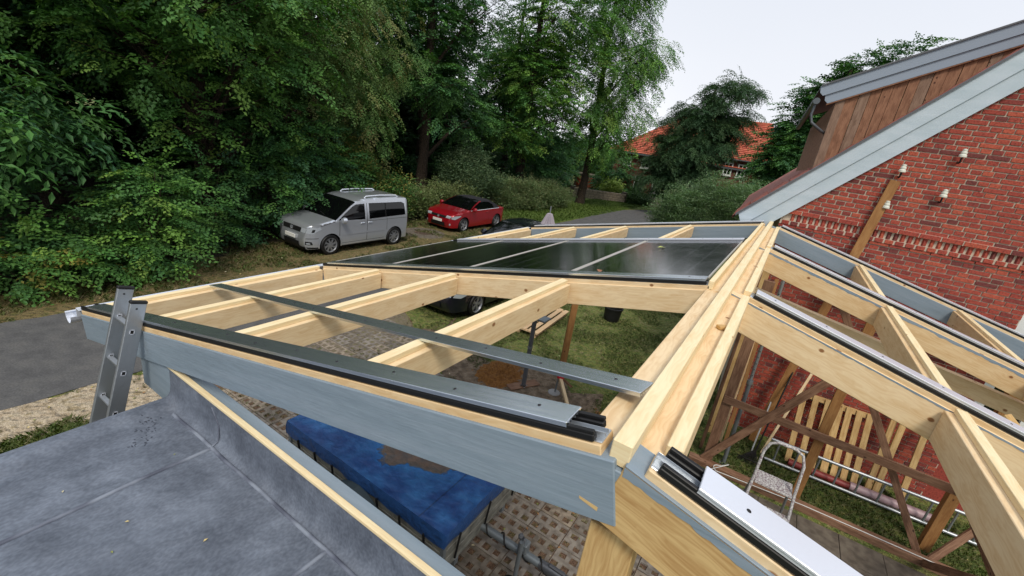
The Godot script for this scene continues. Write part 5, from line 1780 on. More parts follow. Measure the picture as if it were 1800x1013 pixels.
	for sd in [1.0, -1.0]:
		g = MB.new()
		flank(g, s, [Vector2(0.045, 0.725), Vector2(0.24, 0.705), Vector2(0.55, 0.86), Vector2(0.52, 0.945), Vector2(0.20, 0.92), Vector2(0.085, 0.875)], [], 0.008, 0.05, [sd])
		over(g, s, nose(prof, 0.725, 0.865), 0.018, 0.014, 0.68 if sd > 0 else -1.0, 1.0 if sd > 0 else -0.68, 6)
		put(t, "headlight", g.mesh(), M.lamp_glass)
	flank_pair(t, "headlight_housing", s, [Vector2(0.20, 0.755), Vector2(0.30, 0.77), Vector2(0.34, 0.86), Vector2(0.24, 0.86)], 0.009, M.black, 0.05)
	flank_pair(t, "fog_lamp", s, [Vector2(0.03, 0.36), Vector2(0.26, 0.37), Vector2(0.22, 0.46), Vector2(0.03, 0.47)], 0.005, M.black, 0.05)
	flank_pair(t, "fog_lens", s, [Vector2(0.06, 0.385), Vector2(0.18, 0.385), Vector2(0.17, 0.425), Vector2(0.06, 0.425)], 0.009, M.lamp_glass, 0.05)
	plate_on(t, "number_plate", s, [Vector2(0.0, 0.50), Vector2(0.0, 0.62)], 0.5, 0.50, 0.115, M.plate, 0.035)
	roundel(t, s.mx(nose(prof, 0.79, 0.8)[0].x - 0.055), 0.79, 0.07)
	mirror_pair(t, s, 1.30, 1.08, M.silver)
	g = MB.new()
	over(g, s, nose(prof, 0.225, 0.30), 0.018, 0.016, -0.96, 0.96)
	put(t, "front_lip", g.mesh(), M.black)
	flank_pair(t, "bumper_strip", s, [Vector2(0.04, 0.55), Vector2(0.46, 0.57), Vector2(0.46, 0.585), Vector2(0.04, 0.565)], 0.003, M.black, 0.05)
	flank_pair(t, "bonnet_gap", s, [Vector2(0.52, 0.955), Vector2(1.06, 1.085), Vector2(1.06, 1.10), Vector2(0.52, 0.97)], 0.002, M.black, 0.06)
	flank_pair(t, "lower_trim", s, [Vector2(0.10, 0.235), Vector2(0.48, 0.245), Vector2(0.48, 0.29), Vector2(0.06, 0.29)], 0.006, M.black, 0.05)
	flank_pair(t, "sill_trim", s, [Vector2(1.30, 0.235), Vector2(3.14, 0.235), Vector2(3.14, 0.268), Vector2(1.30, 0.268)], 0.006, M.black)
	for z in [-0.35, 0.35]:
		tube(t, "wiper", [Vector3(1.08, 1.135, z), Vector3(1.14, 1.205, z - 0.38)], 0.010, M.black, 5)
	for z in [-0.62, 0.62]:
		g = MB.new()
		g.tube([Vector3(2.35, 1.715, z), Vector3(2.42, 1.775, z), Vector3(3.0, 1.795, z), Vector3(3.75, 1.775, z), Vector3(3.85, 1.72, z)], [0.02, 0.022, 0.022, 0.022, 0.02], 8)
		put(t, "roof_rail", g.mesh(), M.alu_white)
	flank_pair(t, "tail_light", s, [Vector2(4.30, 0.78), Vector2(4.385, 0.78), Vector2(4.365, 1.08), Vector2(4.28, 1.08)], 0.008, mat(Color(0.35, 0.02, 0.03), 0.2), 0.05)
	for x in [0.88, 3.56]:
		for sd in [1.0, -1.0]: wheel(t, Vector3(x, 0.32, 0.78 * sd), 0.335, sd, 8, 0.34, M.rim_silver)
func red_cabriolet() -> void:
	var s := CarShape.new()
	s.length = 4.25; s.half = 0.875; s.squat = 0.88; s.stub = 0.24; s.knee = 0.7; s.belt = 0.93; s.top = 1.44; s.nose = 0.8; s.tail = 0.6; s.lean = 0.22
	var t := thing("red_cabriolet", "red convertible with closed black fabric roof parked behind the silver van", "car")
	t.transform = Transform3D(CAR_BASIS, Vector3(-12.85, 0, -14.93))
	var prof := [Vector2(0.10, 0.20), Vector2(0.02, 0.32), Vector2(0.0, 0.50), Vector2(0.05, 0.66), Vector2(0.16, 0.745), Vector2(0.50, 0.85), Vector2(1.05, 0.95), Vector2(1.22, 0.985)]
	var rear := [Vector2(3.55, 1.02), Vector2(3.80, 1.02), Vector2(4.12, 0.985), Vector2(4.22, 0.84), Vector2(4.25, 0.55), Vector2(4.20, 0.34), Vector2(4.10, 0.22)]
	var cowl := [Vector2(1.20, 0.98), Vector2(1.60, 1.20), Vector2(2.0, 1.375), Vector2(2.12, 1.40)]
	var hood := [Vector2(2.10, 1.40), Vector2(2.5, 1.435), Vector2(2.9, 1.40), Vector2(3.25, 1.26), Vector2(3.55, 1.04)]
	var outline := prof + [Vector2(2.2, 0.975), Vector2(3.2, 1.0)] + rear
	var mb := MB.new()
	flank(mb, s, body_outline(outline, 0.22, 0.86, 3.44, 0.375), [], 0.0)
	var sh := MB.new()
	over(sh, s, prof, 0.022)
	over(sh, s, rear, 0.02)
	sh.box(Vector3(0.34, 0.20, -0.70), Vector3(3.9, 0.24, 0.70))
	join(mb, sh)
	put(t, "body", smooth(mb), M.red_paint)
	var g := MB.new()
	over(g, s, cowl, 0.03, -0.002, -0.95, 0.95)
	put(t, "windscreen", smooth(g), M.glass_dark)
	flank_pair(t, "screen_frame", s, [Vector2(1.18, 0.975), Vector2(1.26, 0.985), Vector2(1.66, 1.20), Vector2(2.05, 1.36), Vector2(2.16, 1.38), Vector2(2.14, 1.42), Vector2(1.98, 1.385), Vector2(1.58, 1.215)], 0.004, M.red_paint, 0.06)
	g = MB.new()
	over(g, s, hood, 0.03)
	var win := [Vector2(1.34, 0.99), Vector2(1.70, 1.20), Vector2(2.08, 1.345), Vector2(2.45, 1.365), Vector2(2.80, 1.33), Vector2(3.05, 1.20), Vector2(3.12, 1.02)]
	flank(g, s, [Vector2(2.08, 1.40), Vector2(2.5, 1.435), Vector2(2.9, 1.40), Vector2(3.25, 1.26), Vector2(3.58, 1.03), Vector2(3.1, 1.0), Vector2(2.0, 0.98)], [win], 0.0)
	put(t, "fabric_roof", g.mesh(), M.cloth_top)
	flank_pair(t, "side_window", s, win, -0.008, M.glass_dark)
	flank_pair(t, "waist_trim", s, [Vector2(1.25, 0.955), Vector2(3.55, 0.99), Vector2(3.55, 1.015), Vector2(1.25, 0.985)], 0.006, M.alu_white)
	g = MB.new()
	for r in [[2.72, 0.30, 2.73, 0.95], [1.24, 0.34, 1.25, 0.92]]:
		flank(g, s, [Vector2(r[0], r[1]), Vector2(r[2], r[1]), Vector2(r[2], r[3]), Vector2(r[0], r[3])], [], 0.0016)
	put(t, "door_gap", g.mesh(), M.black)
	for sd in [1.0, -1.0]:
		g = MB.new()
		var z = s.hw(2.5, 0.83) * sd
		g.box(Vector3(2.42, 0.815, z - 0.008), Vector3(2.60, 0.845, z + 0.022 * sd + 0.006), 0.006)
		put(t, "door_handle", g.mesh(), M.red_paint)
	car_face(t, s, prof, 0.62, 0.42)
	for cx in [0.86, 3.44]:
		for sd in [1.0, -1.0]:
			g = MB.new()
			g.lathe(Vector3(cx, 0.32, 0.55 * sd), Vector3(0, 0, sd), [Vector2(0, 0.0), Vector2(0.37, 0.0), Vector2(0.374, 0.30)], 20)
			put(t, "arch_liner", g.mesh(), M.black)
		for sd in [1.0, -1.0]: wheel(t, Vector3(cx, 0.315, 0.775 * sd), 0.315, sd, 5, 0.0, M.rim_silver)
	mirror_pair(t, s, 1.42, 0.97, M.red_paint)
	flank_pair(t, "tail_light", s, [Vector2(3.95, 0.78), Vector2(4.20, 0.78), Vector2(4.17, 0.93), Vector2(3.98, 0.93)], 0.006, mat(Color(0.4, 0.02, 0.03), 0.2), 0.05)
func nose(prof: Array, y0: float, y1: float) -> Array:
	var out: Array = []
	for k in 7:
		var y := lerpf(y0, y1, k / 6.0)
		for i in prof.size() - 1:
			if prof[i].y <= y and prof[i + 1].y >= y:
				out.append(prof[i].lerp(prof[i + 1], (y - prof[i].y) / (prof[i + 1].y - prof[i].y)))
				break
	return out
func car_face(t: Node, s: CarShape, prof: Array, grille_y: float, low_y: float) -> void:
	var g := MB.new()
	over(g, s, nose(prof, grille_y - 0.025, grille_y + 0.05), 0.022, 0.020, -0.62, 0.62)
	put(t, "grille", g.mesh(), M.black)
	g = MB.new()
	over(g, s, nose(prof, 0.27, low_y), 0.022, 0.018, -0.62, 0.62)
	put(t, "lower_grille", g.mesh(), M.black)
	for sd in [1.0, -1.0]:
		g = MB.new()
		flank(g, s, [Vector2(0.07, 0.61), Vector2(0.24, 0.585), Vector2(0.60, 0.73), Vector2(0.58, 0.775), Vector2(0.26, 0.75), Vector2(0.10, 0.70)], [], 0.008, 0.05, [sd])
		over(g, s, nose(prof, 0.61, 0.70), 0.022, 0.015, 0.64 if sd > 0 else -1.0, 1.0 if sd > 0 else -0.64, 6)
		put(t, "headlight", g.mesh(), M.lamp_glass)
	g = MB.new()
	for sd in [1.0, -1.0]:
		g = MB.new()
		g.lathe(Vector3(0.18, 0.355, 0.62 * sd), Vector3(-1, 0, 0.35 * sd).normalized(), [Vector2(0.045, 0.0), Vector2(0.045, 0.05), Vector2(0.035, 0.055), Vector2(0.0, 0.05)], 14)
		put(t, "fog_lamp", g.mesh(), M.lamp_glass)
	plate_on(t, "number_plate", s, [Vector2(0.0, 0.42), Vector2(0.0, 0.54)], 0.5, 0.50, 0.112, M.plate, 0.045)
	roundel(t, s.mx(nose(prof, grille_y + 0.015, grille_y + 0.02)[0].x - 0.06), grille_y + 0.02, 0.06)
func navy_hatch(called: String, label: String, at: Vector3, k: float) -> void:
	var s := CarShape.new()
	s.length = 4.2; s.half = 0.88; s.belt = 0.94; s.top = 1.50; s.nose = 0.8; s.tail = 0.5; s.lean = 0.2
	var t := thing(called, label, "car")
	t.transform = Transform3D(CAR_BASIS.scaled(Vector3.ONE * k), at)
	var prof := [Vector2(0.10, 0.20), Vector2(0.02, 0.32), Vector2(0.0, 0.50), Vector2(0.05, 0.66), Vector2(0.16, 0.755), Vector2(0.50, 0.87), Vector2(1.05, 0.98), Vector2(1.20, 1.02), Vector2(1.55, 1.23), Vector2(1.90, 1.40), Vector2(2.05, 1.44), Vector2(2.5, 1.475), Vector2(3.2, 1.46), Vector2(3.75, 1.39), Vector2(4.0, 1.15), Vector2(4.12, 0.95), Vector2(4.20, 0.6), Vector2(4.15, 0.34), Vector2(4.05, 0.22)]
	var w1 := [Vector2(1.36, 1.02), Vector2(1.66, 1.22), Vector2(2.0, 1.365), Vector2(2.42, 1.40), Vector2(2.42, 0.985)]
	var w2 := [Vector2(2.5, 0.99), Vector2(2.5, 1.40), Vector2(3.2, 1.385), Vector2(3.5, 1.32), Vector2(3.45, 1.05)]
	var mb := MB.new()
	flank(mb, s, body_outline(prof, 0.22, 0.84, 3.38, 0.365), [w1, w2], 0.0)
	var sh := MB.new()
	over(sh, s, prof.slice(0, 8), 0.022)
	over(sh, s, prof.slice(10), 0.022)
	sh.box(Vector3(0.34, 0.20, -0.70), Vector3(3.9, 0.24, 0.70))
	join(mb, sh)
	put(t, "body", smooth(mb), M.navy)
	var g := MB.new()
	over(g, s, prof.slice(7, 11), 0.022, -0.004, -0.96, 0.96)
	put(t, "windscreen", smooth(g), M.glass_dark)
	for w in [w1, w2]: flank_pair(t, "side_window", s, w, -0.009, M.glass_dark)
	car_face(t, s, prof, 0.62, 0.42)
	mirror_pair(t, s, 1.42, 0.99, M.navy)
	for cx in [0.84, 3.38]:
		for sd in [1.0, -1.0]:
			g = MB.new()
			g.lathe(Vector3(cx, 0.32, 0.55 * sd), Vector3(0, 0, sd), [Vector2(0, 0.0), Vector2(0.36, 0.0), Vector2(0.364, 0.28)], 20)
			put(t, "arch_liner", g.mesh(), M.black)
		for sd in [1.0, -1.0]: wheel(t, Vector3(cx, 0.31, 0.78 * sd), 0.31, sd, 5, 0.0, M.rim_silver)

# ================================================================ house across the road, shed, low wall
func build_far_house() -> void:
	M.far_brick = mat(Color(1, 1, 1), 0.92)
	M.far_brick.albedo_texture = far_brick_texture()
	M.far_brick.uv1_scale = Vector3(0.5, 0.5, 1)
	M.pale_brick = mat(Color(1, 1, 1), 0.92)
	M.pale_brick.albedo_texture = noise_image(611, 0.05, 4, 128, [Color(0.42, 0.33, 0.29), Color(0.52, 0.42, 0.37)], 1.6)
	M.pale_brick.uv1_scale = Vector3(0.5, 0.5, 1)
	M.stone = mat(Color(1, 1, 1), 0.95)
	M.stone.albedo_texture = noise_image(613, 0.04, 4, 128, [Color(0.50, 0.45, 0.39), Color(0.60, 0.55, 0.48), Color(0.66, 0.61, 0.54)], 1.6)
	tri_map(M.stone, 0.8)
	M.far_tile = mat(Color(1, 1, 1), 0.85)
	M.far_tile.albedo_texture = noise_image(602, 0.03, 4, 128, [Color(0.60, 0.28, 0.21), Color(0.70, 0.36, 0.27), Color(0.75, 0.43, 0.33)], 1.5)
	tri_map(M.far_tile, 0.5)
	var h := thing("tiled_house", "distant brick house with large orange-red tiled roof behind the dark pine", "house")
	var z := -46.0
	# ground-floor wing on the left and the taller part on the right
	var mb := MB.new()
	mb.box(Vector3(-16.6, 0, z - 9.0), Vector3(-2.0, 4.55, z), 0.0)
	put(h, "wall", mb.mesh(), M.far_brick)
	mb = MB.new()
	mb.box(Vector3(-7.3, 2.6, z - 0.5), Vector3(-2.6, 5.12, z + 0.35), 0.0)
	put(h, "bay_wall", mb.mesh(), M.far_brick)
	# hipped roof built of tile courses
	var r0 := Vector3(-11.6, 8.75, z - 4.5)
	var r1 := Vector3(-3.6, 8.75, z - 4.5)
	var e := [Vector3(-17.2, 4.45, z + 0.5), Vector3(-1.4, 4.45, z + 0.5), Vector3(-1.4, 4.45, z - 9.5), Vector3(-17.2, 4.45, z - 9.5)]
	var rf := Node3D.new()
	rf.name = "roof"
	h.add_child(rf)
	for sl in [[e[0], e[1], r1, r0, 26], [e[3], e[0], r0, r0, 16], [e[1], e[2], r1, r1, 16]]:
		var n: int = sl[4]
		for k in n:
			var a: Vector3 = sl[0].lerp(sl[3], float(k) / n)
			var b: Vector3 = sl[1].lerp(sl[2], float(k) / n)
			var c: Vector3 = sl[1].lerp(sl[2], float(k + 1) / n)
			var d: Vector3 = sl[0].lerp(sl[3], float(k + 1) / n)
			var up := (b - a).cross(d - a).normalized() * 0.06
			if up.y < 0: up = -up
			var cm := MB.new()
			cm.quad(a + up, b + up, c, d)
			cm.quad(a, b, b + up, a + up)
			put(rf, "tile_course", cm.mesh(), M.far_tile)
	mb = MB.new()
	mb.quad(e[2], e[3], r0, r1)
	put(rf, "rear_slope", mb.mesh(), M.far_tile)
	tube(rf, "ridge_tiles", [r0, r1], 0.14, M.far_tile, 8)
	mb = MB.new()
	mb.box(Vector3(-7.6, 5.12, z - 1.6), Vector3(-2.3, 5.22, z + 0.75), 0.0)
	put(h, "bay_eaves", mb.mesh(), M.plastic_grey)
	mb = MB.new()
	mb.box(Vector3(-17.2, 4.30, z + 0.42), Vector3(-1.4, 4.44, z + 0.56), 0.0)
	put(h, "gutter", mb.mesh(), M.plastic_grey)
	# windows
	for w in [[-15.6, 0.75, 0.9, 1.6, 0.0], [-13.6, 0.7, 0.9, 1.5, 0.0], [-11.75, 0.9, 0.85, 1.25, 0.0], [-13.3, 3.15, 0.85, 0.9, 0.0], [-15.2, 3.15, 0.8, 0.8, 0.0], [-5.75, 3.75, 0.72, 1.1, 0.35], [-4.6, 3.75, 0.72, 1.1, 0.35], [-9.2, 0.8, 0.9, 1.5, 0.0]]:
		var zz: float = z + w[4] + 0.02
		var fm := MB.new()
		var x: float = w[0] - w[2] / 2
		for q in [[0, 0, w[2], 0.09], [0, w[3] - 0.09, w[2], 0.09], [0, 0.09, 0.09, w[3] - 0.18], [w[2] - 0.09, 0.09, 0.09, w[3] - 0.18], [w[2] / 2 - 0.03, 0.09, 0.06, w[3] - 0.18]]:
			fm.box(Vector3(x + q[0], w[1] + q[1], zz), Vector3(x + q[0] + q[2], w[1] + q[1] + q[3], zz + 0.07))
		var o := put(h, "window", fm.mesh(), M.white_paint)
		var pm := MB.new()
		pm.box(Vector3(x + 0.05, w[1] + 0.05, zz - 0.01), Vector3(x + w[2] - 0.05, w[1] + w[3] - 0.05, zz + 0.02))
		put(o, "pane", pm.mesh(), M.glass_dark)
		var sm := MB.new()
		sm.box(Vector3(x - 0.05, w[1] - 0.09, zz), Vector3(x + w[2] + 0.05, w[1] - 0.005, zz + 0.14))
		put(o, "sill", sm.mesh(), M.white_paint)
	# small brick shed with two rust-red doors
	var sd := thing("brick_shed", "small flat-roofed brick shed with two rust-red doors across the road", "shed")
	mb = MB.new()
	mb.box(Vector3(-20.6, 0, -48), Vector3(-17.8, 1.45, -46), 0.0)
	put(sd, "wall", mb.mesh(), M.pale_brick)
	mb = MB.new()
	mb.box(Vector3(-20.75, 1.45, -48.1), Vector3(-17.65, 1.56, -45.85), 0.01)
	put(sd, "roof", mb.mesh(), M.slab)
	for x in [-19.95, -18.6]:
		mb = MB.new()
		mb.box(Vector3(x - 0.36, 0.25, -46.0), Vector3(x + 0.36, 1.25, -45.95), 0.01)
		put(sd, "door", mb.mesh(), mat(Color(0.50, 0.24, 0.16), 0.8))
	# low garden wall in two runs with piers
	for k in 2:
		var gw := thing("garden_wall", ["low grey stone garden wall beside the brick shed", "low grey stone garden wall ending behind the round bush"][k], "wall", Vector3.ZERO)
		var a: Vector3 = [Vector3(-16.6, 0, -37.2), Vector3(-11.2, 0, -42.2)][k]
		var b: Vector3 = [Vector3(-12.9, 0, -40.5), Vector3(-8.6, 0, -45.6)][k]
		var d := (b - a).normalized()
		var l := (b - a).length()
		var nrow := 4
		for r in nrow:
			var s := -0.15 if r % 2 == 1 else 0.0
			while s < l - 0.1:
				var w := rng.randf_range(0.32, 0.55)
				var s0 := maxf(s, 0.0)
				var s1 := minf(s + w, l)
				s += w
				beam(gw, "stone", a + d * (s0 + 0.012) + Vector3(0, 0.2 * (r + 1) - 0.012, 0), a + d * (s1 - 0.012) + Vector3(0, 0.2 * (r + 1) - 0.012, 0), 0.28 + rng.randf_range(-0.02, 0.02), 0.18, M.stone, Vector3.UP, 0.012)
		beam(gw, "core", a + Vector3(0, 0.79, 0), b + Vector3(0, 0.79, 0), 0.22, 0.79, M.slab)
		for p in [a, b]: beam(gw, "pier", p + Vector3(0, 0.95, 0), p + Vector3(0, 0.0, 0), 0.4, 0.4, M.slab, d.cross(Vector3.UP), 0.01)
func far_brick_texture() -> ImageTexture:
	var out := Image.create(256, 256, false, Image.FORMAT_RGB8)
	out.fill(Color(0.47, 0.37, 0.33))
	var r := RandomNumberGenerator.new()
	r.seed = 8
	for j in 26:
		var y := int(j * 256.0 / 26.0)
		for i in 9:
			var x := int((i - (0.5 if j % 2 else 0.0)) * 32.0)
			var v := r.randf()
			out.fill_rect(Rect2i(x, y, 30, 8), Color(0.36, 0.155, 0.135).lerp(Color(0.47, 0.215, 0.175), v))
	return ImageTexture.create_from_image(out)

# ================================================================ trees
# a spray of leaves: each leaf two faces folded along its midrib
func spray(sd: int, count: int, radius: float, leaf: float, slim: float, droop: float) -> ArrayMesh:
	var r := RandomNumberGenerator.new()
	r.seed = sd
	var mb := MB.new()
	for i in count:
		var p := Vector3(r.randfn(), r.randfn() * 0.55, r.randfn()) * radius * 0.5
		var out := Vector3(p.x, 0, p.z).normalized() if Vector2(p.x, p.z).length() > 0.01 else Vector3.RIGHT
		var d := (out + Vector3(r.randfn() * 0.5, -droop + r.randfn() * 0.35, r.randfn() * 0.5)).normalized()
		var side := d.cross(Vector3(r.randfn() * 0.35, 1, r.randfn() * 0.35)).normalized()
		var up := side.cross(d)
		var l := leaf * r.randf_range(0.7, 1.25)
		var tip := p + d * l
		var m := p + d * l * 0.45
		var a := m + side * l * slim + up * l * 0.10
		var b := m - side * l * slim + up * l * 0.10
		var n0 := (a - p).cross(tip - p).normalized()
		if n0.y < 0: n0 = -n0
		var n1 := (b - p).cross(tip - p).normalized()
		if n1.y < 0: n1 = -n1
		mb.tri_n(p, a, tip, n0, n0, n0)
		mb.tri_n(p, tip, b, n1, n1, n1)
	return mb.mesh()
# a twig that forks in one plane, leaves set along both sides and bowing down to the tip; x points outwards
func fan(sd: int, length: float, leaf: float, slim: float, droop: float) -> ArrayMesh:
	var r := RandomNumberGenerator.new()
	r.seed = sd
	var mb := MB.new()
	var twigs: Array = [[Vector3.ZERO, 0.0, length]]
	var x := length * 0.15
	var sgn := 1.0
	while x < length * 0.8:
		twigs.append([Vector3(x, 0, 0), sgn * r.randf_range(0.6, 0.95), (length - x) * r.randf_range(0.5, 0.75)])
		x += length * 0.16
		sgn = -sgn
	for t in twigs:
		var d := Vector3(cos(t[1]), 0, sin(t[1]))
		var s := leaf * 0.4
		var side := 1.0
		while s < t[2]:
			var p: Vector3 = t[0] + d * s
			p.y -= droop * (p.x * p.x + p.z * p.z) / length
			p += Vector3(r.randfn(), r.randfn(), r.randfn()) * leaf * 0.15
			var a: float = t[1] + side * r.randf_range(0.5, 1.1)
			var ld := Vector3(cos(a), -0.15 - 1.3 * droop * s / length + r.randfn() * 0.22, sin(a)).normalized()
			var w := ld.cross(Vector3(r.randfn() * 0.3, 1, r.randfn() * 0.3)).normalized()
			var up := w.cross(ld)
			var l := leaf * r.randf_range(0.7, 1.2)
			var tip := p + ld * l
			var m := p + ld * l * 0.45
			var q0 := m + w * l * slim + up * l * 0.09
			var q1 := m - w * l * slim + up * l * 0.09
			var n0 := (q0 - p).cross(tip - p).normalized()
			if n0.y < 0: n0 = -n0
			var n1 := (q1 - p).cross(tip - p).normalized()
			if n1.y < 0: n1 = -n1
			mb.tri_n(p, q0, tip, n0, n0, n0)
			mb.tri_n(p, tip, q1, n1, n1, n1)
			s += leaf * r.randf_range(0.38, 0.6)
			side = -side
	return mb.mesh()
# stiff needles in a tuft
func tuft(sd: int, count: int, length: float, width: float, spread: float) -> ArrayMesh:
	var r := RandomNumberGenerator.new()
	r.seed = sd
	var mb := MB.new()
	for i in count:
		var d := Vector3(r.randfn() * spread, r.randf_range(0.3, 1.0), r.randfn() * spread).normalized()
		var p := Vector3(r.randfn(), r.randfn() * 0.3, r.randfn()) * length * 0.45
		var s := d.cross(Vector3(r.randfn(), r.randfn(), r.randfn())).normalized() * width
		var n := d.cross(s).normalized()
		if n.y < 0: n = -n
		mb.tri_n(p - s, p + s, p + d * length * r.randf_range(0.7, 1.2), n, n, n)
	return mb.mesh()
func leaf_mat(rough := 0.55) -> StandardMaterial3D:
	var m := mat(Color(1, 1, 1), rough)
	m.vertex_color_use_as_albedo = true
	m.backlight_enabled = true
	m.backlight = Color(0.62, 0.7, 0.35)
	m.metallic_specular = 0.35
	m.cull_mode = BaseMaterial3D.CULL_DISABLED
	return m
# lobes: [centre, radii]; sprays gather near their surface, thinned by noise so that light shows through
var fans: Array = []
func foliage(parent: Node, called: String, lobes: Array, per: float, mesh: Mesh, cols: Array, hole: float, scale0 := 1.0, hang := 0.0) -> MultiMeshInstance3D:
	var xfs: Array = []
	var cc: Array = []
	for l in lobes:
		var c: Vector3 = l[0]
		var r: Vector3 = l[1]
		var n := int(per * pow(r.x * r.y * r.z, 0.6667) * (0.5 if mesh in fans else 1.0))
		for i in n:
			var d := Vector3(rng.randfn(), rng.randfn(), rng.randfn()).normalized()
			var rad := pow(rng.randf(), 0.45)
			var bulge := 1.0 + 0.28 * noise.get_noise_3d(c.x * 3.0 + d.x * 3.0, c.y + d.y * 3.0, c.z + d.z * 3.0) * 2.0
			var p := c + d * r * rad * bulge
			if noise.get_noise_3d(p.x * 1.9, p.y * 2.6, p.z * 1.9) < hole: continue
			if p.y < 0.1: continue
			var b := Basis(Vector3.UP, rng.randf() * TAU).rotated(Vector3(d.z, 0, -d.x).normalized() if absf(d.y) < 0.98 else Vector3.RIGHT, -0.35 * (1.0 - absf(d.y)) + rng.randfn() * 0.25)
			if mesh in fans:
				var bx := Vector3(d.x + rng.randfn() * 0.35, d.y * 0.35 - 0.12 - hang * (0.6 + rng.randf()), d.z + rng.randfn() * 0.35).normalized()
				var bz := bx.cross(Vector3(rng.randfn() * 0.25, 1, rng.randfn() * 0.25)).normalized()
				b = Basis(bx, bz.cross(bx), bz)
			xfs.append(Transform3D(b.scaled(Vector3.ONE * scale0 * rng.randf_range(0.7, 1.25)), p))
			var base: Color = cols[rng.randi() % cols.size()]
			var v := rng.randf_range(0.75, 1.3)
			v *= 1.65
			cc.append(Color(base.r * v * rng.randf_range(0.9, 1.12), base.g * v, base.b * v))
	var o := many(parent, called, mesh, M.leaf, xfs, cc)
	o.set_meta("kind", "stuff")
	return o
func trunk(parent: Node, base: Vector3, height: float, r: float, lobes: Array, bend := 0.4) -> void:
	var mb := MB.new()
	var path: Array = []
	var rad: Array = []
	var ph := rng.randf() * TAU
	for k in 8:
		var t := k / 7.0
		path.append(base + Vector3(cos(ph) * bend * t * t + 0.08 * sin(t * 7.0), height * t, sin(ph) * bend * t * t))
		rad.append(r * (1.35 - 0.35 * minf(t * 8.0, 1.0)) * (1.0 - 0.75 * t) + 0.02)
	path[0].y = -0.05
	mb.tube(path, rad, 10)
	var tr := put(parent, "trunk", mb.mesh(), M.bark)
	for l in lobes:
		var c: Vector3 = l[0]
		var k := clampi(int((c.y - 1.6) / height * 7.0), 1, 6)
		var a: Vector3 = path[k]
		var m := a.lerp(c, 0.5) + Vector3(0, 0.25, 0)
		var lb := MB.new()
		lb.tube([a, m, c], [rad[k] * 0.45, rad[k] * 0.3, rad[k] * 0.1], 7)
		for i in 3:
			var e: Vector3 = c + Vector3(rng.randfn(), rng.randfn() * 0.5, rng.randfn()).normalized() * (l[1] as Vector3) * 0.85
			lb.tube([m.lerp(c, 0.4), m.lerp(e, 0.6) + Vector3(0, 0.1, 0), e], [rad[k] * 0.16, rad[k] * 0.1, 0.008], 5)
		put(tr, "limb", lb.mesh(), M.bark)
func lobes_round(centre: Vector3, spread: Vector3, n: int, size: Vector3) -> Array:
	var out: Array = []
	for i in n:
		var d := Vector3(rng.randfn(), rng.randfn(), rng.randfn()).normalized() * pow(rng.randf(), 0.4)
		out.append([centre + d * spread, size * rng.randf_range(0.75, 1.25)])
	return out
func tree(called: String, label: String, base: Vector3, height: float, r: float, lobes: Array, per: float, mesh: Mesh, cols: Array, hole := -0.12, scale0 := 1.0, group := "", hang := 0.0) -> Node3D:
	var t := thing(called, label, "tree", Vector3.ZERO, group)
	trunk(t, base, height, r, lobes)
	foliage(t, "crown", lobes, per, mesh, cols, hole, scale0, hang)
	return t
func shrub(called: String, label: String, category: String, base: Vector3, lobes: Array, per: float, mesh: Mesh, cols: Array, hole := -0.2, scale0 := 1.0, group := "") -> Node3D:
	var t := thing(called, label, category, Vector3.ZERO, group)
	var st := MB.new()
	for l in lobes:
		var c: Vector3 = l[0]
		for i in 3:
			var e: Vector3 = c + Vector3(rng.randfn(), rng.randf() * 0.9, rng.randfn()) * (l[1] as Vector3) * 0.5
			st.tube([base + Vector3(rng.randfn() * 0.1, -0.03, rng.randfn() * 0.1), base.lerp(e, 0.5) + Vector3(0, 0.15, 0), e], [0.025, 0.015, 0.006], 5)
	put(t, "stems", st.mesh(), M.bark)
	foliage(t, "foliage", lobes, per, mesh, cols, hole, scale0)
	return t
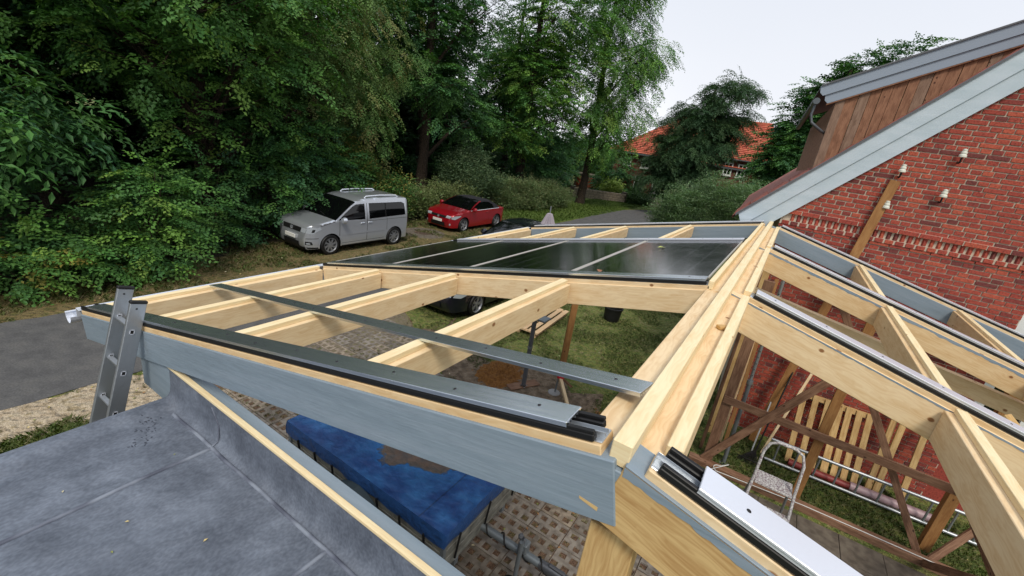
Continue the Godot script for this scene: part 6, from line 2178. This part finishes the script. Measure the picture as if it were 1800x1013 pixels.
func build_trees() -> void:
	M.leaf = leaf_mat()
	var broad := fan(1, 0.75, 0.12, 0.34, 0.25)
	var big := fan(2, 0.85, 0.20, 0.20, 0.55)
	var fine := fan(3, 0.75, 0.085, 0.30, 0.5)
	var small := spray(4, 22, 0.30, 0.075, 0.34, 0.1)
	var far := fan(5, 1.2, 0.22, 0.36, 0.3)
	fans = [broad, big, fine, far]
	var needle := tuft(6, 34, 0.22, 0.019, 0.8)
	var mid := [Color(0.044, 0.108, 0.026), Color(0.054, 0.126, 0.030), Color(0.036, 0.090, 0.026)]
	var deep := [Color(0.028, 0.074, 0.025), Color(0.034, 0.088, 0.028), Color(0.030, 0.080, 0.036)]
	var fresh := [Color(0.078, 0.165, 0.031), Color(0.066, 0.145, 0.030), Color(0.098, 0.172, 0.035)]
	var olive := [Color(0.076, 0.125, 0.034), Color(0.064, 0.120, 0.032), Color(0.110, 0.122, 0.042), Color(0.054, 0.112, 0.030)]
	var g := "trees at the edge of the wood"
	# left: tree with long hanging leaflets close to the road
	tree("ash_tree", "young tree with long drooping leaflets at the wood's edge opposite the ladder", Vector3(-14.4, 0, -1.6), 6.5, 0.11, [[Vector3(-14.0, 3.9, -2.2), Vector3(1.2, 0.75, 1.1)], [Vector3(-13.7, 2.9, -2.3), Vector3(1.2, 0.6, 1.0)], [Vector3(-14.3, 4.5, -1.0), Vector3(1.3, 0.7, 1.2)], [Vector3(-13.5, 3.3, -0.9), Vector3(1.2, 0.8, 1.0)], [Vector3(-13.6, 2.4, -1.4), Vector3(1.0, 0.5, 0.9)], [Vector3(-13.8, 3.4, -3.1), Vector3(0.8, 0.5, 0.7)]], 260.0, big, deep + mid, -0.16, 1.0, g)
	# tall trees, from near the road inwards
	tree("beech_tree", "tall broad tree with overhanging boughs beside the silver van", Vector3(-16.6, 0, -7.4), 11.0, 0.26, [[Vector3(-14.6, 6.9, -7.0), Vector3(2.3, 1.3, 2.2)], [Vector3(-14.2, 6.0, -8.9), Vector3(1.7, 1.1, 1.5)], [Vector3(-15.4, 8.6, -5.0), Vector3(2.5, 1.7, 2.5)], [Vector3(-15.2, 8.4, -9.0), Vector3(2.2, 1.5, 2.2)], [Vector3(-17.5, 6.0, -5.6), Vector3(2.4, 1.6, 2.4)], [Vector3(-18.0, 9.0, -7.5), Vector3(3.0, 2.0, 3.0)], [Vector3(-15.4, 5.2, -5.6), Vector3(1.6, 1.2, 1.6)], [Vector3(-15.0, 4.6, -7.6), Vector3(1.5, 1.2, 1.5)], [Vector3(-15.6, 6.6, -3.4), Vector3(1.8, 1.3, 1.8)], [Vector3(-13.2, 6.6, -6.0), Vector3(1.7, 0.9, 1.6)], [Vector3(-12.8, 7.4, -4.2), Vector3(1.7, 0.9, 1.6)], [Vector3(-13.0, 7.2, -8.0), Vector3(1.7, 0.9, 1.6)], [Vector3(-13.6, 5.4, -7.4), Vector3(1.2, 0.7, 1.2)], [Vector3(-15.2, 3.5, -6.4), Vector3(1.2, 0.8, 1.2)], [Vector3(-15.4, 3.4, -8.4), Vector3(1.2, 0.9, 1.2)], [Vector3(-15.0, 4.2, -9.8), Vector3(1.1, 0.8, 1.1)]], 200.0, broad, mid + mid + fresh, 0.02, 1.0, g)
	tree("hornbeam_tree", "tree with hanging olive-brown seed sprays above the silver van", Vector3(-17.0, 0, -11.6), 11.5, 0.24, [[Vector3(-15.0, 7.4, -10.6), Vector3(1.7, 1.5, 1.7)], [Vector3(-14.8, 5.5, -11.4), Vector3(1.25, 1.7, 1.1)], [Vector3(-14.9, 4.6, -12.6), Vector3(0.95, 1.3, 0.9)], [Vector3(-15.6, 8.8, -12.6), Vector3(2.0, 1.4, 1.9)], [Vector3(-16.6, 6.6, -12.8), Vector3(1.7, 1.5, 1.6)], [Vector3(-16.2, 5.4, -10.2), Vector3(1.5, 1.5, 1.5)], [Vector3(-15.2, 3.8, -13.4), Vector3(0.9, 1.1, 0.9)], [Vector3(-15.4, 6.6, -14.0), Vector3(1.3, 1.3, 1.3)]], 240.0, fine, olive, -0.12, 1.0, g, 0.3)
	tree("oak_tree", "dark tall tree with bare lower trunk behind the red convertible", Vector3(-18.7, 0, -20.0), 16.0, 0.30, [[Vector3(-18.4, 9.0, -19.6), Vector3(2.6, 2.3, 2.6)], [Vector3(-16.8, 6.4, -19.0), Vector3(2.0, 1.5, 2.0)], [Vector3(-20.6, 7.4, -18.4), Vector3(2.2, 1.7, 2.2)], [Vector3(-18.8, 12.5, -20.2), Vector3(3.2, 2.6, 3.2)], [Vector3(-16.6, 10.4, -21.4), Vector3(2.2, 1.8, 2.2)], [Vector3(-20.6, 11.0, -21.6), Vector3(2.6, 2.0, 2.6)], [Vector3(-17.2, 5.0, -22.2), Vector3(1.9, 1.4, 1.9)]], 230.0, broad, deep + mid, 0.02, 1.15, g)
	tree("lime_tree", "light green tall tree beyond the red convertible", Vector3(-16.6, 0, -27.5), 17.0, 0.30, [[Vector3(-16.0, 8.0, -26.6), Vector3(2.8, 2.4, 2.8)], [Vector3(-14.4, 6.2, -26.4), Vector3(2.0, 1.6, 2.0)], [Vector3(-15.2, 11.8, -27.2), Vector3(2.8, 2.2, 2.8)], [Vector3(-17.8, 10.2, -28.4), Vector3(2.6, 2.2, 2.6)], [Vector3(-16.4, 15.4, -27.6), Vector3(3.0, 2.6, 3.0)], [Vector3(-14.2, 9.2, -28.6), Vector3(2.0, 1.7, 2.0)], [Vector3(-16.2, 4.4, -25.4), Vector3(1.9, 1.3, 1.9)]], 250.0, broad, mid + fresh, 0.03, 1.25, g)
	tree("locust_tree", "bright green feathery tree against the sky beside the pine", Vector3(-14.2, 0, -33.5), 17.0, 0.28, [[Vector3(-12.6, 9.6, -32.6), Vector3(2.5, 2.0, 2.4)], [Vector3(-12.2, 7.0, -33.2), Vector3(2.0, 1.7, 2.0)], [Vector3(-14.2, 12.6, -33.0), Vector3(2.6, 2.2, 2.6)], [Vector3(-11.6, 11.0, -34.0), Vector3(1.8, 1.5, 1.8)], [Vector3(-14.4, 7.0, -32.0), Vector3(2.0, 1.6, 2.0)], [Vector3(-13.4, 15.2, -33.4), Vector3(2.2, 1.8, 2.2)], [Vector3(-12.9, 4.8, -32.8), Vector3(1.7, 1.2, 1.7)]], 300.0, fine, fresh + mid, 0.0, 1.5, g, 0.2)
	# inner rank
	var inner := [[Vector3(-19.5, 0, 0.5), "nearest the ladder"], [Vector3(-20.5, 0, -4.6), "behind the tree with drooping leaflets"], [Vector3(-21.4, 0, -10.2), "behind the silver van"], [Vector3(-21.8, 0, -15.4), "between silver van and red convertible"], [Vector3(-22.5, 0, -23.6), "behind the red convertible"], [Vector3(-20.6, 0, -31.5), "behind the brick shed"]]
	for k in inner.size():
		var b: Vector3 = inner[k][0]
		var hgt: float = [13.0, 13.0, 12.0, 12.5, 14.5, 14.5][k]
		var lb := lobes_round(b + Vector3(0.6, hgt * 0.62, 0), Vector3(2.6, hgt * 0.30, 3.0), 8, Vector3(2.2, 1.7, 2.2))
		lb.append([b + Vector3(1.0, 2.6, 0.8), Vector3(1.8, 1.6, 1.8)])
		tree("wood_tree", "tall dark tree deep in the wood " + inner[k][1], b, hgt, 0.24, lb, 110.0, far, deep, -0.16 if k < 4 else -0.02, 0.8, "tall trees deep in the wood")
	# a far mass of wood closes the view
	var xfs: Array = []
	var cols: Array = []
	for i in 11500:
		var z := rng.randf_range(-46.0, 34.0)
		var x := rng.randf_range(-40.0, -25.5) + (2.0 if z > -8 else 0.0)
		var top := 15.0 if z > -11 else (8.0 if z > -22 else 7.0)
		top += 2.2 * noise.get_noise_2d(x * 0.5, z * 0.5) * 2.0
		var y := pow(rng.randf(), 0.85) * top
		xfs.append(Transform3D(Basis(Vector3.UP, rng.randf() * TAU).scaled(Vector3.ONE * rng.randf_range(1.5, 2.6)), Vector3(x, y + 0.2, z)))
		var c: Color = deep[rng.randi() % 3]
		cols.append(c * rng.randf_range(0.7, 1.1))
	for i in 3200:
		var x := rng.randf_range(-60.0, 26.0)
		var z := rng.randf_range(-84.0, -66.0)
		var y := pow(rng.randf(), 0.9) * (5.0 + 2.5 * noise.get_noise_1d(x * 0.6))
		xfs.append(Transform3D(Basis(Vector3.UP, rng.randf() * TAU).scaled(Vector3.ONE * rng.randf_range(2.0, 3.4)), Vector3(x, y + 0.2, z)))
		cols.append(mid[rng.randi() % 3] * rng.randf_range(0.8, 1.2))
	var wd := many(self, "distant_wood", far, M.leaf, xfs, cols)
	wd.set_meta("kind", "stuff")
	tag(wd, "dark mass of the wood behind the single trees", "wood")
	# pine in front of the distant house
	var pl: Array = []
	for p in [[-8.6, 3.4, 1.9], [-7.0, 3.9, 1.5], [-9.8, 2.8, 1.2], [-8.0, 5.4, 1.9], [-6.0, 5.9, 1.4], [-9.4, 5.2, 1.4], [-7.2, 7.4, 1.7], [-5.4, 8.0, 1.2], [-8.9, 7.3, 1.3], [-6.6, 9.4, 1.3], [-5.8, 10.3, 0.9], [-5.0, 6.6, 0.8], [-4.9, 9.6, 0.8], [-7.8, 4.4, 2.0], [-9.4, 4.2, 1.8], [-6.4, 6.8, 1.8], [-7.6, 6.4, 2.0], [-6.0, 8.6, 1.4], [-8.2, 2.4, 1.8], [-6.8, 2.6, 1.4], [-9.8, 6.2, 1.0], [-8.6, 8.2, 1.0], [-4.8, 7.6, 0.7]]:
		pl.append([Vector3(p[0], p[1], -38.0 + rng.randf_range(-1.0, 1.0)), Vector3(p[2], p[2] * 0.62, p[2] * 0.9)])
	tree("pine_tree", "dark pine standing in front of the distant tiled house", Vector3(-7.6, 0, -38.2), 10.0, 0.26, pl, 640.0, fine, [Color(0.034, 0.072, 0.034), Color(0.044, 0.086, 0.036), Color(0.030, 0.062, 0.030)], 0.0, 1.3)
	# (tree right of the distant house follows)
	# tree right of the distant house, behind the gable
	var ol: Array = []
	for p in [[-1.6, 4.2, 1.4], [-0.6, 6.6, 1.8], [-2.2, 6.4, 0.9], [0.6, 8.6, 1.9], [-0.6, 9.6, 1.3], [2.4, 10.2, 1.8], [3.6, 11.6, 1.3], [1.4, 11.2, 1.2], [0.4, 5.6, 2.2], [2.6, 7.8, 2.2], [4.8, 10.0, 1.8], [-1.3, 5.4, 1.6], [-0.8, 7.8, 1.5], [-1.5, 3.2, 1.4], [-0.2, 6.6, 2.0], [1.0, 9.8, 1.5], [3.2, 9.2, 1.6], [0.4, 4.0, 2.0]]:
		ol.append([Vector3(p[0], p[1], -35.5 + rng.randf_range(-1.2, 1.2)), Vector3(p[2], p[2] * 0.8, p[2])])
	tree("walnut_tree", "broad green tree showing between the distant house and the brick gable", Vector3(0.8, 0, -35.6), 11.0, 0.28, ol, 520.0, broad, mid + deep, -0.10, 1.2)
	# round bush at the bend of the road
	shrub("round_bush", "large grey-green bush at the bend of the road beside the gable", "bush", Vector3(-4.6, 0, -29.0), [[Vector3(-5.2, 1.5, -28.8), Vector3(1.6, 1.7, 1.6)], [Vector3(-3.9, 2.0, -29.0), Vector3(1.7, 1.9, 1.6)], [Vector3(-6.2, 1.0, -28.6), Vector3(1.0, 1.2, 1.1)], [Vector3(-2.5, 2.2, -29.2), Vector3(1.5, 1.8, 1.5)], [Vector3(-1.2, 2.0, -29.6), Vector3(1.3, 1.8, 1.4)]], 420.0, spray(7, 24, 0.34, 0.11, 0.16, -0.4), [Color(0.10, 0.155, 0.085), Color(0.075, 0.130, 0.055), Color(0.125, 0.175, 0.10)], -0.3, 1.2)
	shrub("green_bush", "brighter green bush growing right behind the grey-green one beside the gable", "bush", Vector3(-2.2, 0, -31.5), [[Vector3(-3.0, 1.9, -31.2), Vector3(1.4, 1.5, 1.3)], [Vector3(-1.8, 2.1, -31.6), Vector3(1.5, 1.6, 1.4)], [Vector3(-0.6, 1.9, -31.8), Vector3(1.3, 1.6, 1.3)]], 420.0, broad, fresh, -0.25, 0.9)
	# understorey at the edge
	var us := [
		["leafy_bush", "pale-leaved upright bush at the wood's edge between ladder and silver van", Vector3(-12.9, 0, -4.5), [[Vector3(-12.8, 1.35, -4.5), Vector3(0.85, 1.05, 0.85)], [Vector3(-12.7, 2.2, -4.6), Vector3(0.55, 0.6, 0.55)], [Vector3(-12.5, 0.7, -4.3), Vector3(0.9, 0.6, 0.9)]], broad, fresh + mid + mid, 0.8, 430.0],
		["low_bush", "low bush with yellowing leaves at the road edge opposite the ladder", Vector3(-12.5, 0, -2.4), [[Vector3(-12.5, 0.6, -2.2), Vector3(0.9, 0.6, 1.0)], [Vector3(-12.6, 0.8, -3.3), Vector3(0.8, 0.7, 0.8)], [Vector3(-12.8, 0.7, -1.0), Vector3(0.9, 0.7, 0.9)]], broad, fresh + mid + mid + [Color(0.17, 0.15, 0.035)], 0.8, 330.0],
		["dark_bush", "dark low bush in the undergrowth below the tree with drooping leaflets", Vector3(-13.6, 0, -0.2), [[Vector3(-13.2, 0.9, 0.2), Vector3(1.0, 0.9, 1.2)], [Vector3(-13.8, 1.2, -1.6), Vector3(1.2, 1.0, 1.2)], [Vector3(-14.2, 1.1, -3.2), Vector3(1.2, 1.0, 1.1)]], broad, mid + deep, 0.9, 300.0],
		["hazel_bush", "spreading hazel bush just in front of the silver van's nose", Vector3(-14.2, 0, -6.4), [[Vector3(-14.3, 1.1, -6.3), Vector3(1.1, 0.9, 1.1)], [Vector3(-14.8, 2.2, -6.8), Vector3(1.2, 0.6, 1.2)], [Vector3(-14.2, 0.6, -7.2), Vector3(0.8, 0.5, 0.9)], [Vector3(-15.0, 1.4, -5.0), Vector3(1.1, 0.7, 1.0)]], broad, deep + mid, 0.9, 250.0],
		["elder_bush", "tall dark bush rising behind the silver van's bonnet", Vector3(-15.0, 0, -9.2), [[Vector3(-14.6, 1.7, -8.9), Vector3(1.2, 1.3, 1.3)], [Vector3(-15.0, 3.0, -9.4), Vector3(1.4, 1.1, 1.4)], [Vector3(-14.8, 2.0, -10.8), Vector3(1.2, 1.3, 1.2)]], broad, deep + mid, 0.95, 300.0],
		["bramble", "bramble thicket with yellow leaves behind the silver van's roof", Vector3(-14.9, 0, -12.8), [[Vector3(-14.7, 1.0, -12.4), Vector3(1.0, 1.0, 1.1)], [Vector3(-15.0, 1.3, -14.0), Vector3(1.1, 1.1, 1.2)], [Vector3(-15.2, 2.4, -12.2), Vector3(1.0, 1.1, 1.0)]], small, mid + [Color(0.16, 0.15, 0.04)], 1.1, 430.0],
		["nettle_bank", "bank of weeds and grass behind the red convertible", Vector3(-15.2, 0, -16.6), [[Vector3(-15.0, 0.7, -15.8), Vector3(0.9, 0.8, 1.1)], [Vector3(-15.3, 0.8, -17.6), Vector3(1.0, 0.9, 1.2)], [Vector3(-15.4, 0.8, -19.4), Vector3(1.0, 0.9, 1.2)]], small, [Color(0.085, 0.115, 0.040), Color(0.10, 0.12, 0.05)], 1.1, 430.0],
		["lilac_bush", "grey-green bush with pale tips below the dark trunk", Vector3(-16.3, 0, -20.8), [[Vector3(-16.0, 1.6, -20.4), Vector3(1.3, 1.4, 1.3)], [Vector3(-16.2, 2.7, -21.2), Vector3(1.1, 1.0, 1.1)], [Vector3(-15.8, 1.3, -22.4), Vector3(1.2, 1.2, 1.2)]], small, [Color(0.062, 0.098, 0.052), Color(0.08, 0.12, 0.06), Color(0.05, 0.085, 0.045)], 1.3, 420.0],
		["privet_hedge", "feathery pale green hedge along the grass strip beyond the red convertible", Vector3(-14.4, 0, -25.6), [[Vector3(-14.9, 0.9, -23.6), Vector3(1.0, 0.95, 1.2)], [Vector3(-14.3, 0.9, -25.4), Vector3(1.0, 1.0, 1.3)], [Vector3(-14.0, 0.95, -27.4), Vector3(1.0, 1.0, 1.3)], [Vector3(-14.0, 0.7, -29.0), Vector3(0.8, 0.7, 0.9)]], spray(8, 26, 0.34, 0.12, 0.13, -0.6), [Color(0.085, 0.125, 0.055), Color(0.10, 0.14, 0.06), Color(0.11, 0.125, 0.06)], 1.2, 420.0],
		["holly_bush", "dark bush below the light green trees at the far hedge", Vector3(-16.6, 0, -29.5), [[Vector3(-16.2, 2.0, -28.6), Vector3(1.6, 1.7, 1.6)], [Vector3(-16.0, 4.0, -30.0), Vector3(1.6, 1.3, 1.6)], [Vector3(-16.6, 1.6, -31.4), Vector3(1.3, 1.4, 1.4)]], broad, deep, 1.2, 300.0],
		["yew_bush", "dark clipped bush beside the brick shed's right corner", Vector3(-16.2, 0, -43.5), [[Vector3(-16.4, 1.2, -43.6), Vector3(1.1, 1.2, 1.1)], [Vector3(-15.4, 2.4, -44.2), Vector3(1.4, 1.8, 1.3)]], broad, deep, 1.4, 260.0],
		["laurel_bush", "broad dark bush beside the brick shed's left corner", Vector3(-21.6, 0, -44.5), [[Vector3(-21.6, 1.5, -44.5), Vector3(1.3, 1.5, 1.4)], [Vector3(-23.4, 2.2, -45.0), Vector3(1.8, 2.2, 1.6)], [Vector3(-21.4, 3.2, -48.6), Vector3(2.2, 2.2, 1.4)], [Vector3(-18.6, 2.6, -49.6), Vector3(2.2, 2.4, 1.4)]], broad, deep + mid, 1.3, 300.0],
		["golden_shrub", "small yellow-green shrub behind the low garden wall", Vector3(-14.4, 0, -41.6), [[Vector3(-14.6, 0.9, -41.4), Vector3(0.9, 0.8, 0.8)]], small, [Color(0.15, 0.2, 0.045), Color(0.12, 0.17, 0.04)], 1.8, 420.0],
		["box_hedge", "dark clipped hedge filling the gap between the two garden walls", Vector3(-12.0, 0, -41.6), [[Vector3(-12.3, 0.5, -41.2), Vector3(0.75, 0.5, 0.6)], [Vector3(-11.6, 0.5, -42.0), Vector3(0.7, 0.5, 0.6)]], small, [Color(0.045, 0.085, 0.03)], 1.6, 600.0],
		["house_shrub", "dark shrub against the distant house's ground-floor windows", Vector3(-13.0, 0, -44.9), [[Vector3(-13.2, 0.8, -44.9), Vector3(1.3, 0.8, 0.7)], [Vector3(-10.4, 0.8, -44.9), Vector3(1.3, 0.9, 0.7)]], small, deep, 1.6, 420.0],
	]
	for u in us: shrub(u[0], u[1], "bush", u[2], u[3], u[7], u[4], u[5], -0.28, u[6], "bushes")
# ================================================================ grass and low plants
func build_small_plants() -> void:
	var blade := MB.new()
	var r := RandomNumberGenerator.new()
	r.seed = 12
	for i in 9:
		var a := r.randf() * TAU
		var d := Vector3(cos(a) * r.randf_range(0.1, 0.6), 1.0, sin(a) * r.randf_range(0.1, 0.6)).normalized()
		var p := Vector3(r.randfn() * 0.03, -0.01, r.randfn() * 0.03)
		var s := d.cross(Vector3(cos(a + 1.3), 0, sin(a + 1.3))).normalized() * 0.0045
		var l := r.randf_range(0.6, 1.1) * 0.1
		var bend := Vector3(cos(a), -0.2, sin(a)) * l * 0.35
		var n := Vector3(d.x * 0.3, 1, d.z * 0.3).normalized()
		blade.tri_n(p - s, p + s, p + d * l * 0.6 + s * 0.7, n, n, n)
		blade.tri_n(p - s, p + d * l * 0.6 + s * 0.7, p + d * l + bend, n, n, n)
	var bm := blade.mesh()
	var put_grass := func(called: String, label: String, n: int, area: Callable, cols: Array, s0: float, s1: float) -> void:
		var xfs: Array = []
		var cc: Array = []
		var tries := 0
		while xfs.size() < n and tries < n * 5:
			tries += 1
			var p: Vector3 = area.call()
			if p.y < -50.0: continue
			xfs.append(Transform3D(Basis(Vector3.UP, rng.randf() * TAU).scaled(Vector3.ONE * rng.randf_range(s0, s1)), p))
			var c: Color = cols[rng.randi() % cols.size()]
			cc.append(c * rng.randf_range(0.75, 1.25))
		var o := many(self, called, bm, M.leaf, xfs, cc)
		o.set_meta("kind", "stuff")
		tag(o, label, "grass")
	var gr := [Color(0.10, 0.15, 0.04), Color(0.13, 0.16, 0.05), Color(0.19, 0.18, 0.085), Color(0.085, 0.13, 0.035)]
	var dry := [Color(0.19, 0.15, 0.075), Color(0.14, 0.13, 0.055), Color(0.10, 0.12, 0.04), Color(0.24, 0.19, 0.11)]
	put_grass.call("lawn_grass", "short patchy lawn grass under and beyond the carport", 30000, func() -> Vector3:
		var x := rng.randf_range(-7.6, 0.2)
		var z := rng.randf_range(-14.5, -5.2)
		if z > -6.0 - maxf(0.0, -x - 3.0) * 0.45: return Vector3(0, -99, 0)
		if noise.get_noise_2d(x * 2.2, z * 2.2) < -0.12 + rng.randfn() * 0.12: return Vector3(0, -99, 0)
		if Vector2(x + 3.4, z + 6.7).length() < 0.9: return Vector3(0, -99, 0)
		return Vector3(x, 0.0, z), gr, 0.25, 0.55)
	put_grass.call("verge_grass", "dry grass tufts on the verge where the cars stand", 14000, func() -> Vector3:
		var z := rng.randf_range(-21.5, 3.0)
		var x := rng.randf_range(-14.6, -11.05)
		if x < -13.0 and z > -7.0 and rng.randf() < 0.5: return Vector3(0, -99, 0)
		if noise.get_noise_2d(x * 1.7, z * 1.7) < -0.18 + 0.25 * (1.0 if x > -12.4 and z < -7.5 else 0.0): return Vector3(0, -99, 0)
		return Vector3(x, 0.005, z), dry + gr, 0.4, 1.2)
	put_grass.call("sand_weeds", "sparse weeds in the sandy strip beside the road", 1600, func() -> Vector3:
		var z := rng.randf_range(-8.0, 6.0)
		var x := rng.randf_range(-8.0, -5.8)
		if noise.get_noise_2d(x * 2.5, z * 2.5) < 0.12: return Vector3(0, -99, 0)
		return Vector3(x, 0.005, z), dry + gr, 0.3, 0.8)
	put_grass.call("garage_grass", "rough green grass beside the flat roof's outer wall", 9000, func() -> Vector3:
		return Vector3(rng.randf_range(-7.3, -3.0), 0.005, rng.randf_range(-1.5, 2.0)), gr, 0.5, 1.2)
	put_grass.call("strip_grass", "bright green mown grass strip beyond the parked cars", 9000, func() -> Vector3:
		return Vector3(rng.randf_range(-14.8, -11.1) , 0.005, rng.randf_range(-43.0, -20.5)), [Color(0.10, 0.17, 0.035), Color(0.13, 0.19, 0.045)], 0.8, 1.6)
	put_grass.call("house_grass", "grass between the slabs and the brick gable", 5000, func() -> Vector3:
		return Vector3(rng.randf_range(0.1, 3.6), 0.0, rng.randf_range(-8.4, -7.0)), gr, 0.3, 0.7)
	put_grass.call("paving_grass", "moss and grass sprouting in the paving cells", 2600, func() -> Vector3:
		var x := rng.randf_range(-6.2, -2.4)
		var z := rng.randf_range(-6.0, -0.8)
		if noise.get_noise_2d(x * 1.5 + 9.0, z * 1.5) < 0.0: return Vector3(0, -99, 0)
		return Vector3(x, 0.012, z), gr, 0.25, 0.5)
# ================================================================ blown leaves and crumbs
func build_debris() -> void:
	var lf := MB.new()
	lf.tri(Vector3(-0.02, 0.0, 0), Vector3(0.0, 0.006, 0.011), Vector3(0.022, 0.002, 0))
	lf.tri(Vector3(-0.02, 0.0, 0), Vector3(0.022, 0.002, 0), Vector3(0.0, 0.006, -0.011))
	var lm := lf.mesh()
	var m := mat(Color(1, 1, 1), 0.8)
	m.vertex_color_use_as_albedo = true
	var tones := [Color(0.45, 0.36, 0.16), Color(0.30, 0.16, 0.07), Color(0.5, 0.45, 0.3), Color(0.22, 0.24, 0.07)]
	var xfs: Array = []
	var cc: Array = []
	var add := func(p: Vector3, s: float, up: Vector3) -> void:
		var b := Basis(Vector3.UP, rng.randf() * TAU).scaled(Vector3.ONE * s * rng.randf_range(0.6, 1.3))
		if up != Vector3.UP: b = Basis(Quaternion(Vector3.UP, up)) * b
		xfs.append(Transform3D(b, p))
		cc.append(tones[rng.randi() % 4] * rng.randf_range(0.7, 1.3))
	for i in 420: add.call(Vector3(rng.randf_range(-8.0, 0.0), 0.04, rng.randf_range(-12.5, -1.0)), 1.0, Vector3.UP)
	for i in 240: add.call(Vector3(rng.randf_range(-13.5, -11.2), 0.03, rng.randf_range(-20.0, 2.0)), 1.6, Vector3.UP)
	for i in 90: add.call(Vector3(rng.randf_range(-8.0, -6.4), 0.02, rng.randf_range(-4.0, 2.0)), 1.2, Vector3.UP)
	for i in 9: add.call(Vector3(rng.randf_range(-2.7, -0.6), 2.555, rng.randf_range(-0.9, -0.2)), 0.45, Vector3.UP)
	for i in 60: add.call(Vector3(rng.randf_range(0.3, 3.4), 0.02, rng.randf_range(-8.3, -7.0)), 1.0, Vector3.UP)
	var o := many(self, "fallen_leaves", lm, m, xfs, cc)
	o.set_meta("kind", "stuff")
	tag(o, "small fallen leaves scattered over lawn, paving and verge", "leaves")
	xfs = []; cc = []
	var nl := Vector3(-SLOPE, 1, 0).normalized()
	for i in 70:
		var x := rng.randf_range(-4.3, -0.5)
		add.call(on_roof(x, rng.randf_range(-5.55, -3.4), 0.031), 0.55, nl)
	for i in 110:
		var x := rng.randf_range(-4.3, -0.4)
		add.call(on_roof(x, -1.09 + rng.randf_range(-0.04, 0.04), 0.0545), 0.2, nl)
	var gl := thing("green_leaf", "single yellow-green leaf lying on the solar panel beside the ridge", "leaf")
	put(gl, "blade", lm, mat(Color(0.62, 0.66, 0.36), 0.6), Transform3D(Basis(Vector3.UP, 0.8).scaled(Vector3.ONE * 2.4), on_roof(-1.05, -4.95, 0.032)))
	var bl := thing("brown_leaf", "curled brown leaf on the black rail in front of the solar panels", "leaf")
	put(bl, "blade", lm, mat(Color(0.55, 0.38, 0.26), 0.7), Transform3D(Basis(Vector3.UP, 2.0).scaled(Vector3.ONE * 2.2), on_roof(-1.16, -3.42, 0.034)))
	var ch := thing("wood_chip", "small wood offcut lying on the right ridge timber", "offcut")
	beam(ch, "offcut", Vector3(-0.135, 3.712, -2.46), Vector3(-0.095, 3.712, -2.50), 0.035, 0.02, M.pine_old)
	var o2 := many(self, "roof_crumbs", lm, m, xfs, cc)
	o2.set_meta("kind", "stuff")
	tag(o2, "leaf scraps and wood crumbs lying on the solar panels and rails", "crumbs")
